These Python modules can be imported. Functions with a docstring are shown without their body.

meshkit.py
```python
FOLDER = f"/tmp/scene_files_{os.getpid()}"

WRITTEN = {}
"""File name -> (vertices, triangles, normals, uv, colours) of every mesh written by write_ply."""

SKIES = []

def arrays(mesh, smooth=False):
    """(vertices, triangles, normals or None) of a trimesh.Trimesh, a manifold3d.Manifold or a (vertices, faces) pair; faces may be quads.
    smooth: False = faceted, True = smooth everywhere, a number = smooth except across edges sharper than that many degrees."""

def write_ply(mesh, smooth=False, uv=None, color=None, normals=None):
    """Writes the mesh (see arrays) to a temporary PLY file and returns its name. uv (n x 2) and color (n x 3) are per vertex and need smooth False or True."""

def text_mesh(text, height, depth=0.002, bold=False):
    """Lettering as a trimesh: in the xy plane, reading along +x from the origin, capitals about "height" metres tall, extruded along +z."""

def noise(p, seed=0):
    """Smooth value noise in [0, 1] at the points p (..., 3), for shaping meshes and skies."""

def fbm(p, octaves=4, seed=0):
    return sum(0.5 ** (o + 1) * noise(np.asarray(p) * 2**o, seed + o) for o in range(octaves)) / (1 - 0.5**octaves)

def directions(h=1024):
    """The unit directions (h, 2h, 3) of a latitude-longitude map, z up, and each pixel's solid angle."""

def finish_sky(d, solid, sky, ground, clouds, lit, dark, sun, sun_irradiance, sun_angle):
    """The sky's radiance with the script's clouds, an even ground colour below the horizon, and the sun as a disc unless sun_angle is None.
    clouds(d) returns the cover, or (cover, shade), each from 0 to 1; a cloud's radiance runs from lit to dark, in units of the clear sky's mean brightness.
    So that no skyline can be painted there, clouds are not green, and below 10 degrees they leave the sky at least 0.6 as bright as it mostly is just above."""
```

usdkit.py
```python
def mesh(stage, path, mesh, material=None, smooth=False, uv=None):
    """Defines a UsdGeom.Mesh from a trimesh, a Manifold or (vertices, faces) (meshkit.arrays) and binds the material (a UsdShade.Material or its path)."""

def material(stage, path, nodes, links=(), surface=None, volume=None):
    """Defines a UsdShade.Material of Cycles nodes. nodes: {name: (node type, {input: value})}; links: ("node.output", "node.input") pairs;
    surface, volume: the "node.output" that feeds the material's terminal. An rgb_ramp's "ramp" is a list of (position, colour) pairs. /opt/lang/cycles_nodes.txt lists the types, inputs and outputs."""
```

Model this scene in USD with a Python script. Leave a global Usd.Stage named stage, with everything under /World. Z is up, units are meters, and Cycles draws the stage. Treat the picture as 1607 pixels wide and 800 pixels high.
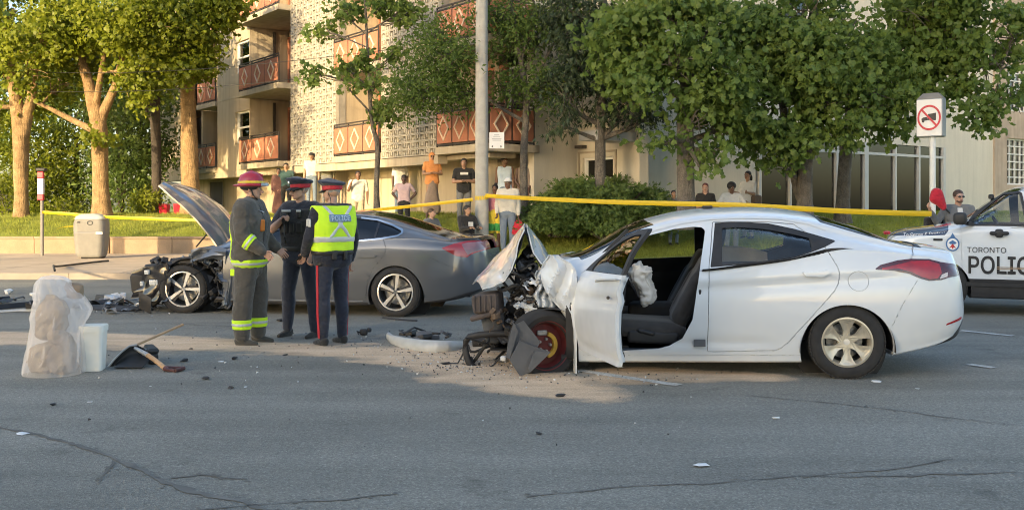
import math, random
import numpy as np, trimesh, manifold3d as m3, usdkit, meshkit
from scipy.spatial import cKDTree
from scipy.interpolate import PchipInterpolator
from shapely.geometry import Polygon, LineString
from shapely.geometry import box as sbox
from shapely.ops import unary_union
from pxr import Usd, UsdGeom, UsdLux, UsdShade, Gf, Sdf, Vt

# ------------------------------------------------------------------ camera, sky, sun, exposure
stage = Usd.Stage.CreateInMemory()
UsdGeom.SetStageUpAxis(stage, 'Z'); UsdGeom.SetStageMetersPerUnit(stage, 1.0)
UsdGeom.Xform.Define(stage, '/World')
F, CX, CY, EYE = 1500.0, 803.5, 324.0, 1.48
SUN_AZ, SUN_EL = math.radians(30), math.radians(12.5)          # the light travels to the right and away from the camera
SKY, SUN, EXPO = 0.15, 0.68, 1.65
cam = UsdGeom.Camera.Define(stage, '/World/camera')
cam.CreateHorizontalApertureAttr(36.0); cam.CreateFocalLengthAttr(36.0 * F / 1607)
cam.CreateVerticalApertureOffsetAttr(-36.0 * (400 - CY) / 1607)
cam.CreateExposureAttr(EXPO); cam.CreateFStopAttr(0.0)
cam.AddTranslateOp().Set(Gf.Vec3d(0, 0, EYE)); cam.AddRotateXOp().Set(90.0)
sd = np.array([math.sin(SUN_AZ) * math.cos(SUN_EL), math.cos(SUN_AZ) * math.cos(SUN_EL), -math.sin(SUN_EL)])
usdkit.material(stage, '/World/Looks/sky', {
    'sky': ('sky_texture', {'sky_type': 'single_scattering', 'sun_disc': False, 'sun_elevation': SUN_EL, 'sun_rotation': math.atan2(-sd[0], -sd[1]), 'air_density': 1.0, 'aerosol_density': 2.2, 'ozone_density': 1.0}),
    'bg': ('background_shader', {'strength': SKY})}, [('sky.color', 'bg.color')], surface='bg.background')
dome = UsdLux.DomeLight.Define(stage, '/World/sky')
UsdShade.MaterialBindingAPI.Apply(dome.GetPrim()).Bind(UsdShade.Material.Get(stage, '/World/Looks/sky'))
dome.GetPrim().SetCustomDataByKey('kind', 'structure'); dome.GetPrim().SetCustomDataByKey('label', 'clear pale evening sky')
sun = UsdLux.DistantLight.Define(stage, '/World/sun')
sun.CreateIntensityAttr(SUN); sun.CreateAngleAttr(0.5); sun.CreateColorAttr(Gf.Vec3f(1.0, 0.76, 0.42)); sun.CreateNormalizeAttr(True)
zz = -sd; xx = np.cross([0, 0, 1.0], zz); xx /= np.linalg.norm(xx); yy = np.cross(zz, xx)
M4 = np.eye(4); M4[0, :3], M4[1, :3], M4[2, :3] = xx, yy, zz
sun.AddTransformOp().Set(Gf.Matrix4d(*M4.ravel().tolist()))

# ------------------------------------------------------------------ helpers
rng = np.random.default_rng(7)
def P(px, py, Y):
    return np.array([(px - CX) / F * Y, Y, EYE - (py - CY) / F * Y])
def G(px, py, z=0.0):
    Y = (EYE - z) * F / (py - CY)
    return np.array([(px - CX) / F * Y, Y, z])
_used = {}
def numbered(path):
    n = _used.get(path, 0); _used[path] = n + 1
    return path if n == 0 else f'{path}_{n:03d}'
def tag(prim, label=None, cat=None, group=None, kind=None):
    for k, v in (('label', label), ('category', cat), ('group', group), ('kind', kind)):
        if v: prim.SetCustomDataByKey(k, v)
    return prim
def where(parent):
    return '/World' if parent is None else str(parent.GetPath())
def thing(name, label, cat, loc=(0, 0, 0), rotz=0.0, group=None, kind=None):
    x = UsdGeom.Xform.Define(stage, numbered('/World/' + name))
    x.AddTranslateOp().Set(Gf.Vec3d(*map(float, loc)))
    if rotz: x.AddRotateZOp().Set(math.degrees(rotz))
    return tag(x.GetPrim(), label, cat, group, kind)
def obj(name, mesh, material, parent=None, smooth=False, label=None, cat=None, group=None, kind=None):
    m = usdkit.mesh(stage, numbered(where(parent) + '/' + name), mesh, '/World/Looks/' + material, smooth=smooth)
    return tag(m.GetPrim(), label, cat, group, kind)
def raw(name, v, f, n, material, parent=None):
    """a mesh with given per-vertex normals"""
    m = UsdGeom.Mesh.Define(stage, numbered(where(parent) + '/' + name))
    m.CreatePointsAttr(Vt.Vec3fArray.FromNumpy(np.asarray(v, np.float32)))
    m.CreateFaceVertexCountsAttr(Vt.IntArray.FromNumpy(np.full(len(f), 3, np.int32)))
    m.CreateFaceVertexIndicesAttr(Vt.IntArray.FromNumpy(np.asarray(f, np.int32).ravel()))
    m.CreateSubdivisionSchemeAttr('none')
    m.CreateNormalsAttr(Vt.Vec3fArray.FromNumpy(np.asarray(n, np.float32))); m.SetNormalsInterpolation('vertex')
    UsdShade.MaterialBindingAPI.Apply(m.GetPrim()).Bind(UsdShade.Material.Get(stage, '/World/Looks/' + material))
    return m.GetPrim()
def rotz(a):
    c, s = math.cos(a), math.sin(a); return np.array([[c, -s, 0], [s, c, 0], [0, 0, 1.0]])
def rotx(a):
    c, s = math.cos(a), math.sin(a); return np.array([[1.0, 0, 0], [0, c, -s], [0, s, c]])
def roty(a):
    c, s = math.cos(a), math.sin(a); return np.array([[c, 0, s], [0, 1.0, 0], [-s, 0, c]])
def unit(v):
    v = np.asarray(v, float); return v / (np.linalg.norm(v) + 1e-12)
BOXF = np.array([[0, 2, 3, 1], [4, 5, 7, 6], [0, 1, 5, 4], [2, 6, 7, 3], [0, 4, 6, 2], [1, 3, 7, 5]])
BOXF = np.vstack([BOXF[:, [0, 1, 2]], BOXF[:, [0, 2, 3]]])
BOXV = np.array([[x, y, z] for x in (-.5, .5) for y in (-.5, .5) for z in (-.5, .5)])
BOXF = BOXF if np.dot(np.cross(BOXV[BOXF[0, 1]] - BOXV[BOXF[0, 0]], BOXV[BOXF[0, 2]] - BOXV[BOXF[0, 0]]), BOXV[BOXF[0]].mean(0)) > 0 else BOXF[:, ::-1]
class MB:
    """collects shapes that become one mesh"""
    def __init__(s): s.v, s.f, s.n = [], [], 0
    def add(s, v, f):
        v = np.asarray(v, float).reshape(-1, 3); f = np.asarray(f, int)
        if f.shape[1] == 4: f = np.vstack([f[:, [0, 1, 2]], f[:, [0, 2, 3]]])
        s.v.append(v); s.f.append(f + s.n); s.n += len(v); return s
    def mesh(s, m, R=None, t=None):
        v = np.asarray(m.vertices, float)
        if R is not None: v = v @ np.asarray(R).T
        if t is not None: v = v + np.asarray(t)
        return s.add(v, m.faces)
    def box(s, c, size, R=None):
        v = BOXV * np.asarray(size, float)
        if R is not None: v = v @ np.asarray(R).T
        return s.add(v + np.asarray(c, float), BOXF)
    def span(s, lo, hi):
        lo, hi = np.asarray(lo, float), np.asarray(hi, float); return s.box((lo + hi) / 2, hi - lo)
    def bar(s, a, b, w, h, up=(0, 0, 1)):
        a, b = np.asarray(a, float), np.asarray(b, float); d = b - a; L = np.linalg.norm(d); x = d / L
        y = np.cross(up, x)
        if np.linalg.norm(y) < 1e-6: y = np.cross((1, 0, 0), x)
        y = unit(y); z = np.cross(x, y)
        return s.box((a + b) / 2, (L, w, h), np.stack([x, y, z], 1))
    def tube(s, pts, r, n=8, caps=True):
        p = np.asarray(pts, float); r = np.broadcast_to(np.asarray(r, float), (len(p),))
        t = np.gradient(p, axis=0); t /= np.linalg.norm(t, axis=1, keepdims=True) + 1e-12
        a = np.cross(t, [0.13, 0.27, 0.95] if abs(t[0, 2]) < .8 else [1.0, .1, 0]); a /= np.linalg.norm(a, axis=1, keepdims=True) + 1e-12
        b = np.cross(t, a); ang = np.arange(n) * 2 * np.pi / n
        v = p[:, None] + r[:, None, None] * (np.cos(ang)[None, :, None] * a[:, None] + np.sin(ang)[None, :, None] * b[:, None])
        i, j = np.meshgrid(np.arange(len(p) - 1), np.arange(n), indexing='ij')
        q = np.stack([i * n + j, i * n + (j + 1) % n, (i + 1) * n + (j + 1) % n, (i + 1) * n + j], -1).reshape(-1, 4)
        f = np.vstack([q[:, [0, 1, 2]], q[:, [0, 2, 3]]]); v = v.reshape(-1, 3)
        if caps:
            k = len(v); v = np.vstack([v, p[0], p[-1]]); m = (len(p) - 1) * n; jj = np.arange(n)
            f = np.vstack([f, np.stack([np.full(n, k), (jj + 1) % n, jj], 1), np.stack([np.full(n, k + 1), m + jj, m + (jj + 1) % n], 1)])
        return s.add(v, f)
    def prism(s, poly, h, R=None, t=None):
        """a polygon in x,y raised along z by h (from 0), then placed"""
        poly = poly if isinstance(poly, Polygon) else Polygon(poly)
        return s.mesh(trimesh.creation.extrude_polygon(poly.buffer(0), h, engine='earcut'), R, t)
    def grid(s, g):
        g = np.asarray(g, float); a, b = g.shape[:2]
        i, j = np.meshgrid(np.arange(a - 1), np.arange(b - 1), indexing='ij')
        return s.add(g.reshape(-1, 3), np.stack([i * b + j, (i + 1) * b + j, (i + 1) * b + j + 1, i * b + j + 1], -1).reshape(-1, 4))
    def get(s): return trimesh.Trimesh(np.vstack(s.v), np.vstack(s.f), process=False)
    def build(s, name, material, parent=None, smooth=False, **k): return obj(name, s.get(), material, parent, smooth, **k)
def sheet(g, th):
    """a grid of points as a closed sheet of that thickness (Manifold-free)"""
    g = np.asarray(g, float); du = np.gradient(g, axis=0); dv = np.gradient(g, axis=1)
    n = np.cross(du, dv); n /= np.linalg.norm(n, axis=2, keepdims=True) + 1e-12
    a, b = g.shape[:2]; h = g - n * th; k = a * b
    i, j = np.meshgrid(np.arange(a - 1), np.arange(b - 1), indexing='ij')
    q = np.stack([i * b + j, (i + 1) * b + j, (i + 1) * b + j + 1, i * b + j + 1], -1).reshape(-1, 4)
    ring = [i * b for i in range(a)] + [(a - 1) * b + j for j in range(1, b)] + [i * b + b - 1 for i in range(a - 2, -1, -1)] + [j for j in range(b - 2, 0, -1)]
    ring = np.array(ring); nx = np.roll(ring, -1)
    e = np.stack([nx, ring, ring + k, nx + k], 1)
    f = np.vstack([q, q[:, ::-1] + k, e]); f = np.vstack([f[:, [0, 1, 2]], f[:, [0, 2, 3]]])
    return trimesh.Trimesh(np.vstack([g.reshape(-1, 3), h.reshape(-1, 3)]), f, process=False)
def sph(c, r, n=12):
    m = m3.Manifold.sphere(1.0, n); r = np.broadcast_to(r, (3,)); return m.scale(tuple(map(float, r))).translate(tuple(map(float, c)))
def hull(*balls, n=12):
    return m3.Manifold.batch_hull([sph(c, r, n) for c, r in balls])
def mani(tm):
    return m3.Manifold(m3.Mesh(np.asarray(tm.vertices, np.float32), np.asarray(tm.faces, np.uint32)))
def totm(m):
    q = m.to_mesh(); return trimesh.Trimesh(q.vert_properties[:, :3].astype(float), q.tri_verts, process=False)
def union(ms):
    return m3.Manifold.batch_boolean(list(ms), m3.OpType.Add)
def rbox(size, r, n=8):
    """rounded box centred on the origin"""
    x, y, z = np.asarray(size, float) / 2 - r
    return totm(m3.Manifold.batch_hull([m3.Manifold.sphere(r, n).translate((a * x, b * y, c * z)) for a in (-1, 1) for b in (-1, 1) for c in (-1, 1)]))
def lathe(prof, n=32):
    """profile (r, z) turned about z"""
    return trimesh.creation.revolve(np.asarray(prof, float), sections=n)

# ------------------------------------------------------------------ materials
def lin(r, g, b):
    c = np.array([r, g, b]) / 255.0; return np.where(c < .04045, c / 12.92, ((c + .055) / 1.055) ** 2.4)
def mat(name, col, rough=.6, metal=0.0, var=.12, scale=4.0, bump=0.0, bscale=60.0, coat=0.0, spec=.5, detail=3.0, col2=None, world=False, bdist=.01, translucent=0.0, rvar=0.0, fine=0.0, fscale=200.0, sheen=0.0, randobj=0.0, streak=0.0, bstretch=None):
    """principled material whose colour varies with two scales of noise"""
    col = np.asarray(col, float); c0 = col * (1 - var); c1 = np.clip(col * (1 + var), 0, 1) if col2 is None else np.asarray(col2, float)
    N = {'tc': ('geometry' if world else 'texture_coordinate', {}), 'n': ('noise_texture', {'scale': scale, 'detail': detail, 'roughness': .6}),
         'r': ('rgb_ramp', {'ramp': [(.3, c0), (.7, c1)]}), 'p': ('principled_bsdf', {'roughness': rough, 'metallic': metal, 'coat_weight': coat, 'specular_ior_level': spec, 'sheen_weight': sheen})}
    src = 'tc.position' if world else 'tc.object'
    L = [(src, 'n.vector'), ('n.fac', 'r.fac')]; out = 'r.color'
    if fine:
        N['fn'] = ('noise_texture', {'scale': fscale, 'detail': 2.0}); N['fr'] = ('rgb_ramp', {'ramp': [(.32, (1 - fine,) * 3), (.68, (1 + fine,) * 3)]})
        N['fm'] = ('mix', {'mix_type': 'multiply', 'fac': 1.0}); L += [(src, 'fn.vector'), ('fn.fac', 'fr.fac'), (out, 'fm.color1'), ('fr.color', 'fm.color2')]; out = 'fm.color'
    if streak:                                                # rain streaks and grime running down
        N['sm'] = ('mapping', {'scale': (3.0, 3.0, .22)}); N['sn'] = ('noise_texture', {'scale': 1.6, 'detail': 5.0, 'roughness': .65}); N['sr'] = ('rgb_ramp', {'ramp': [(.3, (1 - streak,) * 3), (.55, (1.0,) * 3), (.75, (1 + streak * .3,) * 3)]})
        N['sx'] = ('mix', {'mix_type': 'multiply', 'fac': 1.0}); L += [(src, 'sm.vector'), ('sm.vector', 'sn.vector'), ('sn.fac', 'sr.fac'), (out, 'sx.color1'), ('sr.color', 'sx.color2')]; out = 'sx.color'
    if randobj:
        N['oi'] = ('object_info', {}); N['orr'] = ('rgb_ramp', {'ramp': [(0, (1 - randobj,) * 3), (1, (1 + randobj,) * 3)]})
        N['om'] = ('mix', {'mix_type': 'multiply', 'fac': 1.0}); L += [('oi.random', 'orr.fac'), (out, 'om.color1'), ('orr.color', 'om.color2')]; out = 'om.color'
    L.append((out, 'p.base_color'))
    if rvar:
        N['rr'] = ('map_range', {'from_min': .3, 'from_max': .7, 'to_min': max(rough - rvar, .02), 'to_max': min(rough + rvar, 1)}); L += [('n.fac', 'rr.value'), ('rr.result', 'p.roughness')]
    if bump:
        N['bn'] = ('noise_texture', {'scale': bscale, 'detail': 4.0}); N['b'] = ('bump', {'strength': bump, 'distance': bdist})
        if bstretch: N['bm'] = ('mapping', {'scale': bstretch}); L += [(src, 'bm.vector'), ('bm.vector', 'bn.vector')]
        else: L.append((src, 'bn.vector'))
        L += [('bn.fac', 'b.height'), ('b.normal', 'p.normal')]
    surf = 'p.BSDF'
    if translucent:
        N['t'] = ('translucent_bsdf', {}); N['mx'] = ('mix_closure', {'fac': translucent}); L += [(out, 't.color'), ('p.BSDF', 'mx.closure1'), ('t.BSDF', 'mx.closure2')]; surf = 'mx.closure'
    return usdkit.material(stage, '/World/Looks/' + name, N, L, surface=surf)
def pane(name, tint=(1, 1, 1), gloss=1.0, ior=1.5, rough=0.0):
    return usdkit.material(stage, '/World/Looks/' + name, {'t': ('transparent_bsdf', {'color': tint}), 'g': ('glossy_bsdf', {'color': (gloss,) * 3, 'roughness': rough}), 'f': ('fresnel', {'IOR': ior}), 'm': ('mix_closure', {})},
                           [('f.fac', 'm.fac'), ('t.BSDF', 'm.closure1'), ('g.BSDF', 'm.closure2')], surface='m.closure')
mat('concrete', (.42, .335, .245), .85, var=.12, scale=1.5, bump=.25, bscale=50, fine=.08, fscale=90)
mat('kerb', (.25, .22, .19), .85, var=.15, scale=2, bump=.2, bscale=40)
mat('wall_stone', (.27, .20, .135), .9, var=.14, scale=2.5, bump=.5, bscale=45, fine=.1, fscale=60)
mat('dark_stone', (.10, .095, .09), .9, var=.25, scale=4, bump=.5, bscale=40)
mat('stucco', (.41, .34, .245), .9, var=.06, scale=.9, bump=.15, bscale=80, fine=.03, fscale=40, streak=.22)
mat('white_wall', (.58, .53, .435), .9, var=.05, scale=.6, bump=.12, bscale=90, fine=.03, fscale=30, streak=.09)
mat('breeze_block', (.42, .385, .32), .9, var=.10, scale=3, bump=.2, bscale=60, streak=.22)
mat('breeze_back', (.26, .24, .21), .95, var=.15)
mat('slab', (.40, .34, .255), .9, var=.10, scale=2, bump=.15, streak=.22)
mat('terracotta', (.36, .145, .085), .75, var=.16, scale=2.5, bump=.1)
mat('cream_trim', (.62, .50, .38), .7, var=.08)
mat('dark_trim', (.035, .028, .025), .6, var=.2)
mat('brown_door', (.10, .045, .03), .6, var=.2, scale=3)
mat('white_frame', (.66, .65, .62), .5, var=.05)
mat('grey_frame', (.46, .45, .43), .45, var=.06)
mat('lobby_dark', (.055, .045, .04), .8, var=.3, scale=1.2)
mat('curtain', (.45, .42, .36), .9, var=.15, scale=6)
mat('brick_wall', (.42, .33, .25), .9, var=.12, scale=2, bump=.2, streak=.22)
pane('window_glass', (.72, .76, .76), 1.0, 1.7)
pane('lobby_glass', (.62, .6, .58), 1.0, 1.5)
# ------------------------------------------------------------------ ground
def asphalt():
    N = {'g': ('geometry', {}), 'big': ('noise_texture', {'scale': .35, 'detail': 4.0, 'roughness': .6}), 'bigr': ('rgb_ramp', {'ramp': [(.3, (.164, .162, .142)), (.52, (.197, .194, .170)), (.75, (.226, .222, .195))]}),
         'mp': ('mapping', {'scale': (.25, 2.2, 1)}), 'tr': ('noise_texture', {'scale': 1.0, 'detail': 4.0}), 'trr': ('rgb_ramp', {'ramp': [(.3, (.80,) * 3), (.5, (1.0,) * 3), (.7, (1.12,) * 3)]}), 'oil': ('noise_texture', {'scale': 1.7, 'detail': 5.0, 'roughness': .7}), 'oilr': ('rgb_ramp', {'ramp': [(.28, (.62,) * 3), (.40, (.97,) * 3), (.6, (1.0,) * 3)]}), 'm4': ('mix', {'mix_type': 'multiply', 'fac': 1.0}),
         'vo': ('voronoi_texture', {'scale': 120.0}), 'vor': ('rgb_ramp', {'ramp': [(0, (.72,) * 3), (.5, (.98,) * 3), (.88, (1.18,) * 3), (1, (1.6,) * 3)]}),
         'v2': ('noise_texture', {'scale': 38.0, 'detail': 3.0}), 'v2r': ('rgb_ramp', {'ramp': [(.3, (.86,) * 3), (.7, (1.14,) * 3)]}),
         'sp': ('separate_color', {}), 'm1': ('mix', {'mix_type': 'multiply', 'fac': 1.0}), 'm2': ('mix', {'mix_type': 'multiply', 'fac': 1.0}), 'm3': ('mix', {'mix_type': 'multiply', 'fac': 1.0}),
         'b': ('bump', {'strength': .5, 'distance': .006}), 'p': ('principled_bsdf', {'roughness': .82, 'specular_ior_level': .4})}
    L = [('g.position', 'big.vector'), ('big.fac', 'bigr.fac'), ('g.position', 'mp.vector'), ('mp.vector', 'tr.vector'), ('tr.fac', 'trr.fac'), ('g.position', 'vo.vector'), ('vo.color', 'sp.color'), ('sp.r', 'vor.fac'),
         ('g.position', 'v2.vector'), ('v2.fac', 'v2r.fac'), ('bigr.color', 'm1.color1'), ('trr.color', 'm1.color2'), ('m1.color', 'm2.color1'), ('vor.color', 'm2.color2'), ('m2.color', 'm3.color1'), ('v2r.color', 'm3.color2'),
         ('m3.color', 'm4.color1'), ('g.position', 'oil.vector'), ('oil.fac', 'oilr.fac'), ('oilr.color', 'm4.color2'), ('m4.color', 'p.base_color'), ('vo.distance', 'b.height'), ('b.normal', 'p.normal')]
    usdkit.material(stage, '/World/Looks/asphalt', N, L, surface='p.BSDF')
asphalt()
def grass_mat(name, a, b, c):
    usdkit.material(stage, '/World/Looks/' + name, {'g': ('geometry', {}), 'n': ('noise_texture', {'scale': .7, 'detail': 5.0}), 'r': ('rgb_ramp', {'ramp': [(.3, a), (.5, b), (.72, c)]}), 'f': ('noise_texture', {'scale': 45.0, 'detail': 3.0}),
                    'fr': ('rgb_ramp', {'ramp': [(.3, (.6,) * 3), (.7, (1.4,) * 3)]}), 'm': ('mix', {'mix_type': 'multiply', 'fac': 1.0}), 'b': ('bump', {'strength': .8, 'distance': .03}), 'p': ('principled_bsdf', {'roughness': .9, 'specular_ior_level': .2})},
                    [('g.position', 'n.vector'), ('n.fac', 'r.fac'), ('g.position', 'f.vector'), ('f.fac', 'fr.fac'), ('r.color', 'm.color1'), ('fr.color', 'm.color2'), ('m.color', 'p.base_color'), ('f.fac', 'b.height'), ('b.normal', 'p.normal')], surface='p.BSDF')
grass_mat('lawn', (.17, .20, .035), (.21, .24, .042), (.25, .27, .05))
mat('grass_blade', (.235, .265, .045), .7, var=.35, scale=1.3, world=True, translucent=.3, spec=.2)
mat('crack', (.122, .121, .112), .95, var=.3, world=True)
mat('lane_paint', (.50, .50, .48), .8, var=.22, scale=9, world=True, fine=.3, fscale=60)
def powder():
    usdkit.material(stage, '/World/Looks/powder', {'g': ('geometry', {}), 'mp': ('mapping', {'scale': (.55, 2.4, 1)}), 'n': ('noise_texture', {'scale': 2.2, 'detail': 6.0, 'roughness': .65}), 'r': ('rgb_ramp', {'ramp': [(.25, (.42, .32, .225)), (.5, (.58, .44, .31)), (.75, (.68, .535, .39))]}),
                    'f': ('noise_texture', {'scale': 95.0, 'detail': 3.0}), 'fr': ('rgb_ramp', {'ramp': [(.3, (.75,) * 3), (.7, (1.2,) * 3)]}), 'm': ('mix', {'mix_type': 'multiply', 'fac': 1.0}), 'p': ('principled_bsdf', {'roughness': .95, 'specular_ior_level': .1}),
                    'a': ('attribute', {'attribute': 'dens'}), 'f2': ('noise_texture', {'scale': 60.0, 'detail': 5.0, 'roughness': .75}), 's1': ('math', {'math_type': 'multiply_add', 'value2': 1.5, 'value3': -1.0}), 's2': ('math', {'math_type': 'multiply_add', 'value2': 1.9}), 's3': ('math', {'math_type': 'add', 'value2': 0.0, 'use_clamp': True}), 's4': ('math', {'math_type': 'multiply', 'value2': .94}), 't': ('transparent_bsdf', {'color': (1, 1, 1)}), 'mx': ('mix_closure', {})},
                    [('g.position', 'mp.vector'), ('mp.vector', 'n.vector'), ('n.fac', 'r.fac'), ('g.position', 'f.vector'), ('f.fac', 'fr.fac'), ('r.color', 'm.color1'), ('fr.color', 'm.color2'), ('m.color', 'p.base_color'),
                     ('g.position', 'f2.vector'), ('f2.fac', 's1.value1'), ('a.fac', 's2.value1'), ('s1.value', 's2.value3'), ('s2.value', 's3.value1'), ('s3.value', 's4.value1'), ('s4.value', 'mx.fac'), ('t.BSDF', 'mx.closure1'), ('p.BSDF', 'mx.closure2')], surface='mx.closure')
powder()
KERB_Y = 19.4
road = obj('road', MB().add([(-110, -70, 0), (110, -70, 0), (110, KERB_Y, 0), (-110, KERB_Y, 0)], [[0, 1, 2, 3]]).get(), 'asphalt', kind='structure', label='worn grey asphalt road')
def ribbon(pts, w, z, jitter=0.0, seed=1):
    """a flat strip along ground points"""
    r = np.random.default_rng(seed); p = np.asarray(pts, float)[:, :2]; d = np.gradient(p, axis=0); n = np.stack([-d[:, 1], d[:, 0]], 1); n /= np.linalg.norm(n, axis=1, keepdims=True)
    w = np.broadcast_to(w, (len(p),)) / 2
    a = p + n * (w * (1 + jitter * r.uniform(-1, 1, len(p))))[:, None]; b = p - n * (w * (1 + jitter * r.uniform(-1, 1, len(p))))[:, None]
    zc = np.full(len(p), z)
    return np.stack([np.c_[b, zc], np.c_[a, zc]], 1)
def dense(px, step=.06, seed=0, amp=.03):
    """a wandering line through pixel points on the road"""
    q = np.array([G(*p)[:2] for p in px]); s = np.r_[0, np.cumsum(np.linalg.norm(np.diff(q, axis=0), axis=1))]; t = np.arange(0, s[-1], step)
    c = np.stack([np.interp(t, s, q[:, k]) for k in (0, 1)], 1)
    w = np.stack([meshkit.fbm(np.c_[t * 3, t * 0 + k * 7, t * 0 + seed], 4, seed + k) - .5 for k in (0, 1)], 1)
    return c + w * amp * 2
for k, (pts, w) in enumerate([(((0, 668), (60, 682), (130, 700), (200, 728), (262, 757), (330, 778), (420, 800), (520, 830)), .035), (((262, 752), (320, 742), (390, 752)), .018), (((150, 760), (175, 728), (180, 720)), .02),
                              (((820, 778), (960, 765), (1120, 757), (1260, 748), (1420, 745), (1607, 738)), .024), (((1260, 748), (1400, 738), (1500, 720)), .014), (((1180, 622), (1300, 632), (1450, 650), (1607, 668)), .014), (((100, 512), (230, 507), (420, 513)), .02), (((300, 800), (430, 790), (620, 775)), .014)]):
    c = dense(pts, seed=k, amp=.05)
    ww = w * np.clip(-.25 + 2.1 * meshkit.fbm(np.c_[c * 3.5, np.full(len(c), k)], 4), .06, 1.4)
    MB().grid(ribbon(c, ww, .004, .7, k)[:, ::-1]).build('crack', 'crack', road)
    cm_ = MB(); rr_ = np.random.default_rng(k + 90)
    for q in c[::2]:
        for _ in range(2): o_ = rr_.normal(0, w * 1.6, 2); a_ = rr_.uniform(.004, .014); cm_.add([(q[0] + o_[0] + a_ * math.cos(t) * rr_.uniform(.6, 1.5), q[1] + o_[1] + a_ * math.sin(t), .0042) for t in np.arange(5) / 5 * 6.283], [[0, 1, 2], [0, 2, 3], [0, 3, 4]])
    cm_.build('crumbled_edge', 'crack', road, kind='stuff')
for pts, w in [(((905, 581), (1080, 607)), .11), (((1508, 519), (1607, 529)), .09), (((1520, 572), (1562, 578)), .10), (((640, 450), (740, 452)), .12), (((250, 470), (372, 471)), .0)]:
    if w:
        c = dense(pts, .12, 3, .004); MB().grid(ribbon(c, w, .0065, .12, 5)[:, ::-1]).build('lane_line', 'lane_paint', road)
# absorbent powder swept over the road: its density fades at the edge (a mesh attribute), grain and noise break it up
def poly_px(px): return Polygon([tuple(G(*p)[:2]) for p in px]).buffer(0)
pw = unary_union([poly_px([(-60, 526), (60, 522), (160, 523), (300, 532), (420, 540), (520, 543), (620, 544), (700, 555), (745, 565), (800, 583), (860, 596), (930, 608), (985, 622), (950, 633), (880, 624), (800, 614), (740, 602), (690, 584), (600, 567), (480, 556), (380, 553), (260, 550), (140, 542), (-60, 538)]),
     poly_px([(930, 578), (1060, 578), (1170, 584), (1215, 591), (1100, 597), (960, 598)]), poly_px([(690, 540), (760, 545), (860, 585), (900, 600), (820, 598), (730, 580)])])
gx_, gy_ = np.meshgrid(np.arange(-7.2, 4.2, .05), np.arange(6.2, 12.4, .07), indexing='ij')
import shapely
dd = np.where(shapely.contains_xy(pw, gx_, gy_), 1, -1) * shapely.distance(pw.boundary, shapely.points(gx_, gy_))
wz = meshkit.fbm(np.stack([gx_ * 1.3, gy_ * 3.2, gx_ * 0], -1), 5, 3) - .5; wx = meshkit.fbm(np.stack([gx_ * 6, gy_ * 9, gx_ * 0 + 4], -1), 4, 5) - .5
dens = np.clip(.5 + (dd + wz * .55 + wx * .22) / .42, 0, 1)
a_, b_ = gx_.shape; ii, jj = np.meshgrid(np.arange(a_ - 1), np.arange(b_ - 1), indexing='ij'); q_ = np.stack([ii * b_ + jj, (ii + 1) * b_ + jj, (ii + 1) * b_ + jj + 1, ii * b_ + jj + 1], -1).reshape(-1, 4)
dv = dens.ravel(); q_ = q_[dv[q_].max(1) > .02]; used, inv = np.unique(q_, return_inverse=True); q_ = inv.reshape(-1, 4)
vv_ = np.stack([gx_.ravel(), gy_.ravel(), np.full(gx_.size, .0045)], 1)[used]
pp = obj('absorbent_powder', trimesh.Trimesh(vv_, np.vstack([q_[:, [0, 1, 2]], q_[:, [0, 2, 3]]]), process=False), 'powder', None, kind='stuff', label='tan absorbent powder spread in a long streak over the asphalt', cat='powder')
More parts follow.
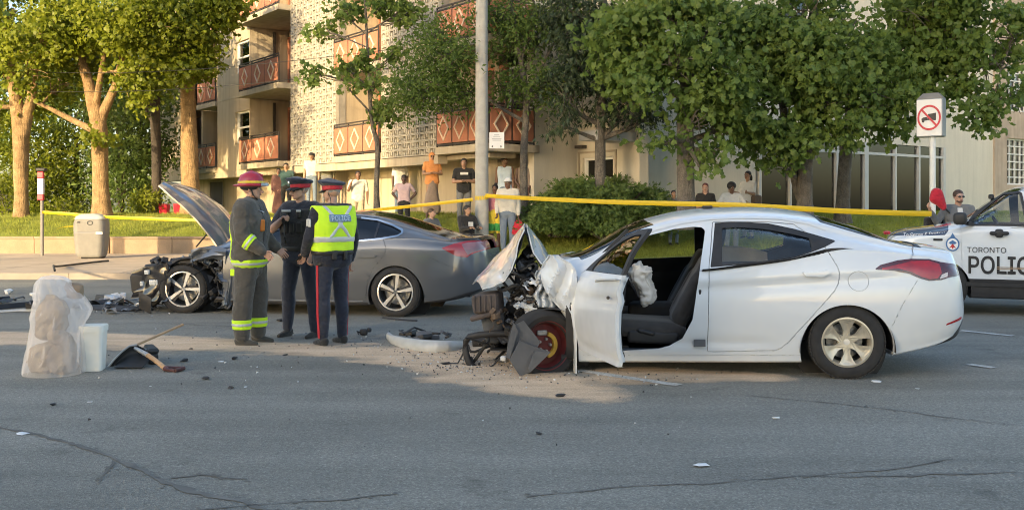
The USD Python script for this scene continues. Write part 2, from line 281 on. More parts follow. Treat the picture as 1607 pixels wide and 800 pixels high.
UsdGeom.PrimvarsAPI(pp).CreatePrimvar('dens', Sdf.ValueTypeNames.FloatArray, 'vertex').Set(Vt.FloatArray.FromNumpy(dv[used].astype(np.float32)))

# pavement with kerb
sw = MB().add([(-110, KERB_Y + .16, .13), (110, KERB_Y + .16, .13), (110, 29, .13), (-110, 29, .13)], [[0, 1, 2, 3]])
pavement = sw.build('pavement', 'concrete', kind='structure', label='broad concrete pavement behind the kerb')
for k in range(30):
    x = -45 + k * 3.0
    rb = MB(); rb.span((x, KERB_Y - .0, -.1), (x + 2.992, KERB_Y + .157, .134)); rb.build('kerb_stone', 'kerb', pavement)
for k in range(34):
    x = -50 + k * 3.0; MB().add([(x, KERB_Y + .2, .134), (x + .02, KERB_Y + .2, .134), (x + .02, 27.4, .134), (x, 27.4, .134)], [[0, 1, 2, 3]]).build('joint', 'crack', pavement)
for y in (21.2, 23.0): MB().add([(-50, y, .1345), (-5 if y > 21 else 40, y, .1345), (-5 if y > 21 else 40, y + .02, .1345), (-50, y + .02, .1345)], [[0, 1, 2, 3]]).build('joint', 'crack', pavement)
# lawn: rises from the low wall (left) or from the pavement (right) to the building
def lawn_z(x, y):
    x, y = np.asarray(x, float), np.asarray(y, float)
    left = .55 + .66 * np.clip((y - 27.5) / 4.5, 0, 1) ** .8
    right = .14 + 1.12 * np.clip((y - 21.4) / 3.9, 0, 1) ** .8
    w = np.clip((x + 5.2) / 2.2, 0, 1); w = w * w * (3 - 2 * w)
    return left * (1 - w) + right * w + .05 * (meshkit.noise(np.stack([x * .4, y * .4, x * 0], -1)) - .5)
gx, gy = np.meshgrid(np.r_[np.linspace(-60, -20, 20), np.linspace(-19.5, 30, 120), np.linspace(31, 60, 12)], np.r_[np.linspace(21.4, 38, 70), np.linspace(39, 90, 12)], indexing='ij')
yy_ = np.where((gx < -4.6), np.maximum(gy, 27.62), gy)
lawn = MB().grid(np.stack([gx, yy_, lawn_z(gx, yy_)], -1)).get()
obj('lawn', lawn, 'lawn', smooth=True, kind='structure', label='grass bank rising to the apartment building')
# grass blades on the part of the lawn in view
tuft = MB(); rt = np.random.default_rng(3)
for _ in range(9):
    x, y = rt.normal(0, .05, 2); h = rt.uniform(.05, .10); a = rt.uniform(0, 6.28); l = rt.uniform(-.03, .03, 2); w = .006
    tuft.add([(x - w * math.cos(a), y - w * math.sin(a), -.01), (x + w * math.cos(a), y + w * math.sin(a), -.01), (x + l[0], y + l[1], h)], [[0, 1, 2]])
def instancer(name, proto, material, pos, yaw, scale, **kw):
    pi = UsdGeom.PointInstancer.Define(stage, numbered('/World/' + name)); path = str(pi.GetPath())
    usdkit.mesh(stage, path + '/source', proto, '/World/Looks/' + material)
    pi.CreatePrototypesRel().SetTargets([path + '/source']); n = len(pos)
    pi.CreateProtoIndicesAttr(Vt.IntArray.FromNumpy(np.zeros(n, np.int32))); pi.CreatePositionsAttr(Vt.Vec3fArray.FromNumpy(np.asarray(pos, np.float32)))
    pi.CreateScalesAttr(Vt.Vec3fArray.FromNumpy(np.repeat(np.asarray(scale, np.float32)[:, None], 3, 1)))
    pi.CreateOrientationsAttr([Gf.Quath(float(math.cos(a / 2)), 0, 0, float(math.sin(a / 2))) for a in yaw])
    return tag(pi.GetPrim(), **kw)
n = 26000; bx = rt.uniform(-17, 17, n); by = 21.6 + 12 * rt.random(n) ** 1.3
keep = (bx > -4.6) | (by > 27.8); bx, by = bx[keep], by[keep]
instancer('grass', tuft.get(), 'grass_blade', np.stack([bx, by, lawn_z(bx, by)], 1), rt.uniform(0, 6.28, len(bx)), rt.uniform(.6, 1.25, len(bx)), kind='stuff', label='short grass blades of the lawn in front of the building', cat='grass')
# low stone wall along the pavement on the left, in two runs
for x0, x1, y, lab in [(-46, -11.62, 27.55, 'low stone retaining wall with grass above, left of the litter bin'), (-11.5, -4.4, 27.35, 'low stone retaining wall right of the litter bin, behind the wrecked grey sedan')]:
    t = thing('retaining_wall', lab, 'wall', (0, 0, 0))
    n = int((x1 - x0) / 2.2) + 1
    for k in range(n):
        a, b = x0 + (x1 - x0) * k / n, x0 + (x1 - x0) * (k + 1) / n - .008
        MB().mesh(rbox((b - a, .30, .46), .012), None, ((a + b) / 2, y + .15, .33)).build('wall_panel', 'wall_stone', t)
        MB().mesh(rbox((b - a, .36, .06), .012), None, ((a + b) / 2, y + .15, .583)).build('coping', 'wall_stone', t)
t = thing('planter_wall', 'dark low stone edging below the juniper bush', 'wall')
for k in range(7):
    a = 0.2 + k * .75
    MB().mesh(rbox((.742, .22, .42), .02), None, (a + .37, 25.9 + .02 * (k % 2), .66)).build('stone', 'dark_stone', t)
# ------------------------------------------------------------------ apartment building (local frame: x towards the viewer's right along the long side, y into the building)
B0 = np.array([-0.6, 23.3]); BEX = np.array([.602, -.799]); BEY = np.array([.799, .602]); BANG = math.atan2(-.799, .602)
def bx_at(px, y=0.0):
    """local x where the sight line through pixel column px meets the plane local y"""
    k = (px - CX) / F; o = B0 + BEY * y
    return (k * o[1] - o[0]) / (BEX[0] - k * BEX[1])
def by_at(px, x=0.0):
    k = (px - CX) / F; o = B0 + BEX * x
    return (k * o[1] - o[0]) / (BEY[0] - k * BEY[1])
bld = thing('apartment_building', 'cream apartment building with breeze block panels and brown diamond balconies', 'apartment building', (B0[0], B0[1], 0), BANG)
FL = [3.02, 5.67, 8.32]; PITCH = 2.65; TOPZ = 10.9; DEPTH = 12.0
XL = bx_at(246)
cols = dict(far_wall=(XL, bx_at(287)), balc0=(bx_at(312), bx_at(341)), wall=(bx_at(341), bx_at(392)), balc1=(bx_at(392), bx_at(456)), breeze1=(bx_at(456), bx_at(527)), balc2=(bx_at(527), bx_at(598)), breeze2=(bx_at(598), bx_at(688)), balc3=(bx_at(688), 0.0))
GREC = 1.1      # how far the ground floor stands back
# --- ground floor wall, set back, with service doors and windows
w = MB(); w.span((XL, GREC, .3), (-GREC, GREC + .25, 2.84)); w.span((-GREC - .25, GREC + .25, .3), (-GREC, 4.0, 2.84))
gw = w.build('ground_floor_wall', 'stucco', bld)
for a, b, kind in [(bx_at(455, GREC), bx_at(476, GREC), 'door'), (bx_at(598, GREC), bx_at(626, GREC), 'door'), (bx_at(636, GREC), bx_at(662, GREC), 'door'), (bx_at(330, GREC), bx_at(352, GREC), 'window')]:
    z0 = .95 if kind == 'door' else 1.5
    m = MB()
    for lo, hi in [((a, z0), (a + .06, 2.6)), ((b - .06, z0), (b, 2.6)), ((a, 2.54), (b, 2.6)), ((a, z0), (b, z0 + .06))]: m.span((lo[0], GREC - .05, lo[1]), (hi[0], GREC + .01, hi[1]))
    f = m.build(kind + '_frame', 'slab', gw)
    MB().span((a + .06, GREC - .02, z0 + .06), (b - .06, GREC + .005, 2.54)).build(kind, 'stucco' if kind == 'door' else 'lobby_dark', gw)
# --- plain wall columns of the long side
def window(parent, x0, x1, y, z0, z1, sash=True, blind=.5):
    """a window standing in plane y of a wall facing -y: frame, panes and blind in front of a dark room"""
    m = MB(); t = .07
    for lo, hi in [((x0, z0), (x0 + t, z1)), ((x1 - t, z0), (x1, z1)), ((x0 + t, z1 - t), (x1 - t, z1)), ((x0 + t, z0), (x1 - t, z0 + t))]: m.span((lo[0], y - .03, lo[1]), (hi[0], y + .06, hi[1]))
    if sash: m.span((x0 + t, y - .015, (z0 + z1) / 2 - .03), (x1 - t, y + .05, (z0 + z1) / 2 + .03))
    fr = m.build('window_frame', 'white_frame', parent)
    MB().span((x0 + t, y + .03, z0 + t), (x1 - t, y + .036, z1 - t)).build('pane', 'window_glass', parent)
    MB().span((x0 - .06, y - .10, z0 - .06), (x1 + .06, y + .02, z0 - .003)).build('window_sill', 'slab', parent)
    if blind: MB().span((x0 + t, y + .12, z1 - t - (z1 - z0) * blind), (x1 - t, y + .13, z1 - t)).build('blind', 'curtain', parent)
def wall_with_holes(x0, x1, y0, y1, z0, z1, holes):
    """a wall slab with window openings (x0, x1, z0, z1)"""
    p = sbox(x0, z0, x1, z1)
    for h in holes: p = p.difference(sbox(h[0], h[2], h[1], h[3]))
    m = MB()
    for g in getattr(p, 'geoms', [p]): m.prism(g, y1 - y0, np.array([[1, 0, 0], [0, 0, -1], [0, 1, 0]]).astype(float), (0, y1, 0))
    return m
for key, (pa, pb) in (('far_wall', (275, 285)), ('wall', (369, 391))):
    x0, x1 = cols[key]; a, b = bx_at(pa), bx_at(pb); hs = [(a, b, z + .95, z + 2.1) for z in FL[:3]]
    if key == 'wall': hs = [(a, b, z + .85, z + 2.05) for z in FL[:3]]
    wl = wall_with_holes(x0, x1, 0, .3, 2.82, TOPZ, hs).build('wall', 'stucco', bld)
    for h in hs:
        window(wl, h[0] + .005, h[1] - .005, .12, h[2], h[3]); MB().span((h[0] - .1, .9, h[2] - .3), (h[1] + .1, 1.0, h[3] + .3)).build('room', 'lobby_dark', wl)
    for z in FL[1:]: MB().span((x0, -.012, z - .06), (x1, 0.002, z + .02)).build('string_course', 'slab', wl)
# wall left of the far balcony stays behind
MB().span((cols['far_wall'][1], .9, 2.82), (cols['balc0'][0], 1.2, TOPZ)).build('wall', 'stucco', bld)
# --- breeze block panels: rings with a boss, laid block on block (far too small to pick apart singly, so one mesh per storey)
def breeze(x0, x1, z0, z1, parent):
    nx = max(1, int(round((x1 - x0) / .235))); nz = int(round((z1 - z0) / .20)); dx, dz = (x1 - x0) / nx, (z1 - z0) / nz; m = MB()
    for i in range(nx):
        for k in range(nz):
            a, c = x0 + i * dx, z0 + k * dz; t = .028; s = (i + k) % 2
            m.span((a + .003, 0, c + .003), (a + dx - .003, .12, c + t)); m.span((a + .003, 0, c + dz - t), (a + dx - .003, .12, c + dz - .003))
            m.span((a + .003, .001, c + t), (a + t, .12, c + dz - t)); m.span((a + dx - t, .001, c + t), (a + dx - .003, .12, c + dz - t))
            if s: m.span((a + dx * .36, .004, c + t), (a + dx * .64, .10, c + dz * .62))
            else: m.span((a + dx * .36, .004, c + dz * .38), (a + dx * .64, .10, c + dz - t))
    return m.build('breeze_blocks', 'breeze_block', parent, kind='stuff')
for key in ('breeze1', 'breeze2'):
    x0, x1 = cols[key]
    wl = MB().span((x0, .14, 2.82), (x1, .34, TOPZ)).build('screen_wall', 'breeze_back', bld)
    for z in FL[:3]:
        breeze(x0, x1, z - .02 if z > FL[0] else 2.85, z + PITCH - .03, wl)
# --- balconies
def balcony(x0, x1, z, npan, corner=None, proj=.0, shade_left=True, parasol=False):
    yb = 1.55
    m = MB(); m.span((x0 - (.12 if proj else 0), -.10 - proj, z - .19), (x1 if corner is None else x1 + .10, yb, z))
    if corner: m.span((x1 - 1.5, yb, z - .191), (x1 + .10, corner, z - .001))
    bal = m.build('balcony', 'slab', bld)
    if corner is None:
        MB().span((x0 - .02, yb, z), (x1 + .02, yb + .2, z + PITCH - .19)).build('back_wall', 'stucco', bal)
        dx = x0 + .12
    else:
        MB().span((x0 - .02, yb, z), (x1 - 1.5, yb + .2, z + PITCH - .19)).build('back_wall', 'stucco', bal)
        MB().span((x1 - 1.7, yb + .2, z), (x1 - 1.5, corner, z + PITCH - .19)).build('back_wall', 'stucco', bal)
        dx = x0 + .12
    MB().span((x0 - .15, .16, z + .003), (x0 - .012, yb - .003, z + PITCH - .2)).build('side_wall', 'stucco', bal)
    if corner is None: MB().span((x1 + .012, .16, z + .003), (x1 + .15, yb - .003, z + PITCH - .2)).build('side_wall', 'stucco', bal)
    MB().span((dx, yb - .05, z + .02), (dx + .80, yb - .004, z + 2.1)).build('balcony_door', 'brown_door', bal)
    fr = MB()
    for a in (dx - .09, dx + .80): fr.span((a, yb - .08, z + .02), (a + .09, yb - .006, z + 2.2))
    fr.span((dx, yb - .08, z + 2.1), (dx + .8, yb - .006, z + 2.2)); fr.build('door_frame', 'terracotta', bal)
    wx0, wx1 = dx + 1.05, min(dx + 2.0, x1 - .15)
    if wx1 - wx0 > .4:
        MB().span((wx0, yb - .03, z + .95), (wx1, yb - .004, z + 2.05)).build('balcony_window', 'lobby_dark', bal)
        f2 = MB()
        for lo, hi in [((wx0 - .05, z + .9), (wx0, z + 2.1)), ((wx1, z + .9), (wx1 + .05, z + 2.1)), ((wx0, z + 2.05), (wx1, z + 2.1)), ((wx0, z + .9), (wx1, z + .95))]: f2.span((lo[0], yb - .06, lo[1]), (hi[0], yb - .006, hi[1]))
        f2.build('window_frame', 'white_frame', bal)
    y = -.06 - proj
    def rail(p0, p1, n, nrm):
        p0, p1 = np.array(p0), np.array(p1); d = (p1 - p0) / n; u = unit(np.r_[d, 0]); nr = np.r_[nrm, 0.0]
        R = np.stack([u, np.array([0, 0, 1.0]), nr], 1)
        L = np.linalg.norm(d)
        for k in range(n):
            o = np.r_[p0 + d * k, z]
            pm = MB(); pm.prism(sbox(.03, .09, L - .03, .86), .025, R, o); pn = pm.build('railing_panel', 'terracotta', bal)
            c = (L / 2, .475); a, b = min(L * .33, .27), .33
            dm = Polygon([(c[0] - a, c[1]), (c[0], c[1] - b), (c[0] + a, c[1]), (c[0], c[1] + b)])
            MB().prism(dm.difference(dm.buffer(-.038, join_style=2)), .03, R, o + nr * .026).build('diamond', 'cream_trim', bal)
        fm = MB()
        for k in range(n + 1): q = np.r_[p0 + d * k, z]; fm.bar(q + [0, 0, -.02], q + [0, 0, .98], .035, .035)
        for h in (.05, .90, .98): fm.bar(np.r_[p0, z + h], np.r_[p1, z + h], .04, .035)
        fm.build('railing_frame', 'dark_trim', bal)
    rail((x0 + .03, y), (x1 - .03 if corner is None else x1 + .02, y), npan, np.array([0, -1.0]))
    if proj: rail((x0 - .05, yb - .1), (x0 - .05, y + .05), 2, np.array([-1.0, 0]))
    if corner: rail((x1 + .06, y + .06), (x1 + .06, corner - .05), 2, np.array([1.0, 0]))
    return bal
CORN = by_at(838)
for z in FL:
    balcony(*cols['balc0'], z, 2)
    balcony(*cols['balc1'], z, 3, proj=.35)
    balcony(*cols['balc2'], z, 3)
    balcony(*cols['balc3'], z, 3, corner=CORN)
# beam under the overhang of the first floor
MB().span((XL, -.02, 2.60), (cols['breeze2'][1], .28, 2.826)).build('overhang_beam', 'slab', bld)
MB().span((XL, .28, 2.70), (-.3, GREC, 2.815)).build('overhang_soffit', 'slab', bld)
# --- right wing: plain pale walls, stepped out, with the glazed entrance
X3 = 2.02; Y1, Y2 = CORN, by_at(905); YE0, YE1 = by_at(1186, X3), by_at(1484, X3)
W1 = MB(); W1.span((-.3, Y1, .3), (0, Y2 + .3, TOPZ)); wing = W1.build('wing_wall', 'white_wall', bld)
# short face ∥ the long side, with a window and lamp
wa, wb = bx_at(914, Y2), bx_at(962, Y2)
wz0, wz1 = 1.48 - (283 - 324) / F * 24.4, 1.48 - (246 - 324) / F * 24.2
wl = wall_with_holes(0, X3 + .3, Y2, Y2 + .3, .3, TOPZ, [(wa, wb, wz0, wz1)]).build('wing_wall', 'white_wall', bld)
window(wl, wa + .004, wb - .004, Y2 + .1, wz0, wz1, sash=False, blind=.8)
sur = MB()
for lo, hi in [((wa - .14, wz0 - .2), (wa - .09, wz1 + .16)), ((wb + .09, wz0 - .2), (wb + .14, wz1 + .16)), ((wa - .09, wz1 + .11), (wb + .09, wz1 + .16))]: sur.span((lo[0], Y2 - .03, lo[1]), (hi[0], Y2 + .002, hi[1]))
sur.build('window_surround', 'slab', wl)
lx = bx_at(897, Y2); lz = 1.48 + 93 / F * 25
MB().span((max(lx, .1), Y2 - .16, lz - .05), (max(lx, .1) + .3, Y2 + .002, lz + .03)).build('wall_lamp', 'dark_trim', wl)
MB().span((wb + .2, Y2 - 1.3, 3.05), (X3 + .2, Y2 + .002, 3.28)).build('canopy', 'grey_frame', wl)
# long face of the wing with entrance opening and upper windows (faces local +x)
def xwall(x, ya, yb, z0, z1, holes, t=.3):
    p = sbox(ya, z0, yb, z1)
    for h in holes: p = p.difference(sbox(h[0], h[2], h[1], h[3]))
    m = MB(); R = np.array([[0, 0, 1.0], [1, 0, 0], [0, 1, 0]])
    for g in getattr(p, 'geoms', [p]): m.prism(g, t, R, (x - t, 0, 0))
    return m
YB = by_at(1560, X3); YEND = YB + 9; ZE0, ZE1 = 1.06, 3.45
uph = [(by_at(p, X3), by_at(p, X3) + 1.3, z + .9, z + 2.1) for p in (1230,) for z in (5.6,)]
bw0 = by_at(1580, X3); bz0, bz1 = 1.48 + 35 / F * 34, 1.48 + 110 / F * 34
wl3 = xwall(X3, Y2 + .3, YB, .3, TOPZ, [(YE0, YE1, ZE0, ZE1)] + uph).build('wing_wall', 'white_wall', bld)
wl4 = xwall(X3 + .02, YB, YEND, .3, TOPZ, [(bw0, bw0 + 1.6, bz0, bz1)] + [(bw0, bw0 + 1.6, bz0 + 2.7, bz1 + 2.7)]).build('end_wall', 'brick_wall', bld)
def xwindow(parent, x, ya, yb, z0, z1, bars=1, hb=1):
    t = .06; m = MB(); x -= .12
    for lo, hi in [((ya, z0), (ya + t, z1)), ((yb - t, z0), (yb, z1)), ((ya + t, z1 - t), (yb - t, z1)), ((ya + t, z0), (yb - t, z0 + t))]: m.span((x - .05, lo[0], lo[1]), (x + .03, hi[0], hi[1]))
    for k in range(1, bars + 1): c = ya + (yb - ya) * k / (bars + 1); m.span((x - .03, c - .02, z0 + t), (x + .02, c + .02, z1 - t))
    for k in range(1, hb + 1): c = z0 + (z1 - z0) * k / (hb + 1); m.span((x - .028, ya + t, c - .02), (x + .018, yb - t, c + .02))
    m.build('window_frame', 'white_frame', parent); MB().span((x - .045, ya + t, z0 + t), (x - .04, yb - t, z1 - t)).build('pane', 'window_glass', parent)
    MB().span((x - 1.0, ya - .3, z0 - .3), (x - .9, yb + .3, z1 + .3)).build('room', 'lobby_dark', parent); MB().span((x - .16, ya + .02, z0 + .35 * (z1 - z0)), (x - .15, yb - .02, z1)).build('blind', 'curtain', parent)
for h in uph: xwindow(wl3, X3, h[0] + .004, h[1] - .004, h[2], h[3])
for dz in (0, 2.7): xwindow(wl4, X3 + .02, bw0 + .004, bw0 + 1.596, bz0 + dz, bz1 + dz, 3, 5)
MB().span((X3 - .01, YB - .06, .4), (X3 + .06, YB + .06, TOPZ)).build('downpipe', 'brick_wall', bld)
# entrance: mullions, panes, threshold, dark lobby with a lamp
ent = MB().span((X3 - 3.2, YE0 - .2, ZE0 - .15), (X3 + .35, YE1 + .2, ZE0)).build('entrance', 'concrete', bld)
for px, wd in ((1190, .12), (1238, .07), (1311, .10), (1357, .20), (1403, .09), (1440, .09), (1479, .14)):
    y = by_at(px, X3 - .05); MB().span((X3 - .12, y - wd / 2, ZE0), (X3 + .03, y + wd / 2, ZE1)).build('mullion', 'grey_frame', ent)
MB().span((X3 - .11, YE0, ZE0 + 2.02), (X3 + .02, YE1, ZE0 + 2.10)).build('transom', 'grey_frame', ent)
ys = [by_at(p, X3 - .05) for p in (1190, 1238, 1311, 1357, 1403, 1440, 1479)]
for a, b in zip(ys[:-1], ys[1:]): MB().span((X3 - .06, a + .06, ZE0 + .05), (X3 - .052, b - .06, ZE1 - .02)).build('door_pane', 'lobby_glass', ent)
lob = MB(); lob.span((X3 - 3.4, YE0 - .2, ZE0), (X3 - 3.2, YE1 + .2, ZE1)); lob.span((X3 - 3.2, YE0 - .2, ZE1), (X3 - .302, YE1 + .2, ZE1 + .1)); lob.span((X3 - 3.2, YE0 - .3, ZE0), (X3 - .302, YE0 - .2, ZE1)); lob.span((X3 - 3.2, YE1 + .2, ZE0), (X3 - .302, YE1 + .3, ZE1))
lob.build('lobby', 'lobby_dark', ent)
usdkit.material(stage, '/World/Looks/lamp_glow', {'e': ('emission', {'color': (1.0, .55, .2), 'strength': 2.2})}, surface='e.emission')
ly = by_at(1216, X3 - 1.0); ch = MB(); rl = np.random.default_rng(4)
for k in range(14): ch.mesh(trimesh.creation.icosphere(1, .045), None, (X3 - 1.0 + rl.normal(0, .09), ly + rl.normal(0, .10), 2.25 + rl.normal(0, .17)))
ch.build('lobby_lamp', 'lamp_glow', ent)
# end caps, back and roof so that the block is a block
MB().span((XL, 2.6, .3), (XL + .3, DEPTH, TOPZ)).span((XL + .3, DEPTH - .3, .3), (X3 - .3, DEPTH, TOPZ)).build('rear_wall', 'stucco', bld)
MB().span((XL, .35, 2.83), (XL + .3, 2.6, TOPZ)).build('wall', 'stucco', bld)
MB().span((XL - .1, -.3, TOPZ), (X3 + .15, DEPTH + 14, TOPZ + .25)).build('roof', 'slab', bld)
MB().span((cols['far_wall'][0], 2.4, 2.83), (-1.75, 2.6, TOPZ - .01)).build('inner_wall', 'lobby_dark', bld)
# --- the block across the street, behind the camera: it shades the road
opp = thing('opposite_building', 'long pale apartment block across the road', 'building', (0, 0, 0))
ob = MB(); ob.span((-45.2, -60, 0), (2, -45, 33)); ow = ob.build('wall', 'white_wall', opp)
wm = MB()
for i in range(13):
    for k in range(11): wm.span((-41 + i * 3.2, -45.01, 1.2 + k * 2.9), (-39.2 + i * 3.2, -44.96, 2.7 + k * 2.9))
wm.build('windows', 'lobby_dark', opp, kind='stuff')
# ------------------------------------------------------------------ car kit: a body lofted from sections, cut into panels
mat('white_paint', (.62, .655, .69), .28, var=.02, scale=2, coat=1.0, rvar=.05)
mat('white_inner', (.66, .68, .69), .5, var=.05, scale=5)
mat('grey_paint', (.115, .125, .142), .26, metal=.5, var=.04, coat=1.0, scale=3)
mat('navy_paint', (.030, .045, .085), .32, var=.1, coat=1.0)
mat('tyre', (.022, .022, .023), .85, var=.25, scale=12, bump=.2, bscale=90)
mat('tread', (.03, .03, .03), .9, var=.3, bump=.6, bscale=160)
mat('black_plastic', (.022, .022, .024), .6, var=.3, scale=6, bump=.1)
mat('grey_plastic', (.085, .09, .10), .7, var=.2, scale=6, bump=.15)
mat('brown_plastic', (.075, .060, .055), .75, var=.3, scale=7, bump=.3, bscale=30)
mat('gloss_black', (.010, .010, .012), .18, var=.1, coat=.6)
mat('dark_interior', (.028, .027, .027), .8, var=.25, scale=8)
mat('seat_cloth', (.050, .046, .044), .95, var=.18, scale=14, bump=.3, bscale=220, sheen=.3)
mat('champagne_alloy', (.50, .46, .38), .38, metal=.75, var=.10, scale=8)
mat('bright_alloy', (.78, .78, .77), .28, metal=.8, var=.05)
mat('dark_alloy', (.045, .045, .048), .45, metal=.4, var=.2)
mat('chrome', (.72, .73, .74), .16, metal=1.0, var=.03)
mat('scrap_metal', (.32, .32, .32), .42, metal=.8, var=.4, scale=14, bump=.4, bscale=45)
mat('rust_red', (.115, .016, .016), .6, var=.35, scale=9, bump=.2)
mat('caliper_yellow', (.48, .30, .04), .55, var=.2, scale=9)
mat('cable', (.012, .012, .012), .6, var=.2)
mat('red_lens', (.30, .008, .012), .12, var=.2, scale=9, coat=1.0)
mat('dark_lens', (.045, .004, .006), .12, var=.2, coat=1.0)
mat('pink_lens', (.22, .10, .11), .2, var=.3, coat=1.0)
mat('clear_lens', (.55, .50, .50), .15, var=.1, coat=1.0)
mat('airbag_cloth', (.72, .70, .66), .95, var=.08, scale=9, bump=.5, bscale=30)
mat('orange_plastic', (.55, .16, .02), .4, var=.1)
mat('headlight_clear', (.52, .54, .55), .12, var=.2, scale=8, coat=1.0)
mat('brown_scrap', (.11, .075, .05), .7, var=.4, scale=10, bump=.4, bscale=40)
pane('car_glass', (.95, .97, .96), 1.0, 1.42)
pane('tint_glass', (.16, .17, .18), 1.0, 1.7)
pane('windscreen_glass', (.86, .90, .89), 1.0, 1.75)

def catmull(pts, sub):
    """closed at neither end; pts (..., k, 2) -> dense curve through them"""
    p = np.concatenate([2 * pts[..., :1, :] - pts[..., 1:2, :], pts, 2 * pts[..., -1:, :] - pts[..., -2:-1, :]], -2); out = []
    n = pts.shape[-2]
    for i in range(n - 1):
        a, b, c, d = (p[..., i + j, :] for j in range(4))
        for t in np.arange(sub) / sub:
            out.append(.5 * (2 * b + (c - a) * t + (2 * a - 5 * b + 4 * c - d) * t ** 2 + (3 * b - a - 3 * c + d) * t ** 3))
    out.append(pts[..., -1, :]); return np.stack(out, -2)
def outward(v, f):
    """consistently wound closed mesh -> Manifold with its faces turned outwards"""
    vol = np.einsum('ij,ij->', v[f[:, 0]], np.cross(v[f[:, 1]], v[f[:, 2]]))
    return mani(trimesh.Trimesh(v, f if vol > 0 else f[:, ::-1], process=False))
class Car:
    """local frame: x from the front to the tail, y away from the viewer's side (-y is the near, left side), z up"""
    def __init__(s, st, xs, warp=None, sub=5):
        x = np.array(st['x'], float); c = {k: PchipInterpolator(x, np.array(v, float)) for k, v in st.items() if k != 'x'}
        g = lambda k: c[k](xs)
        zb, zm, zs, zr, zt = g('zb'), g('zm'), g('zs'), g('zr'), g('zt'); wb, wm, ws, wr = g('wb'), g('wm'), g('ws'), g('wr')
        sh = g('sh') if 'sh' in c else zs - .10
        k = [np.stack([xs * 0, zb], 1), np.stack([wb - .14, zb], 1), np.stack([wb - .02, zb + .012], 1), np.stack([wb + .004, zb + .05], 1), np.stack([wb * .45 + wm * .55, zb * .55 + zm * .45], 1), np.stack([wm, zm], 1), np.stack([wm * .72 + ws * .28, sh], 1),
             np.stack([ws + .012, zs - .02], 1), np.stack([ws, zs + .004], 1), np.stack([ws * .52 + wr * .48 + .022 * np.clip((zr - zs) / .3, 0, 1), (zs + zr) / 2], 1), np.stack([wr + .022 * np.clip((zr - zs) / .3, 0, 1), zr - .035 * np.clip((zr - zs) / .3, 0, 1)], 1), np.stack([wr - .035, zr + (zt - zr) * .30], 1), np.stack([wr * .58, zr + (zt - zr) * .72], 1), np.stack([xs * 0, zt], 1)]
        h = catmull(np.stack(k, 1), sub)                       # nx, m, (y, z)
        full = np.concatenate([h, h[:, -2:0:-1] * [-1, 1]], 1)   # all the way round
        V = np.concatenate([np.broadcast_to(xs[:, None, None], full.shape[:2] + (1,)), full], -1)
        if warp is not None: V = warp(V)
        s.V = V; s.xs = xs; a, b = V.shape[:2]
        i, j = np.meshgrid(np.arange(a - 1), np.arange(b), indexing='ij'); j2 = (j + 1) % b
        q = np.stack([i * b + j, i * b + j2, (i + 1) * b + j2, (i + 1) * b + j], -1).reshape(-1, 4)
        s.quads = np.vstack([q[:, [0, 1, 2]], q[:, [0, 2, 3]]])
        v = V.reshape(-1, 3); n = np.zeros_like(v); fn = np.cross(v[s.quads[:, 1]] - v[s.quads[:, 0]], v[s.quads[:, 2]] - v[s.quads[:, 0]])
        for t in range(3): np.add.at(n, s.quads[:, t], fn)
        n /= np.linalg.norm(n, axis=1, keepdims=True) + 1e-12
        if (n[:, 1] * v[:, 1]).sum() < 0: n = -n; s.quads = s.quads[:, ::-1]; s.flip = True
        s.n = n; s.tree = cKDTree(v); s.v = v; s.ab = (a, b)
    def solid(s, off=0.0):
        if not hasattr(s, 'made'): s.made = {}
        if off in s.made: return s.made[off]
        v = s.v + s.n * off; a, b = s.ab; k = a * b
        if off < 0: v[:b, 0] -= off; v[-b:, 0] += off
        v = np.vstack([v, v[:b].mean(0), v[k - b:].mean(0)]); j = np.arange(b); j2 = (j + 1) % b
        c0, c1 = np.stack([np.full(b, k), j2, j], 1), np.stack([np.full(b, k + 1), (a - 1) * b + j, (a - 1) * b + j2], 1)
        cap = np.vstack([c0, c1]); cap = cap if not getattr(s, 'flip', False) else cap[:, ::-1]
        f = np.vstack([s.quads, cap])
        s.made[off] = outward(v, f); return s.made[off]
    def part(s, name, m, material, parent, maxd=.007):
        """a piece of the shell as a mesh whose outer skin keeps the smooth normals of the loft"""
        t = totm(m)
        if len(t.faces) == 0: return parent
        v = t.vertices[t.faces].reshape(-1, 3); fn = np.repeat(t.face_normals, 3, 0)
        d, i = s.tree.query(v, k=4); w = 1 / (d + 1e-5); w /= w.sum(1, keepdims=True); rn = (s.n[i] * w[..., None]).sum(1); rn /= np.linalg.norm(rn, axis=1, keepdims=True) + 1e-9
        near = s.near(v, i[:, 0]) < maxd
        ok = near & ((rn * fn).sum(1) > .55)
        n = np.where(ok[:, None], rn, fn)
        return raw(name, v, np.arange(len(v)).reshape(-1, 3), n, material, parent)
    def near(s, v, i):
        return np.abs(((v - s.v[i]) * s.n[i]).sum(1))
def yprism(poly, y0, y1):
    """polygon in (x, z) pushed along y from y0 to y1"""
    poly = Polygon(poly) if not isinstance(poly, Polygon) else poly; poly = poly.buffer(0); out = []
    for g in getattr(poly, 'geoms', [poly]):
        t = trimesh.creation.extrude_polygon(g, y1 - y0, engine='earcut'); v = t.vertices
        out.append(outward(np.stack([v[:, 0], y1 - v[:, 2], v[:, 1]], 1), t.faces))
    return union(out)
def zprism(poly, z0, z1):
    t = trimesh.creation.extrude_polygon(Polygon(poly).buffer(0), z1 - z0, engine='earcut'); t.apply_translation((0, 0, z0)); return mani(t)
def smoothpoly(pts, r=.02):
    p = Polygon(pts).buffer(0); return p.buffer(-r, join_style=1).buffer(r, join_style=1, quad_segs=6)
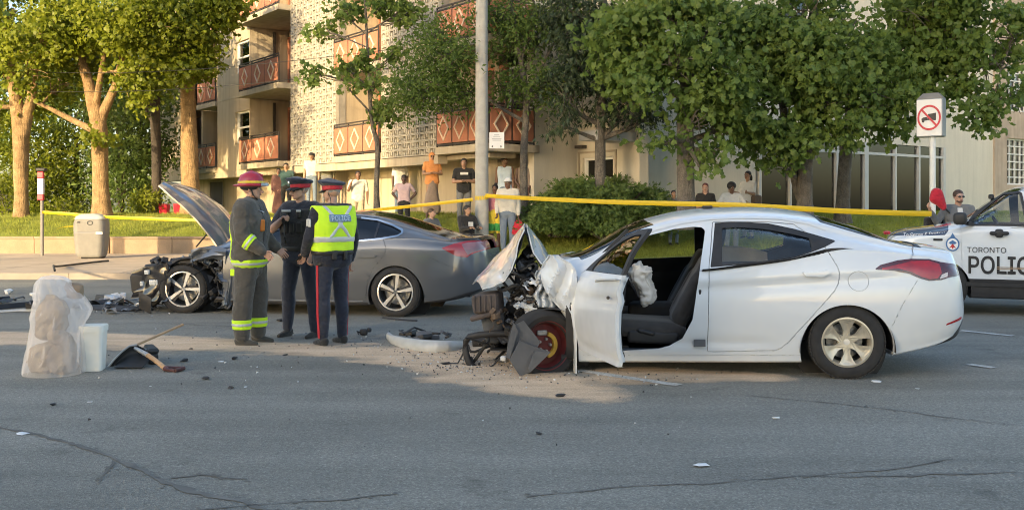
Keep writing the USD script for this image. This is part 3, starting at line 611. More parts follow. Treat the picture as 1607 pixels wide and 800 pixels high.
def wheel(parent, c, R, wid, rim, style, side=-1, name='wheel', spin=0.0, tilt=0.0, near=True):
    """a wheel whose outer face looks along side*y; c is its centre"""
    M = rotz(tilt) @ (rotx(math.pi / 2) if side < 0 else rotx(-math.pi / 2)) @ rotz(spin)        # local z = outwards
    h = wid / 2; tp = [(rim - .012, -h + .02), (rim + .01, -h), (R - .05, -h - .004), (R - .018, -h + .008), (R - .004, -h + .03), (R, -h * .5), (R, h * .5), (R - .004, h - .03), (R - .018, h - .008), (R - .05, h + .004), (rim + .022, h - .001), (rim + .004, h - .012), (rim - .012, h - .02)]
    w = MB().mesh(lathe(tp, 56), M, c).build(name, 'tyre', parent, smooth=40)
    if near:
        gm = MB()
        for k in range(72):
            a = k / 72 * 2 * math.pi
            for z, d in ((-h * .55, .05), (h * .55, -.05)): gm.box(M @ (rotz(a + d) @ np.array([R - .0035, 0, z])) + c, (.010, .020, h * .7), M @ rotz(a + d) @ rotx(.35 * np.sign(z)))
        gm.build('tread', 'tread', w, kind='stuff')
    rp = [(rim - .030, -h + .03), (rim, h - .035), (rim + .004, h - .010), (rim - .010, h - .008), (rim - .022, h - .022), (rim - .035, h - .06)]
    if style == 'six':
        MB().mesh(lathe(rp, 56), M, c).build('rim', 'champagne_alloy', w, smooth=40)
        sp = MB()
        for k in range(6):
            R2 = rotz(k * math.pi / 3)
            poly = [(.0, -.028), (.055, -.030), (.10, -.026), (rim - .055, -.052), (rim - .016, -.080), (rim - .008, .0), (rim - .016, .080), (rim - .055, .052), (.10, .026), (.055, .030), (.0, .028)]
            g = Polygon(poly); t = trimesh.creation.extrude_polygon(g, .022, engine='earcut')
            t = trimesh.Trimesh(t.vertices, t.faces); t = t.subdivide().subdivide(); v = t.vertices.copy(); rr = np.hypot(v[:, 0], v[:, 1]); v[:, 2] += h - .062 + .030 * np.clip(rr / rim, 0, 1) ** 2 - .010 * np.clip(1 - np.abs(v[:, 1]) / .02, 0, 1) * (rr > .07) * (rr < rim - .03)
            sp.mesh(trimesh.Trimesh(v, t.faces, process=False), M @ R2, c)
        sp.mesh(lathe([(0, h - .05), (.066, h - .05), (.072, h - .056), (.072, h - .075)], 32), M, c)
        sp.build('spokes', 'champagne_alloy', w, smooth=35)
        MB().mesh(lathe([(0, h - .038), (.026, h - .039), (.030, h - .046), (.030, h - .052)], 24), M, c).build('hub_cap', 'bright_alloy', w, smooth=35)
        ln = MB()
        for k in range(5): a = k / 5 * 6.283 + .3; ln.mesh(lathe([(0, h - .042), (.008, h - .042), (.010, h - .046), (.010, h - .06)], 8), M, c + M @ np.array([.052 * math.cos(a), .052 * math.sin(a), 0]))
        ln.build('wheel_nuts', 'dark_alloy', w, kind='stuff')
    elif style == 'blade':
        MB().mesh(lathe([(rim - .030, -h + .03), (rim, h - .035), (rim + .004, h - .008), (rim - .012, h - .006), (rim - .016, h - .02)], 56), M, c).build('rim', 'bright_alloy', w, smooth=40)
        sp, dk = MB(), MB()
        for k in range(5):
            R2 = rotz(k * 2 * math.pi / 5)
            a = [(.03, -.012), (.06, -.020), (rim - .018, -.038), (rim - .010, .012), (.06, .010), (.03, .012)]
            sp.prism(Polygon(a), .016, M @ R2, c + M @ np.array([0, 0, h - .040]))
            b = [(.03, .012), (.06, .012), (rim - .012, .014), (rim - .016, .060), (.08, .028), (.03, .025)]
            dk.prism(Polygon(b), .012, M @ R2, c + M @ np.array([0, 0, h - .050]))
        dk.mesh(lathe([(0, h - .03), (.040, h - .03), (.046, h - .04), (.060, h - .055), (.06, h - .08)], 28), M, c)
        sp.build('spokes', 'bright_alloy', w); dk.build('spoke_backs', 'dark_alloy', w)
        MB().mesh(lathe([(0, h - .024), (.024, h - .024), (.028, h - .03)], 24), M, c).build('hub_cap', 'chrome', w)
    elif style == 'steel':
        MB().mesh(lathe([(0, h - .06), (.07, h - .06), (.09, h - .045), (rim * .62, h - .05), (rim * .75, h - .075), (rim - .02, h - .07), (rim - .008, h - .03), (rim + .004, h - .01), (rim - .006, h - .008)], 48), M, c).build('rim', 'dark_alloy', w, smooth=40)
    # brake disc and dark barrel behind the spokes
    MB().mesh(lathe([(0, h - .14), (rim * .72, h - .14), (rim * .72, h - .155), (0, h - .155)], 40), M, c).build('brake_disc', 'scrap_metal', w)
    MB().mesh(lathe([(0, -h + .03), (rim - .03, -h + .03), (rim - .028, h - .04)], 40), M, c).build('barrel', 'dark_alloy', w)
    return w
def frame(cx, cy, psi, pitch=0.0):
    """local -> world matrix rows for a car whose reference point lands at (cx, cy, 0)"""
    Rz_ = np.array([[math.cos(psi), math.sin(psi), 0], [-math.sin(psi), math.cos(psi), 0], [0, 0, 1.0]]); cp, sp = math.cos(pitch), math.sin(pitch)
    return Rz_ @ np.array([[cp, 0, -sp], [0, 1.0, 0], [sp, 0, cp]])
def place(name, label, cat, anchor_world, anchor_local, psi, pitch, group=None):
    R = frame(0, 0, psi, pitch); t = np.asarray(anchor_world, float) - R @ np.asarray(anchor_local, float)
    x = UsdGeom.Xform.Define(stage, numbered('/World/' + name)); m = np.eye(4); m[:3, :3] = R.T; m[3, :3] = t
    x.AddTransformOp().Set(Gf.Matrix4d(*m.ravel().tolist())); tag(x.GetPrim(), label, cat, group)
    def loc(px, py, yl):
        d = R.T @ np.array([(px - CX) / F, 1, -(py - CY) / F]); o = R.T @ (np.array([0, 0, EYE]) - t); k = (yl - o[1]) / d[1]; return o + k * d
    return x.GetPrim(), loc
# ------------------------------------------------------------------ white sedan, front end crushed, driver's door open
wc, WL = place('white_sedan', 'white sedan with crushed front end, buckled hood and open driver door', 'car', (2.875, 8.19, 0), (3.56, -.86, 0), math.radians(7), math.radians(1.0))
st = dict(x=[1.05, 1.25, 1.45, 1.72, 1.95, 2.20, 2.45, 2.75, 3.05, 3.30, 3.55, 3.85, 4.15, 4.40, 4.52, 4.60, 4.64],
          zt=[1.06, 1.10, 1.20, 1.345, 1.41, 1.462, 1.485, 1.490, 1.478, 1.445, 1.385, 1.285, 1.165, 1.125, 1.10, .92, .62],
          zs=[.90, .905, .91, .92, .935, .95, .967, 1.0, 1.035, 1.075, 1.10, 1.09, 1.05, 1.01, .96, .82, .56],
          zr=[1.02, 1.05, 1.12, 1.235, 1.31, 1.345, 1.365, 1.37, 1.355, 1.315, 1.255, 1.175, 1.105, 1.075, 1.05, .88, .59],
          zb=[.13, .13, .13, .13, .13, .13, .13, .13, .13, .135, .14, .175, .225, .28, .31, .36, .43],
          zm=[.56, .56, .56, .56, .56, .56, .56, .56, .57, .58, .58, .59, .60, .60, .59, .57, .51],
          wb=[.80, .82, .83, .83, .83, .83, .83, .83, .83, .83, .83, .82, .78, .70, .62, .50, .40],
          wm=[.86, .875, .88, .885, .885, .885, .885, .885, .885, .885, .89, .885, .865, .80, .73, .61, .48],
          ws=[.79, .81, .82, .825, .83, .83, .83, .83, .82, .81, .80, .785, .77, .71, .64, .54, .44],
          wr=[.70, .685, .66, .625, .60, .59, .585, .58, .58, .575, .575, .60, .64, .61, .56, .48, .40],
          sh=[.80, .80, .80, .81, .82, .83, .845, .87, .89, .905, .915, .92, .91, .88, .84, .74, .54])
xs = np.unique(np.round(np.r_[np.linspace(1.05, 4.40, 84), np.linspace(4.40, 4.64, 16)], 4))
def creases(V):
    V = V.copy(); x, y, z = V[..., 0], V[..., 1], V[..., 2]; w = np.clip((x - 1.2) / .3, 0, 1) * np.clip((4.25 - x) / .5, 0, 1) * (np.abs(y) > .5); zc = .765 + .055 * (x - 1.3)
    d = -.017 * np.exp(-((z - zc + .045) / .040) ** 2) + .006 * np.exp(-((z - zc - .02) / .03) ** 2) - .014 * np.exp(-((z - .315) / .035) ** 2) * np.clip((3.05 - x) / .3, 0, 1)
    V[..., 1] += np.sign(y) * d * w; return V
C = Car(st, xs, creases, 8)
outer, inner = C.solid(), C.solid(-.028)
shell = outer - inner
skin = outer - C.solid(-.012)
bump = C.solid(.004) - C.solid(-.02)
NEAR, FAR = (-1.3, -.30), (.30, 1.3)
dlo = smoothpoly([(2.425, .967), (2.49, 1.353), (2.63, 1.357), (2.80, 1.352), (2.96, 1.340), (3.178, 1.289), (3.35, 1.236), (3.50, 1.188), (3.516, 1.178), (3.413, 1.131), (3.282, 1.084), (3.152, 1.043), (3.0, 1.02), (2.846, 1.004)], .008)
gl = smoothpoly([(2.525, .990), (2.549, 1.306), (2.687, 1.310), (2.83, 1.300), (2.96, 1.284), (3.14, 1.246), (3.292, 1.207), (3.297, 1.098), (3.152, 1.052), (3.0, 1.03), (2.846, 1.015)], .015)
opening = smoothpoly([(1.30, .24), (1.27, .60), (1.30, .92), (1.50, 1.055), (1.738, 1.179), (1.907, 1.25), (2.13, 1.303), (2.297, 1.320), (2.372, 1.314), (2.400, 1.285), (2.346, 1.02), (2.297, .74), (2.26, .516), (2.169, .348), (2.057, .285), (1.968, .262), (1.643, .241)], .03)
fgl = smoothpoly([(1.44, .95), (1.60, 1.09), (1.76, 1.18), (1.95, 1.26), (2.15, 1.315), (2.385, 1.325), (2.40, .98)], .02)
rdoor = smoothpoly([(2.412, .972), (2.383, .234), (2.952, .245), (3.01, .265), (3.07, .315), (3.467, .765), (3.500, .83), (3.510, .902), (3.495, .965), (3.405, 1.138), (3.3, 1.236), (3.18, 1.33), (2.96, 1.352), (2.63, 1.362), (2.47, 1.362)], .015)
arch = Polygon([(3.565 + .392 * math.cos(a), .245 + .395 * math.sin(a)) for a in np.linspace(0, 2 * math.pi, 72)])
ws_poly = [(1.085, -.0), (1.10, -.35), (1.20, -.63), (1.30, -.70), (1.95, -.560), (1.89, -.3), (1.865, 0), (1.89, .3), (1.95, .560), (1.30, .70), (1.20, .63), (1.10, .35)]
rg_poly = [(3.44, -.485), (3.86, -.555), (4.24, -.585), (4.275, -.3), (4.285, 0), (4.275, .3), (4.24, .585), (3.86, .555), (3.44, .485), (3.41, .25), (3.40, 0), (3.41, -.25)]
W_ = zprism(ws_poly, .95, 1.7); RG = zprism(rg_poly, 1.08, 1.7)
fuel = Polygon([(3.664 + .084 * math.cos(a), .84 + .084 * math.sin(a)) for a in np.linspace(0, 6.283, 40)])
tail = smoothpoly([(3.796, .939), (3.854, .977), (4.002, 1.013), (4.118, 1.024), (4.274, 1.018), (4.378, .990), (4.46, .976), (4.55, .96), (4.55, .87), (4.43, .858), (4.365, .841), (4.25, .836), (4.167, .862), (4.084, .900), (3.959, .926)], .006)
tail_red = smoothpoly([(4.10, .915), (4.19, .872), (4.26, .850), (4.33, .855), (4.37, .90), (4.36, .975), (4.27, 1.005), (4.12, 1.005), (3.86, .950), (3.86, .935), (4.0, .945)], .006)
tail_clear = smoothpoly([(4.345, .848), (4.42, .866), (4.43, .905), (4.37, .885)], .004)
line = lambda pts, w=.0035: LineString(pts).buffer(w)
grooves = [rdoor.boundary.buffer(.0035), fuel.boundary.buffer(.002), line([(4.20, 1.135), (4.155, 1.075), (4.115, 1.022)], .006), line([(4.15, .84), (4.02, .64), (3.93, .45)], .0025), line([(1.30, .93), (1.55, 1.09), (1.762, 1.215), (1.969, 1.292), (2.196, 1.345), (2.45, 1.378), (2.75, 1.385), (3.05, 1.372), (3.30, 1.325), (3.45, 1.27)], .003), line([(1.30, .205), (3.17, .205)], .0025)]
body = shell - yprism(dlo, *NEAR) - yprism(dlo, *FAR) - yprism(fgl, *FAR) - yprism(opening, *NEAR) - W_ - RG - yprism(rdoor, *NEAR) - yprism(arch, *NEAR) - yprism(arch, *FAR) - yprism(fuel, *NEAR) - m3.Manifold.cube((.36, .6, 1.2)).translate((.9, -1.0, -.30))
body = body - union([yprism(g, *NEAR) for g in grooves]) ^ m3.Manifold.cube((9, 9, 9), True) if False else body - (union([yprism(g, *NEAR) for g in grooves]) ^ skin)
body = body - yprism(tail, -1.3, -.28) - yprism(tail, .28, 1.3)
# crease pulled into the side and pressed handle recess are in the panels below
C.part('body', body, 'white_paint', wc)
rd = (shell ^ yprism(rdoor.buffer(-.0035), *NEAR)) - yprism(dlo, *NEAR)
rdp = C.part('rear_door', rd, 'white_paint', wc)
MBh = MB()
hb = [WL(1262, 430, -.885), WL(1276, 432.5, -.885), WL(1290, 431, -.885), WL(1301, 428, -.885)]
ys_ = -.872
hp = Polygon([(hb[0][0], hb[0][2] + .012), (hb[0][0] + .02, hb[0][2] - .012), (hb[2][0], hb[2][2] - .012), (hb[3][0], hb[3][2]), (hb[3][0] - .01, hb[3][2] + .015), (hb[1][0], hb[1][2] + .022)]).buffer(.008)
yb_ = float(np.interp(hb[1][0], st['x'], st['wm']))
C.part('door_handle', (C.solid(.028) - C.solid(-.0)) ^ yprism(hp, *NEAR), 'white_paint', rdp, .04)
for side, yy0 in (('near', NEAR), ('far', FAR)):
    C.part('window_trim', (shell ^ yprism(dlo.buffer(-.002), *yy0)) - yprism(gl, *yy0), 'black_plastic', rdp if side == 'near' else wc)
    C.part('rear_door_window', (C.solid(-.008) - C.solid(-.012)) ^ yprism(gl.buffer(.004), *yy0), 'car_glass', rdp if side == 'near' else wc)
C.part('front_window', (C.solid(-.008) - C.solid(-.012)) ^ yprism(fgl.buffer(.004), *FAR), 'car_glass', wc)
C.part('windscreen', (C.solid(-.004) - C.solid(-.009)) ^ zprism(np.array(ws_poly) * (1, 1.005), .95, 1.7), 'windscreen_glass', wc)
C.part('rear_window', (C.solid(-.004) - C.solid(-.009)) ^ zprism(np.array(rg_poly), 1.06, 1.7), 'car_glass', wc)
edge = LineString(rg_poly + rg_poly[:1]).buffer(.022)
C.part('rear_window_edge', (C.solid(.0005) - C.solid(-.006)) ^ zprism(list(edge.exterior.coords), 1.1, 1.7) - zprism(np.array(edge.interiors[0].coords) if edge.interiors else rg_poly, 1.0, 1.8), 'black_plastic', wc)
C.part('fuel_flap', (shell ^ yprism(fuel.buffer(-.002), *NEAR)), 'white_paint', wc)
for a, b in (((-1.3, -.28)), (.28, 1.3)):
    tl = C.part('tail_light', bump ^ yprism(tail, a, b) - yprism(tail_red, a, b) - yprism(tail_clear, a, b), 'dark_lens', wc, .01)
    C.part('red_lens', bump ^ (yprism(tail_red, a, b) - yprism(tail_clear, a, b)), 'red_lens', tl, .01)
    C.part('clear_lens', bump ^ yprism(tail_clear, a, b), 'clear_lens', tl, .01)
refl = smoothpoly([(4.40, .448), (4.41, .465), (4.56, .515), (4.57, .49)], .003)
C.part('reflector', bump ^ yprism(refl, *NEAR), 'red_lens', wc, .01)
valance = smoothpoly([(4.33, .20), (4.36, .285), (4.50, .345), (4.60, .47), (4.68, .47), (4.68, .20)], .003)
C.part('bumper_valance', (C.solid(.003) - C.solid(-.02)) ^ yprism(valance, -1.0, 1.0), 'black_plastic', wc, .01)
# wheel arch liners, underbody
for sgn in (-1, 1):
    m = MB(); ang = np.linspace(-.05, math.pi + .05, 40); g = np.stack([np.stack([3.565 + .397 * np.cos(ang), np.full(40, yv), .245 + .40 * np.sin(ang)], 1) for yv in (sgn * .868, sgn * .55)], 0)
    m.grid(g if sgn > 0 else g[::-1]); m.mesh(lathe([(0, -.01), (.40, -.01), (.40, .01), (0, .01)], 40), rotx(math.pi / 2), (3.565, sgn * .54, .245)); m.build('arch_liner', 'black_plastic', wc)
MB().span((1.1, -.76, .14), (3.15, .76, .19)).span((3.98, -.6, .29), (4.4, .6, .33)).build('underbody', 'black_plastic', wc)
# interior trim hanging inside the shell
lin_ = (C.solid(-.030) - C.solid(-.055)) ^ m3.Manifold.cube((2.75, 3, 3)).translate((1.15, -1.5, 0))
lin_ = lin_ - yprism(opening.buffer(.02), *NEAR) - yprism(gl.buffer(.01), *NEAR) - yprism(gl.buffer(.01), *FAR) - yprism(fgl, *FAR) - W_ - RG - yprism(arch.buffer(.02), *NEAR) - yprism(arch.buffer(.02), *FAR)
C.part('cabin_trim', lin_, 'dark_interior', wc, .0)
dash = rbox((.50, 1.48, .34), .08); MB().mesh(dash, roty(.12), (1.44, 0, .80)).mesh(rbox((.5, .24, .34), .05), None, (1.95, 0, .42)).mesh(rbox((.8, .2, .14), .04), None, (2.2, 0, .40)).build('dashboard', 'dark_interior', wc, smooth=50)
sw_ = MB(); ang = np.linspace(0, 2 * math.pi, 33); Rs = roty(-.45)
sw_.tube(np.array([Rs @ np.array([0, .185 * math.cos(a), .185 * math.sin(a)]) for a in ang]) + (1.72, -.37, .84), .016, 8)
for a in (0, math.pi, -math.pi / 2): sw_.bar(np.array([1.71, -.37, .84]), Rs @ np.array([0, .18 * math.cos(a), .18 * math.sin(a)]) + (1.72, -.37, .84), .05, .02)
sw_.bar((1.5, -.37, .74), (1.72, -.37, .84), .06, .06); sw_.build('steering_wheel', 'gloss_black', wc, smooth=50)
def softened(m, res=.03, it=8):
    t = totm(m.refine_to_length(res)); trimesh.smoothing.filter_taubin(t, .5, -.53, it); return t
bag = hull(((1.79, -.37, .93), (.05, .12, .07)), ((1.90, -.38, .90), (.07, .13, .05)), ((1.81, -.37, .72), (.05, .11, .09)), ((1.87, -.38, .63), (.06, .10, .05)), n=20)
bt = totm(bag.refine_to_length(.022)); bt.fix_normals(); bn = bt.vertex_normals
bt.vertices += bn * ((meshkit.fbm(bt.vertices * 11, 3, 2) - .5) * .06 - .032 * (1 - np.abs(meshkit.noise(bt.vertices * (16, 16, 34), 5) - .5) * 2) ** 4)[:, None]
bt.vertices[:, 0] += .035 * np.sin((bt.vertices[:, 2] - .6) * 17)
obj('driver_airbag', bt, 'airbag_cloth', wc, True)
def seat(y, xo=0.0):
    cu = softened(union([hull(((1.62 + xo, y - .20, .42), .08), ((1.62 + xo, y + .20, .42), .08), ((2.14 + xo, y - .21, .38), .09), ((2.14 + xo, y + .21, .38), .09)), hull(((1.66 + xo, y - .24, .40), .07), ((2.10 + xo, y - .24, .38), .08)), hull(((1.66 + xo, y + .24, .40), .07), ((2.10 + xo, y + .24, .38), .08))]))
    s = obj('front_seat', cu, 'seat_cloth', wc, True)
    bk = softened(union([hull(((2.16 + xo, y - .19, .46), .08), ((2.16 + xo, y + .19, .46), .08), ((2.44 + xo, y - .16, 1.02), .06), ((2.44 + xo, y + .16, 1.02), .06)), hull(((2.14 + xo, y - .23, .52), .06), ((2.33 + xo, y - .21, .88), .05)), hull(((2.14 + xo, y + .23, .52), .06), ((2.33 + xo, y + .21, .88), .05))]))
    obj('backrest', bk, 'seat_cloth', s, True)
    hr = softened(hull(((2.545 + xo, y - .10, 1.16), .04), ((2.545 + xo, y + .10, 1.16), .04), ((2.57 + xo, y - .085, 1.29), .038), ((2.57 + xo, y + .085, 1.29), .038)), .025, 4); obj('headrest', hr, 'seat_cloth', s, True)
    pm = MB(); pm.tube([(2.48 + xo, y - .06, 1.02), (2.535 + xo, y - .06, 1.15)], .007, 6); pm.tube([(2.48 + xo, y + .06, 1.02), (2.535 + xo, y + .06, 1.15)], .007, 6); pm.build('headrest_post', 'chrome', s)
    MB().mesh(rbox((.46, .05, .12), .03), roty(.06), (1.92 + xo, y - .285, .335)).mesh(rbox((.16, .04, .045), .02), roty(.25), (1.86 + xo, y - .315, .385)).build('seat_side_trim', 'black_plastic', s, smooth=50)
    MB().span((1.62 + xo, y - .22, .20), (1.70 + xo, y + .22, .25)).span((2.08 + xo, y - .22, .20), (2.16 + xo, y + .22, .26)).build('seat_rail', 'black_plastic', s)
seat(-.37); seat(.37)
obj('rear_seat', softened(union([hull(((2.75, -.6, .42), .1), ((2.75, .6, .42), .1), ((3.25, -.6, .38), .1), ((3.25, .6, .38), .1)), hull(((3.28, -.6, .45), .09), ((3.28, .6, .45), .09), ((3.52, -.52, .98), .06), ((3.52, .52, .98), .06))]), .06), 'seat_cloth', wc, True)
g = np.array([[(x, .66 - .02 * math.sin(x * 5), z) for z in np.linspace(.93, np.interp(x, [2.5, 2.8, 3.0, 3.12], [1.095, 1.09, 1.06, 1.02]), 6)] for x in np.linspace(2.5, 3.12, 14)])
obj('side_airbag', sheet(g, .02), 'airbag_cloth', wc, True)
MB().bar((2.40, -.80, .35), (2.43, -.66, 1.2), .05, .004).build('seat_belt', 'black_plastic', wc)
# sill plate, striker, door-jamb details, warning sticker
MB().span((1.36, -.83, .232), (1.99, -.70, .243)).build('sill_plate', 'grey_plastic', wc)
q = WL(1098, 538, -.872); MB().span((q[0] - .05, -.885, q[2] - .03), (q[0] + .05, -.862, q[2] + .03)).build('tyre_sticker', 'grey_plastic', wc)
q = WL(1094, 481, -.84); MB().mesh(rbox((.03, .03, .055), .01), None, (q[0], -.862, q[2])).build('door_striker', 'black_plastic', wc)
q = WL(1098, 462, -.84); MB().mesh(rbox((.022, .02, .09), .008), roty(.1), (q[0], -.862, q[2])).build('latch', 'black_plastic', wc)
# roof antenna patch
q = WL(1110, 327, -.1); MB().mesh(rbox((.10, .04, .03), .012), None, (q[0], -.1, 1.492)).build('roof_dent_tape', 'black_plastic', wc)
# wheels
wheel(wc, np.array([3.565, -.765, .316]), .318, .205, .212, 'six', -1, spin=.52)
wheel(wc, np.array([3.565, .765, .316]), .318, .205, .212, 'steel', 1, near=False)
wheel(wc, np.array([.95, .74, .30]), .316, .205, .205, 'steel', 1, near=False)
# --- the open front door: cut from the same shell, swung out on its hinges
fd = smoothpoly([(1.262, .262), (1.245, .60), (1.262, .90), (1.44, 1.055), (1.738, 1.195), (1.95, 1.272), (2.2, 1.325), (2.385, 1.338), (2.410, 1.315), (2.405, .975), (2.388, .60), (2.375, .42), (2.345, .265)], .02)
fdgl = smoothpoly([(1.50, .965), (1.60, 1.055), (1.76, 1.155), (1.95, 1.232), (2.15, 1.280), (2.345, 1.292), (2.352, .985)], .02)
th = math.radians(70); Hx = np.array([1.25, -.85]); Rd = rotz(-th)
def swing(prim_name, m, material, parent, maxd=.007):
    t = totm(m); v = t.vertices[t.faces].reshape(-1, 3); fn = np.repeat(t.face_normals, 3, 0); d, i = C.tree.query(v, k=4); w = 1 / (d + 1e-5); w /= w.sum(1, keepdims=True)
    rn = (C.n[i] * w[..., None]).sum(1); rn /= np.linalg.norm(rn, axis=1, keepdims=True) + 1e-9; ok = C.near(v, i[:, 0]) < maxd; ok &= (rn * fn).sum(1) > .55; n = np.where(ok[:, None], rn, fn)
    o = np.r_[Hx, 0]; return raw(prim_name, (v - o) @ Rd.T + o, np.arange(len(v)).reshape(-1, 3), n @ Rd.T, material, parent)
fds = ((C.solid() - C.solid(-.03)) ^ yprism(fd, *NEAR)) - yprism(fdgl, *NEAR)
trimz = yprism(Polygon([(1.30, .955), (2.5, .985), (2.5, 1.6), (1.2, 1.6)]), *NEAR)
dp = swing('front_door', fds - trimz, 'white_paint', wc)
swing('window_frame', fds ^ trimz, 'black_plastic', dp)
swing('door_glass', (C.solid(-.008) - C.solid(-.012)) ^ yprism(fdgl.buffer(.004), *NEAR), 'windscreen_glass', dp)
swing('door_inner_edge', (C.solid(-.03) - C.solid(-.058)) ^ yprism(Polygon([(1.33, .30), (1.31, .94), (2.385, .965), (2.36, .60), (2.32, .30)]), *NEAR), 'white_inner', dp, 0)
swing('door_card', (C.solid(-.059) - C.solid(-.080)) ^ yprism(Polygon([(1.35, .33), (1.33, .80), (2.34, .83), (2.32, .60), (2.27, .33)]), *NEAR), 'dark_interior', dp, 0)
o = np.r_[Hx, 0]; sw2 = lambda p: (np.asarray(p, float) - o) @ Rd.T + o
MB().mesh(trimesh.creation.icosphere(2, .014), None, sw2((2.25, -.892, .80))).build('key_lock', 'dark_trim', dp)
# --- crumpled left fender between door hinge and wheel
rows = [(402, 860, 876), (412, 852, 896), (424, 848, 904), (438, 850, 905), (452, 855, 905), (464, 861, 905), (474, 869, 905), (486, 880, 905), (500, 889, 905), (518, 897, 905), (545, 900, 905.5), (590, 900.5, 905.5)]
gq = []
for py in np.linspace(400, 590, 46):
    l = np.interp(py, [r[0] for r in rows], [r[1] for r in rows]); r = np.interp(py, [q[0] for q in rows], [q[2] for q in rows]); row = []
    for u in np.linspace(0, 1, 26):
        w = float(np.clip((500 - py) / 40, 0, 1)); am = .15 * ((1 - u) ** 1.1 * .8 + .20) * w
        f = (meshkit.fbm(np.array([u * 3.2, py * .045, 3.3]), 4, 2) - .5) * 1.3 + 1.1 * (abs(((u * 1.6 + py * .018 + .5 * meshkit.noise(np.array([u * 2, py * .04, 1.]))) % 1) - .5) * 2 - .5)
        row.append(WL(l + (r - l) * u, py, -.855 + .10 * (1 - u) ** 2 + am * f * .9))
    gq.append(row)
obj('crumpled_fender', sheet(np.array(gq)[:, ::-1], .006), 'white_paint', wc, 20)
gq = []
for k, py in enumerate(np.linspace(424, 482, 22)):      # torn strip of inner wing, folded like paper
    gq.append([WL(842 + 26 * u + 3 * math.sin(py * .2), py, -.70 - .05 * math.sin(u * 14 + py * .11) + .08 * meshkit.noise(np.array([u * 6, py * .1, 1.]))) for u in np.linspace(0, 1, 18)])
obj('torn_inner_wing', sheet(np.array(gq)[:, ::-1], .005), 'white_paint', wc, 30)
# --- buckled hood: two plates folded upwards along a crease across the car
def plate(near_px, far_px, yn, yf, nu=30, nv=22, seed=0, amp=.022):
    a, b = np.array(near_px, float), np.array(far_px, float); g = []
    for u in np.linspace(0, 1, nu):
        pa = np.array([np.interp(u, np.linspace(0, 1, len(a)), a[:, k]) for k in (0, 1)]); pb = np.array([np.interp(u, np.linspace(0, 1, len(b)), b[:, k]) for k in (0, 1)]); A, B = WL(*pa, yn), WL(*pb, yf); row = []
        for v in np.linspace(0, 1, nv):
            q = A + (B - A) * v; f = (meshkit.fbm(np.array([u * 4.5, v * 4.5, seed]), 4, seed) - .5) * 2
            row.append(q + np.array([-.6, -.3, .7]) * amp * f * min(1, 6 * u * (1 - u) + .25) + np.array([0, 0, .05]) * math.sin(v * math.pi))
        g.append(row)
    return np.array(g)
gp = plate([(757, 455), (775, 449), (791, 441), (803, 424), (809, 404), (814, 385), (824, 361)], [(743, 447), (752, 434), (766, 418), (782, 401), (798, 385), (811, 371), (825, 357)], -.66, .70, seed=4)
hd = obj('buckled_hood', sheet(gp[:, ::-1], .012), 'white_paint', wc, 40)
gp2 = plate([(829, 362), (834, 380), (838, 396), (845, 406), (851, 414)], [(826, 357), (838, 366), (850, 380), (860, 398), (869, 414)], -.60, .66, seed=9, amp=.02)
obj('rear_hood_flap', sheet(gp2, .012), 'white_paint', hd, 40)
g = plate([(790, 446), (806, 425), (815, 392), (825, 366), (833, 390), (848, 420)], [(792, 440), (804, 420), (813, 392), (825, 362), (836, 392), (850, 416)], -.52, .60, seed=2, amp=.03)
obj('hood_underside', sheet(g[:, ::-1], .01), 'black_plastic', hd, 40)
# --- engine bay wreckage
er = np.random.default_rng(21)
def junk(name, material, boxes, n, sz, kinds=('box', 'tube', 'plate'), yr=(-.62, .3), smooth=False):
    m = MB()
    for _ in range(n):
        x0, y0, x1, y1 = boxes[er.integers(len(boxes))]; p = WL(er.uniform(x0, x1), er.uniform(y0, y1), er.uniform(*yr)); s = er.uniform(*sz); k = kinds[er.integers(len(kinds))]; R = rotz(er.uniform(0, 6)) @ rotx(er.uniform(-1, 1)) @ roty(er.uniform(-1, 1))
        if k == 'box': m.mesh(rbox(np.array([s, s * er.uniform(.5, 1), s * er.uniform(.3, .9)]), s * .08, 6), R, p)
        elif k == 'tube':
            t = np.linspace(0, 1, 9); d = R @ np.array([s * 2, 0, 0]); w = R @ np.array([0, s, 0]); m.tube(p + d * (t[:, None] - .5) + w * np.sin(t * 5 + er.uniform(0, 6))[:, None] * .5, er.uniform(.006, .017), 6)
        else:
            gg = np.array([[R @ np.array([u * s * 1.6, v * s, .25 * s * (meshkit.noise(np.array([u * 5, v * 5, s * 99])) - .5) + .1 * s * math.sin(u * 7)]) + p for v in np.linspace(-.5, .5, 7)] for u in np.linspace(-.5, .5, 8)]); m.mesh(sheet(gg, .004))
    return m.build(name, material, wc, smooth, kind='stuff')
core = MB()
for px, py, sx, sy in [(826, 432, .14, .20), (818, 470, .22, .16), (834, 460, .18, .2), (808, 505, .22, .2), (828, 492, .22, .18), (785, 520, .16, .10), (826, 405, .08, .16), (840, 510, .2, .2), (860, 470, .2, .25)]:
    p = WL(px, py, .05); t = rbox((sx, .9, sy), .05, 8); core.mesh(t, rotx(.1) @ roty(.2), p)
t = core.get(); t.vertices += (np.stack([meshkit.fbm(t.vertices * 7 + k * 9, 3, k) for k in range(3)], 1) - .5) * .08; obj('engine_block', t, 'black_plastic', wc, 30)
B0, B1, B2, B3 = (817, 395, 835, 420), (810, 424, 850, 460), (797, 450, 848, 505), (785, 480, 840, 545)
junk('engine_parts', 'black_plastic', [B0, B1, B1, B2, B2, B3], 80, (.04, .10)); junk('grey_parts', 'grey_plastic', [B0, B1, B2, B3], 22, (.03, .08), ('plate', 'tube', 'box')); junk('metal_scrap', 'scrap_metal', [(812, 430, 850, 490), (795, 462, 840, 505), (815, 400, 836, 425)], 26, (.02, .055), ('plate', 'box', 'tube'), (-.72, -.3))
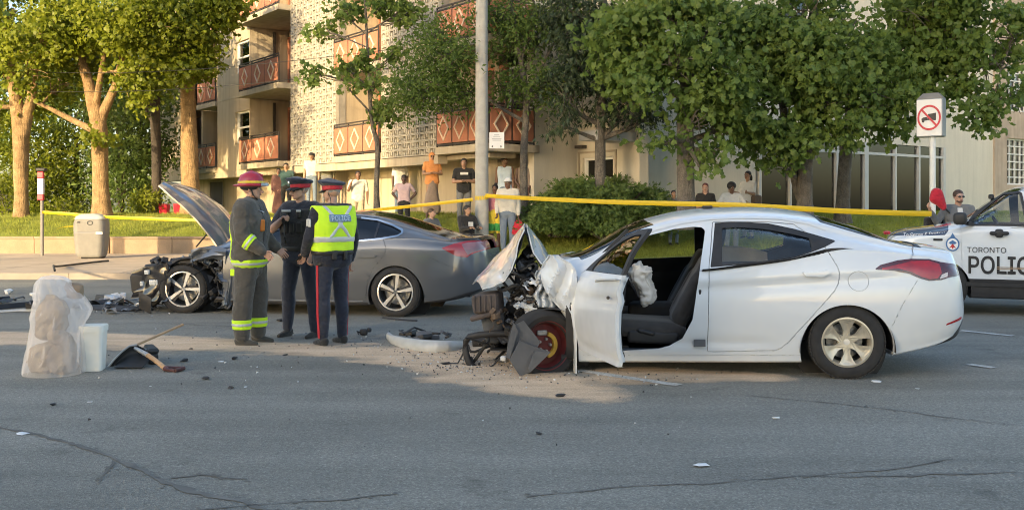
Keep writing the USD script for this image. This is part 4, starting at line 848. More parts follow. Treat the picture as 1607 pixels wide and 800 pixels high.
junk('hoses', 'cable', [B1, B2, B3, (750, 520, 800, 560)], 40, (.06, .16), ('tube',), (-.7, -.1)); junk('paint_shards', 'white_paint', [(812, 425, 848, 490), (820, 440, 846, 480)], 12, (.04, .09), ('plate',), (-.74, -.5)); junk('brown_parts', 'brown_scrap', [(800, 445, 850, 500), (770, 480, 800, 540)], 22, (.03, .07), ('box', 'plate'), (-.7, -.2))
p = WL(766, 473, -.45); MBx = MB(); MBx.mesh(rbox((.25, .40, .17), .03), roty(-.1), p)
for k in range(5): MBx.box(p + (-.10 + k * .05, -.205, 0), (.014, .014, .15))
MBx.mesh(rbox((.30, .36, .05), .02), roty(-.25), p + (0, -.02, -.11)).build('air_box', 'brown_plastic', wc, smooth=40)
p = WL(772, 512, -.5); t = softened(hull((p + (-.04, 0, .12), .06), (p + (.06, .05, .12), .06), (p + (-.03, 0, -.11), .045), (p + (.05, .05, -.13), .04), (p + (0, .25, .05), .07)), .03, 3); t.vertices += (np.stack([meshkit.fbm(t.vertices * 9 + k * 5, 3, k) for k in range(3)], 1) - .5) * .04; obj('washer_bottle', t, 'grey_plastic', wc, True)
hk = [WL(*q, -.55) for q in ((800, 523), (775, 523), (752, 525), (737, 528), (731, 535), (730, 548), (733, 560), (737, 570), (744, 576), (752, 576), (752, 570))]
MB().tube(np.array(hk), [.028, .03, .032, .032, .03, .03, .034, .036, .03, .022, .012], 9).tube(np.array([WL(*q, -.5) for q in ((731, 545), (724, 560), (718, 570), (690, 571))]), .009, 6).tube(np.array([WL(*q, -.6) for q in ((785, 560), (775, 572), (762, 579))]), .008, 6).build('bumper_bracket', 'black_plastic', wc, smooth=50)
MB().tube(np.array([WL(*q, .1) for q in ((742, 537), (790, 535), (860, 540))]), .045, 8).span(WL(785, 545, -.5) - (.1, 0, .03), WL(850, 530, .5) + (.1, .3, .03)).build('subframe', 'black_plastic', wc)
def panelpx(pts, y, th, mb, tilt=0.0):
    v = [WL(px, py, y + tilt * (px - pts[0][0]) * .004) for px, py in pts]; n = len(v); u = unit(np.cross(v[1] - v[0], v[2] - v[0])); u = u if u[1] > 0 else -u; w = [q + u * th for q in v]
    f = [[0, i, i + 1] for i in range(1, n - 1)] + [[n, n + i + 1, n + i] for i in range(1, n - 1)] + [[i, n + i, (i + 1) % n] for i in range(n)] + [[(i + 1) % n, n + i, n + (i + 1) % n] for i in range(n)]
    t = trimesh.Trimesh(np.array(v + w), np.array(f), process=False); t.fix_normals(); mb.mesh(t)
sp_ = MB(); panelpx([(822, 503), (848, 536), (840, 552), (813, 560), (797, 548), (808, 510)], -1.03, .012, sp_, .3); panelpx([(813, 520), (800, 563), (794, 560), (797, 540), (806, 505)], -1.07, .012, sp_, .2)
panelpx([(815, 535), (864, 552), (832, 584), (816, 590), (800, 565)], -1.09, .012, sp_, .4); panelpx([(839, 551), (864, 553), (833, 583), (829, 578)], -1.12, .02, sp_, .4)
sp_.build('splash_shield', 'grey_plastic', wc)
p = WL(790, 562, -.7); MB().mesh(rbox((.055, .05, .045), .014), None, p).build('white_connector', 'white_inner', wc, smooth=40)
fl = MB(); ang = np.linspace(.05, 2.6, 24); cc = WL(868, 545, -.7); fl.grid(np.stack([np.stack([cc[0] + .35 * np.cos(ang), np.full(24, yv), cc[2] + .36 * np.sin(ang)], 1) for yv in (-.84, -.45)], 0)[::-1]); fl.mesh(lathe([(0, 0), (.36, 0), (.36, .02), (0, .02)], 30), rotx(math.pi / 2), cc + (0, .28, 0)); fl.build('arch_liner', 'black_plastic', wc)
# front wheel: flat tyre on a red painted rim, knocked back and turned, with a yellow disc bell behind
c = WL(852, 541, -.76); c[2] = .285; fw = MB(); Mt = rotz(.50) @ rotx(math.pi / 2)
tp = [(.20, -.09), (.225, -.10), (.27, -.115), (.305, -.10), (.315, -.06), (.316, .06), (.305, .10), (.27, .118), (.225, .105), (.205, .09), (.20, .07)]
t = lathe(tp, 48); v = t.vertices.copy(); t = trimesh.Trimesh(v @ Mt.T + c, t.faces, process=False); t.vertices[:, 2] = np.where(t.vertices[:, 2] < .02, .02 - .004 * np.random.default_rng(1).random(len(v)), t.vertices[:, 2]); w = obj('front_wheel', t, 'tyre', wc, 40)
MB().mesh(lathe([(0, .02), (.11, .02), (.115, .005), (.18, .0), (.195, .03), (.212, .085), (.226, .092), (.220, .105), (.208, .09)], 48), Mt, c).build('red_rim', 'rust_red', w, smooth=40)
yb = MB(); ang = np.linspace(-1.3, 1.2, 24)
for r0, r1, h in ((.085, .12, .04),): yb.prism(Polygon([(r1 * math.cos(a), r1 * math.sin(a)) for a in ang] + [(r0 * math.cos(a), r0 * math.sin(a)) for a in ang[::-1]]), h, Mt, c + Mt @ np.array([0, 0, .015]))
yb.build('yellow_disc_edge', 'caliper_yellow', w)
nt = MB()
for k in range(5): a = k * 1.2566; nt.mesh(lathe([(0, .05), (.012, .05), (.014, .02)], 8), Mt, c + Mt @ np.array([.055 * math.cos(a), .055 * math.sin(a), 0]))
nt.mesh(rbox((.10, .05, .03), .012), Mt, c + Mt @ np.array([-.02, .11, .03])).build('wheel_nuts', 'scrap_metal', w, kind='stuff')
MB().bar(WL(940, 404, -.66), WL(985, 361, -.62), .05, .03).build('pillar_cover', 'black_plastic', wc)
g = np.array([[WL(868 + 38 * u, 408 + 24 * u - 10 * v, -.70 + .5 * v) + (0, 0, .02 * math.sin(u * 9 + v * 5)) for v in np.linspace(0, 1, 8)] for u in np.linspace(0, 1, 12)])
obj('cowl_cover', sheet(g[:, ::-1], .015), 'black_plastic', wc, 40)
# ------------------------------------------------------------------ grey sedan with its hood up and front torn off
gs, GL = place('grey_sedan', 'grey sedan with raised hood, torn off front bumper and burst airbags', 'car', (-1.56, 12.82, 0), (3.92, -.90, 0), math.radians(8.5), 0.0)
sst = dict(x=[.55, .90, 1.25, 1.50, 1.80, 2.10, 2.45, 2.80, 3.20, 3.50, 3.80, 4.10, 4.40, 4.70, 4.95, 5.08, 5.13],
           zt=[.84, .89, .95, 1.05, 1.17, 1.29, 1.37, 1.415, 1.428, 1.41, 1.355, 1.265, 1.155, 1.055, 1.065, .97, .60],
           zs=[.78, .83, .88, .90, .915, .93, .95, .97, .995, 1.02, 1.05, 1.055, 1.03, 1.0, 1.005, .91, .55],
           zr=[.82, .87, .93, 1.0, 1.10, 1.20, 1.285, 1.325, 1.335, 1.31, 1.25, 1.17, 1.09, 1.025, 1.03, .94, .58],
           zb=[.17, .17, .16, .15, .14, .14, .14, .14, .14, .145, .155, .17, .19, .23, .31, .40, .48],
           zm=[.55] * 13 + [.56, .57, .56, .53], wb=[.84, .85, .86, .87, .87, .87, .87, .87, .87, .87, .87, .87, .86, .82, .72, .58, .46],
           wm=[.90, .92, .93, .93, .93, .93, .93, .93, .93, .93, .93, .935, .925, .885, .79, .64, .50], ws=[.85, .865, .87, .865, .86, .86, .86, .86, .855, .85, .84, .83, .82, .80, .72, .58, .46],
           wr=[.72, .70, .68, .66, .64, .62, .605, .60, .60, .60, .61, .64, .68, .70, .66, .54, .42], sh=[.70, .74, .78, .80, .81, .82, .83, .84, .85, .86, .87, .88, .88, .88, .88, .82, .53])
S = Car(sst, np.unique(np.round(np.r_[np.linspace(.55, 4.9, 90), np.linspace(4.9, 5.13, 14)], 4)))
so = S.solid(); sshell = so - S.solid(-.028); sskin = so - S.solid(-.012)
NB, FB = (-1.4, -.3), (.3, 1.4)
sdlo = smoothpoly([(1.72, .93), (2.0, 1.10), (2.3, 1.225), (2.6, 1.295), (2.9, 1.33), (3.25, 1.338), (3.59, 1.297), (3.82, 1.222), (3.95, 1.165), (3.975, 1.125), (3.92, 1.085), (3.68, 1.045), (3.31, 1.01), (2.5, .965)], .012)
panes = [sdlo.buffer(-.022).intersection(sbox(a, .8, b, 1.5)).buffer(0) for a, b in ((1.6, 2.62), (2.69, 3.60), (3.63, 4.2))]
sarchR = Polygon([(3.92 + .385 * math.cos(a), .275 + .415 * math.sin(a)) for a in np.linspace(0, 6.283, 72)]); sarchF = Polygon([(.86 + .40 * math.cos(a), .28 + .42 * math.sin(a)) for a in np.linspace(0, 6.283, 72)])
sdoorR = smoothpoly([(2.66, .24), (2.655, .98), (3.68, 1.05), (3.735, 1.043), (3.785, .92), (3.775, .86), (3.735, .786), (3.62, .657), (3.54, .484), (3.50, .24)], .02); sdoorF = smoothpoly([(1.40, .24), (1.42, .90), (1.70, .93), (2.645, .975), (2.65, .24)], .02)
sws = [(1.40, 0), (1.44, -.4), (1.56, -.63), (1.66, -.635), (2.50, -.50), (2.42, -.25), (2.40, 0), (2.42, .25), (2.50, .50), (1.66, .635), (1.56, .63), (1.44, .4)]
srg = [(3.52, -.50), (4.1, -.57), (4.58, -.63), (4.66, -.3), (4.68, 0), (4.66, .3), (4.58, .63), (4.1, .57), (3.52, .50), (3.46, .25), (3.45, 0), (3.46, -.25)]
WS2, RG2 = zprism(sws, .95, 1.6), zprism(srg, 1.0, 1.6)
stail = smoothpoly([(4.54, .925), (4.70, .985), (4.86, 1.02), (5.2, 1.035), (5.2, .93), (4.93, .84), (4.88, .80), (4.74, .82)], .006); stail2 = smoothpoly([(4.80, .975), (4.88, 1.0), (5.2, 1.015), (5.2, .945), (4.93, .86), (4.89, .83)], .005)
bay = m3.Manifold.cube((.95, 1.42, .9)).translate((.40, -.71, .58))
sb = sshell - yprism(sdlo, *NB) - yprism(sdlo, *FB) - yprism(sarchR, *NB) - yprism(sarchR, *FB) - yprism(sarchF, *NB) - yprism(sarchF, *FB) - WS2 - RG2 - bay - yprism(stail, -1.4, 1.4) - m3.Manifold.cube((1.03, .75, 1.05)).translate((.45, -1.2, -.18))
sg = [sdoorR.boundary.buffer(.004), sdoorF.boundary.buffer(.004), line([(4.40, .80), (4.62, .70), (4.75, .66)], .0025), line([(4.62, 1.06), (4.66, 1.0)], .004), line([(1.6, .96), (2.0, 1.12), (2.3, 1.243), (2.6, 1.312), (2.9, 1.347), (3.25, 1.356), (3.6, 1.315)], .003)]
sb = sb - (union([yprism(q, *NB) for q in sg]) ^ sskin)
S.part('body', sb, 'grey_paint', gs)
for yy0 in (NB, FB):
    for i, p in enumerate(panes):
        p2 = Polygon(p.exterior) if p.geom_type == 'Polygon' else max(p.geoms, key=lambda q: q.area)
        S.part('side_window', (S.solid(-.008) - S.solid(-.012)) ^ yprism(p2.buffer(.004), *yy0), 'tint_glass', gs)
    fr = sdlo.buffer(-.002)
    for p in panes: fr = fr.difference(p)
    S.part('window_trim', sshell ^ yprism(fr, *yy0), 'gloss_black', gs)
strip = sdlo.boundary.buffer(.011).intersection(unary_union([sbox(1.6, .8, 3.75, 1.06), sbox(3.35, .8, 4.2, 1.5)]))
for g in getattr(strip, 'geoms', [strip]): S.part('chrome_strip', (S.solid(.006) - S.solid(-.006)) ^ yprism(g, *NB), 'chrome', gs, .012)
S.part('windscreen', (S.solid(-.004) - S.solid(-.009)) ^ WS2, 'windscreen_glass', gs); S.part('rear_window', (S.solid(-.004) - S.solid(-.009)) ^ RG2, 'tint_glass', gs)
sbump = S.solid(.005) - S.solid(-.02)
for a, b in ((-1.4, -.25), (.25, 1.4)):
    tl = S.part('tail_light', sbump ^ (yprism(stail, a, b) - yprism(stail2, a, b)), 'red_lens', gs, .012); S.part('tail_lens', sbump ^ yprism(stail2, a, b), 'pink_lens', tl, .012)
S.part('rear_spoiler', (S.solid(.012) - S.solid(-.004)) ^ yprism(smoothpoly([(4.62, 1.045), (4.9, 1.055), (5.12, 1.10), (5.14, 1.035), (5.05, 1.02), (4.9, 1.03)], .004), -.75, .75), 'gloss_black', gs, .02)
S.part('bumper_valance', (S.solid(.004) - S.solid(-.02)) ^ yprism(smoothpoly([(4.28, .14), (4.30, .20), (4.60, .245), (4.95, .345), (5.2, .42), (5.2, .14)], .004), -1, 1), 'black_plastic', gs, .012)
S.part('side_skirt', (S.solid(.005) - S.solid(-.02)) ^ yprism(sbox(1.32, .10, 3.52, .185), *NB), 'black_plastic', gs, .012)
S.part('skirt_trim', (S.solid(.008) - S.solid(.001)) ^ yprism(sbox(1.40, .188, 3.46, .203), *NB), 'chrome', gs, .016)
q = GL(576, 402, -.93); hpoly = smoothpoly([(q[0] - .13, q[2]), (q[0] - .11, q[2] - .018), (q[0] + .10, q[2] - .016), (q[0] + .13, q[2] + .006), (q[0] + .10, q[2] + .018), (q[0] - .10, q[2] + .018)], .005)
S.part('door_handle', (S.solid(.022) - S.solid(0)) ^ yprism(hpoly, *NB), 'grey_paint', gs, .03)
hp2 = Polygon([(x - 1.18, z - .02) for x, z in hpoly.exterior.coords]); S.part('door_handle', (S.solid(.022) - S.solid(0)) ^ yprism(hp2, *NB), 'grey_paint', gs, .03)
sl = (S.solid(-.03) - S.solid(-.055)) ^ m3.Manifold.cube((3.1, 3, 3)).translate((1.5, -1.5, 0)); sl = sl - yprism(sdlo, *NB) - yprism(sdlo, *FB) - WS2 - RG2 - yprism(sarchR.buffer(.02), -1.4, 1.4)
S.part('cabin_trim', sl, 'dark_interior', gs, 0)
MB().mesh(rbox((.5, 1.5, .3), .08), None, (1.75, 0, .82)).build('dashboard', 'dark_interior', gs, smooth=50)
for y in (-.38, .38):
    s_ = obj('front_seat', softened(union([hull(((2.0, y - .2, .44), .09), ((2.0, y + .2, .44), .09), ((2.5, y - .2, .40), .09), ((2.5, y + .2, .40), .09)), hull(((2.5, y - .19, .48), .09), ((2.5, y + .19, .48), .09), ((2.8, y - .16, 1.02), .06), ((2.8, y + .16, 1.02), .06))]), .06), 'seat_cloth', gs, True)
    obj('headrest', softened(hull(((2.86, y - .09, 1.14), .045), ((2.86, y + .09, 1.14), .045), ((2.88, y - .08, 1.22), .04), ((2.88, y + .08, 1.22), .04)), .03), 'seat_cloth', s_, True)
obj('rear_seat', softened(hull(((3.6, -.6, .5), .1), ((3.6, .6, .5), .1), ((3.85, -.5, .95), .08), ((3.85, .5, .95), .08)), .08), 'seat_cloth', gs, True)
g = np.array([[(x, -.72 + .05 * math.sin(x * 9) * (z - .75) - (z - .9) * -.28 + .02 * meshkit.noise(np.array([x * 9, z * 12, 0.])), z) for z in np.linspace(.72, 1.16, 12)] for x in np.linspace(2.12, 2.36, 12)])
obj('side_airbag', sheet(g, .02), 'airbag_cloth', gs, True)
for c, sp_n, nr in (((3.92, -.825, .334), .25, True), ((3.92, .80, .334), 0, False), ((.865, .80, .334), 0, False)):
    wheel(gs, np.array(c), .336, .225, .243, 'blade' if nr else 'steel', -1 if nr else 1, spin=sp_n, near=nr)
wheel(gs, np.array([.865, -.80, .334]), .336, .225, .243, 'blade', -1, spin=.05, tilt=.10)
for cx_ in (3.92, .86):
    for sgn in (-1, 1):
        m = MB(); ang = np.linspace(-.02, math.pi + .02, 36); gg = np.stack([np.stack([cx_ + .39 * np.cos(ang), np.full(36, yv), .275 + .42 * np.sin(ang)], 1) for yv in (sgn * .90, sgn * .55)], 0)
        m.grid(gg if sgn > 0 else gg[::-1]); m.mesh(lathe([(0, -.01), (.42, -.01), (.42, .01), (0, .01)], 36), rotx(math.pi / 2), (cx_, sgn * .54, .275)); m.build('arch_liner', 'black_plastic', gs)
MB().span((1.3, -.80, .15), (3.5, .80, .20)).span((4.35, -.7, .26), (4.9, .7, .30)).build('underbody', 'black_plastic', gs)
# raised hood, front corner bent
a = np.array([(342, 392), (333, 378), (322, 364), (310, 350), (300, 339), (290, 329), (280, 320), (270, 312), (258, 301), (248, 292.5)], float); b = np.array([(372, 362), (367, 350), (356, 334), (345, 323), (335, 316), (322, 306), (310, 300), (297, 295), (280, 291.5), (260, 290.5)], float); g = []
for u in np.linspace(0, 1, 40):
    pa = np.array([np.interp(u, np.linspace(0, 1, 10), a[:, k]) for k in (0, 1)]); pb = np.array([np.interp(u, np.linspace(0, 1, 10), b[:, k]) for k in (0, 1)])
    wv = .62 - .45 * max(0, u - .75) / .25; A, B = GL(*pa, -.80 + .10 * u), GL(*pb, wv); row = []
    for v in np.linspace(0, 1, 26):
        q = A + (B - A) * v; cr = .022 * (math.exp(-((v - .28) / .05) ** 2) + math.exp(-((v - .72) / .05) ** 2)) + .05 * math.sin(v * math.pi)
        row.append(q + np.array([.7, 0, .7]) * cr + np.array([.5, 0, .5]) * .03 * (meshkit.fbm(np.array([u * 4, v * 4, 1.]), 3) - .5))
    g.append(row)
hh = obj('raised_hood', sheet(np.array(g), .022), 'grey_paint', gs, 45)
MB().tube([GL(308, 387, -.55), GL(324, 368, -.6)], .012, 6).build('hood_strut', 'black_plastic', hh)
# torn front: crash beam, headlamp, radiators, wiring
er = np.random.default_rng(5)
def gjunk(name, material, boxes, n, sz, kinds, yr=(-.85, .4)):
    m = MB()
    for _ in range(n):
        x0, y0, x1, y1 = boxes[er.integers(len(boxes))]; p = GL(er.uniform(x0, x1), er.uniform(y0, y1), er.uniform(*yr)); s = er.uniform(*sz); R = rotz(er.uniform(0, 6)) @ rotx(er.uniform(-1, 1)) @ roty(er.uniform(-1, 1)); k = kinds[er.integers(len(kinds))]
        if k == 'box': m.mesh(rbox(np.array([s, s * er.uniform(.5, 1), s * er.uniform(.3, .9)]), s * .08, 6), R, p)
        elif k == 'tube':
            t = np.linspace(0, 1, 8); m.tube(p + (R @ np.array([s * 2, 0, 0])) * (t[:, None] - .5) + (R @ np.array([0, s, 0])) * np.sin(t * 5 + s * 70)[:, None] * .5, er.uniform(.007, .016), 6)
        else: m.mesh(sheet(np.array([[R @ np.array([u * s * 1.6, v * s, .2 * s * math.sin(u * 6 + v * 4)]) + p for v in np.linspace(-.5, .5, 5)] for u in np.linspace(-.5, .5, 7)]), .004))
    return m.build(name, material, gs, kind='stuff')
G1 = [(228, 418, 262, 478), (240, 408, 330, 425), (300, 398, 345, 420), (318, 425, 352, 480)]
gjunk('engine_parts', 'black_plastic', G1, 70, (.05, .16), ('box', 'plate', 'box')); gjunk('metal_scrap', 'scrap_metal', [(262, 405, 300, 425), (300, 400, 340, 415)], 26, (.03, .09), ('plate', 'box')); gjunk('grey_parts', 'grey_plastic', G1, 26, (.04, .11), ('box', 'plate')); gjunk('hoses', 'cable', G1, 30, (.08, .2), ('tube',))
cr = MB()
for (px, py, sx, sy, sz) in [(248, 440, .20, 1.2, .3), (275, 418, .4, 1.1, .14), (318, 410, .40, 1.1, .16), (300, 440, .3, .9, .3)]: cr.mesh(rbox((sx, sy, sz), .04, 6), None, GL(px, py, -.25))
t = cr.get(); t.vertices += (np.stack([meshkit.fbm(t.vertices * 6 + k * 9, 3, k) for k in range(3)], 1) - .5) * .09; obj('front_structure', t, 'black_plastic', gs, 30)
fas = []
for u in np.linspace(0, 1, 34):
    if u < .45: k = u / .45; px = 262 - 43 * k; yl = -.93 + .10 * k * k; zt_ = np.interp(px, [217, 222, 245, 262], [.55, .62, .66, .70])
    else: k = (u - .45) / .55; px = None; zt_ = .56
    row = []
    for v in np.linspace(0, 1, 16):
        if px is not None: q = GL(px + 6 * math.sin(v * 3.0) - (6 * (1 - v) ** 2 if u > .3 else 0), 440, yl)
        else: q = np.array([.03 + .10 * (k - .5) ** 2 + .05 * math.sin(v * 3), -.83 + 1.5 * k, 0])
        q = np.array([q[0], q[1], .16 + (zt_ - .16) * v]); n = (meshkit.fbm(np.array([u * 7, v * 4, 2.]), 4, 5) - .5); m_ = abs(((u * 5 + v * 2.2) % 1) - .5) - .25
        row.append(q + np.array([.5, -.6, .2]) * (n * .16 + m_ * .06))
    fas.append(row)
obj('crushed_fascia', sheet(np.array(fas), .008), 'gloss_black', gs, 25)
wl_ = []
for k, a in enumerate(np.linspace(-.15, 2.9, 26)): wl_.append([np.array([.95 + .44 * math.cos(a), y, .30 + .46 * math.sin(a)]) + (meshkit.noise(np.array([a * 4, y * 5, 3.])) - .5) * .05 for y in np.linspace(-.86, -.45, 8)])
obj('torn_arch_liner', sheet(np.array(wl_), .006), 'black_plastic', gs, 30)
MB().span((1.44, -.86, .18), (1.50, .86, .90)).build('firewall', 'black_plastic', gs)
gjunk('door_hinge_wreck', 'black_plastic', [(326, 400, 356, 470)], 30, (.05, .14), ('plate', 'box', 'tube'), (-.88, -.4)); gjunk('torn_grey_sheet', 'grey_paint', [(300, 398, 354, 416), (342, 420, 358, 475)], 16, (.05, .13), ('plate',), (-.92, -.7))
hl = MB()
for px, py, w_, h_ in [(231, 427, .075, .06), (223, 445, .05, .07), (240, 443, .10, .075), (247, 443, .03, .08), (264, 421, .04, .04)]: hl.mesh(rbox((w_, .05, h_), .012, 6), rotx(.1), GL(px, py, -.90))
hl.build('headlight_insides', 'headlight_clear', gs, smooth=40, kind='stuff')
pb_ = MB()
fe = [(300, 402), (312, 398), (335, 395), (355, 400), (362, 412), (358, 440), (356, 478), (350, 484)]
g = np.array([[GL(px + 10 * v * (1 if k > 3 else 0), py + 12 * v * (1 if k <= 3 else 0), -.90 + .05 * math.sin(k * 2 + v * 3)) for v in np.linspace(-.8, .8, 5)] for k, (px, py) in enumerate(fe)]); pb_.mesh(sheet(g, .01)); pb_.build('torn_fender', 'grey_paint', gs, smooth=40)
# dangling corner of the bumper on the road
bx_ = MB(); gq = np.array([[GL(225 + 12 * u, 487 - 26 * v + 6 * u, -1.02 - .1 * math.sin(v * 2)) for v in np.linspace(0, 1, 8)] for u in np.linspace(-.6, 1, 8)]); bx_.mesh(sheet(gq, .012)); bx_.build('bumper_corner', 'black_plastic', gs, smooth=40)

# ------------------------------------------------------------------ police SUV at the right edge
pv, PL = place('police_suv', 'white police SUV with blue hood and POLICE lettering on its door', 'police car', (5.19, 13.4, 0), (0, -1.0, 0), math.radians(22), 0.0)
pst = dict(x=[0, .05, .22, .60, .95, 1.15, 1.40, 1.65, 2.0, 2.6, 3.4, 4.2, 4.65, 4.85, 4.92],
           zt=[.80, 1.02, 1.14, 1.20, 1.26, 1.36, 1.55, 1.72, 1.80, 1.83, 1.82, 1.78, 1.70, 1.35, .95], zs=[.74, .94, 1.07, 1.12, 1.17, 1.215, 1.225, 1.23, 1.235, 1.24, 1.245, 1.25, 1.22, 1.05, .85],
           zr=[.77, .98, 1.10, 1.16, 1.22, 1.30, 1.46, 1.63, 1.715, 1.745, 1.74, 1.70, 1.60, 1.28, .90], zb=[.30, .26, .24, .23, .23, .23, .23, .23, .23, .23, .23, .25, .30, .38, .45],
           zm=[.66, .68, .70, .72, .72, .72, .72, .72, .72, .72, .72, .72, .72, .70, .68], wb=[.60, .78, .88, .94, .95, .95, .95, .95, .95, .95, .95, .94, .88, .76, .66],
           wm=[.66, .84, .94, .995, 1.0, 1.0, 1.0, 1.0, 1.0, 1.0, 1.0, .995, .95, .84, .70], ws=[.60, .76, .86, .92, .925, .925, .925, .925, .925, .925, .925, .91, .86, .76, .66],
           wr=[.52, .66, .76, .80, .80, .79, .76, .73, .70, .69, .69, .68, .66, .62, .56], sh=[.72, .88, .99, 1.04, 1.08, 1.10, 1.10, 1.10, 1.10, 1.10, 1.10, 1.10, 1.08, .98, .82])
E = Car(pst, np.unique(np.round(np.r_[np.linspace(0, .25, 14), np.linspace(.25, 4.6, 64), np.linspace(4.6, 4.92, 12)], 4)))
eo = E.solid(); esh = eo - E.solid(-.03); esk = eo - E.solid(-.012)
ewin = [smoothpoly([(1.10, 1.245), (1.30, 1.43), (1.56, 1.645), (1.74, 1.66), (1.79, 1.245)], .02), smoothpoly([(1.90, 1.245), (1.86, 1.665), (2.85, 1.69), (2.95, 1.25)], .02), smoothpoly([(3.05, 1.25), (2.97, 1.69), (4.0, 1.66), (4.3, 1.30)], .02)]
edoor = smoothpoly([(1.02, .46), (1.00, 1.20), (1.28, 1.46), (1.56, 1.68), (1.80, 1.70), (1.845, 1.24), (1.845, .46)], .015); edoor2 = smoothpoly([(1.86, .46), (1.86, 1.24), (1.84, 1.70), (2.92, 1.71), (2.98, 1.24), (2.85, .46)], .015)
eaF = Polygon([(.70 + .43 * math.cos(a), .34 + .43 * math.sin(a)) for a in np.linspace(0, 6.283, 60)]); eaR = Polygon([(3.75 + .43 * math.cos(a), .34 + .43 * math.sin(a)) for a in np.linspace(0, 6.283, 60)])
ews = [(1.00, 0), (1.04, -.5), (1.14, -.74), (1.22, -.745), (1.80, -.62), (1.72, 0), (1.80, .62), (1.22, .745), (1.14, .74), (1.04, .5)]; EW = zprism(ews, 1.2, 2.0)
eb = esh - yprism(eaF, *NB) - yprism(eaR, *NB) - yprism(eaF, *FB) - yprism(eaR, *FB) - EW
for w_ in ewin: eb = eb - yprism(w_, *NB) - yprism(w_, *FB)
clad = sbox(-.1, .1, 5.1, .50); hoodp = Polygon([(-.1, 1.06), (.80, 1.085), (.845, 1.14), (.90, 1.5), (-.1, 1.5)])
hoodz = yprism(hoodp, -1.4, 1.4)
eb = eb - (union([yprism(q.boundary.buffer(.004), *NB) for q in (edoor, edoor2)]) ^ esk)
E.part('body', (eb - yprism(clad, -1.4, 1.4)) - hoodz, 'white_paint', pv)
E.part('hood', (eb ^ hoodz), 'navy_paint', pv)
E.part('lower_cladding', eb ^ yprism(clad, -1.4, 1.4), 'black_plastic', pv)
E.part('rocker_strip', (E.solid(.02) - E.solid(-.01)) ^ yprism(sbox(1.0, .40, 3.35, .455), *NB), 'black_plastic', pv, .03)
for yy0 in (NB, FB):
    for w_ in ewin:
        E.part('side_window', (E.solid(-.008) - E.solid(-.012)) ^ yprism(w_.buffer(.004), *yy0), 'car_glass', pv)
        if yy0 is NB: E.part('window_surround', (E.solid(.003) - E.solid(-.02)) ^ yprism(w_.buffer(.03).difference(w_), *NB), 'black_plastic', pv, .01)
E.part('windscreen', (E.solid(-.004) - E.solid(-.009)) ^ EW, 'windscreen_glass', pv)
el = (E.solid(-.032) - E.solid(-.06)) ^ m3.Manifold.cube((3.6, 3, 3)).translate((1.0, -1.5, 0)); el = el - EW - yprism(eaF.buffer(.02), -1.4, 1.4) - yprism(eaR.buffer(.02), -1.4, 1.4)
for w_ in ewin: el = el - yprism(w_, *NB) - yprism(w_, *FB)
E.part('cabin_trim', el, 'dark_interior', pv, 0)
MB().mesh(rbox((.5, 1.7, .3), .08), None, (1.25, 0, 1.08)).build('dashboard', 'dark_interior', pv, smooth=50)
sw_ = MB(); ang = np.linspace(0, 2 * math.pi, 29); Rs = roty(-.45); sw_.tube(np.array([Rs @ np.array([0, .19 * math.cos(a), .19 * math.sin(a)]) for a in ang]) + (1.52, -.42, 1.17), .016, 7); sw_.bar((1.3, -.42, 1.05), (1.52, -.42, 1.17), .1, .1); sw_.build('steering_wheel', 'gloss_black', pv, smooth=50)
for y in (-.42, .42):
    obj('front_seat', softened(union([hull(((2.05, y - .22, .75), .1), ((2.05, y + .22, .75), .1), ((2.3, y - .18, 1.30), .07), ((2.3, y + .18, 1.30), .07)), hull(((2.34, y - .1, 1.42), .05), ((2.34, y + .1, 1.42), .05), ((2.35, y - .09, 1.55), .045), ((2.35, y + .09, 1.55), .045))]), .06), 'seat_cloth', pv, True)
MB().mesh(rbox((.06, .24, .07), .02), None, (1.45, 0, 1.62)).build('rear_view_mirror', 'black_plastic', pv, smooth=50)
mr = MB(); p = PL(1507, 343, -1.08); mr.mesh(rbox((.17, .22, .17), .05), rotz(-.1), p).bar(p + (.08, .05, -.06), p + (.16, .18, -.08), .06, .05); mr.build('door_mirror', 'black_plastic', pv, smooth=50)
p = PL(1568, 366, -1.0); hb_ = MB(); hb_.mesh(rbox((.235, .05, .05), .02), None, (p[0], -1.02, p[2])).mesh(rbox((.10, .035, .115), .03), None, (p[0], -1.003, p[2])); hb_.build('door_handle', 'black_plastic', pv, smooth=50)
p = PL(1472, 376, -1.0); MB().mesh(rbox((.12, .02, .03), .008), None, (p[0], -.985, p[2])).build('fender_vent', 'black_plastic', pv, smooth=50)
p = PL(1392, 365, -.8); MB().mesh(rbox((.10, .12, .05), .02), None, p).build('front_marker', 'red_lens', pv, smooth=50)
for c, sd_, nr in (((.70, -.88, .38), -1, True), ((3.75, -.88, .38), -1, False), ((.70, .88, .38), 1, False), ((3.75, .88, .38), 1, False)): wheel(pv, np.array(c), .385, .25, .235, 'steel', sd_, near=nr)
MB().span((.3, -.8, .26), (4.5, .8, .34)).build('underbody', 'black_plastic', pv)
rb = MB(); rb.mesh(rbox((.30, 1.25, .10), .04), None, (2.65, 0, 1.90)).span((2.6, -.5, 1.80), (2.7, -.4, 1.88)).span((2.6, .4, 1.80), (2.7, .5, 1.88)); rb.build('light_bar', 'gloss_black', pv, smooth=50)
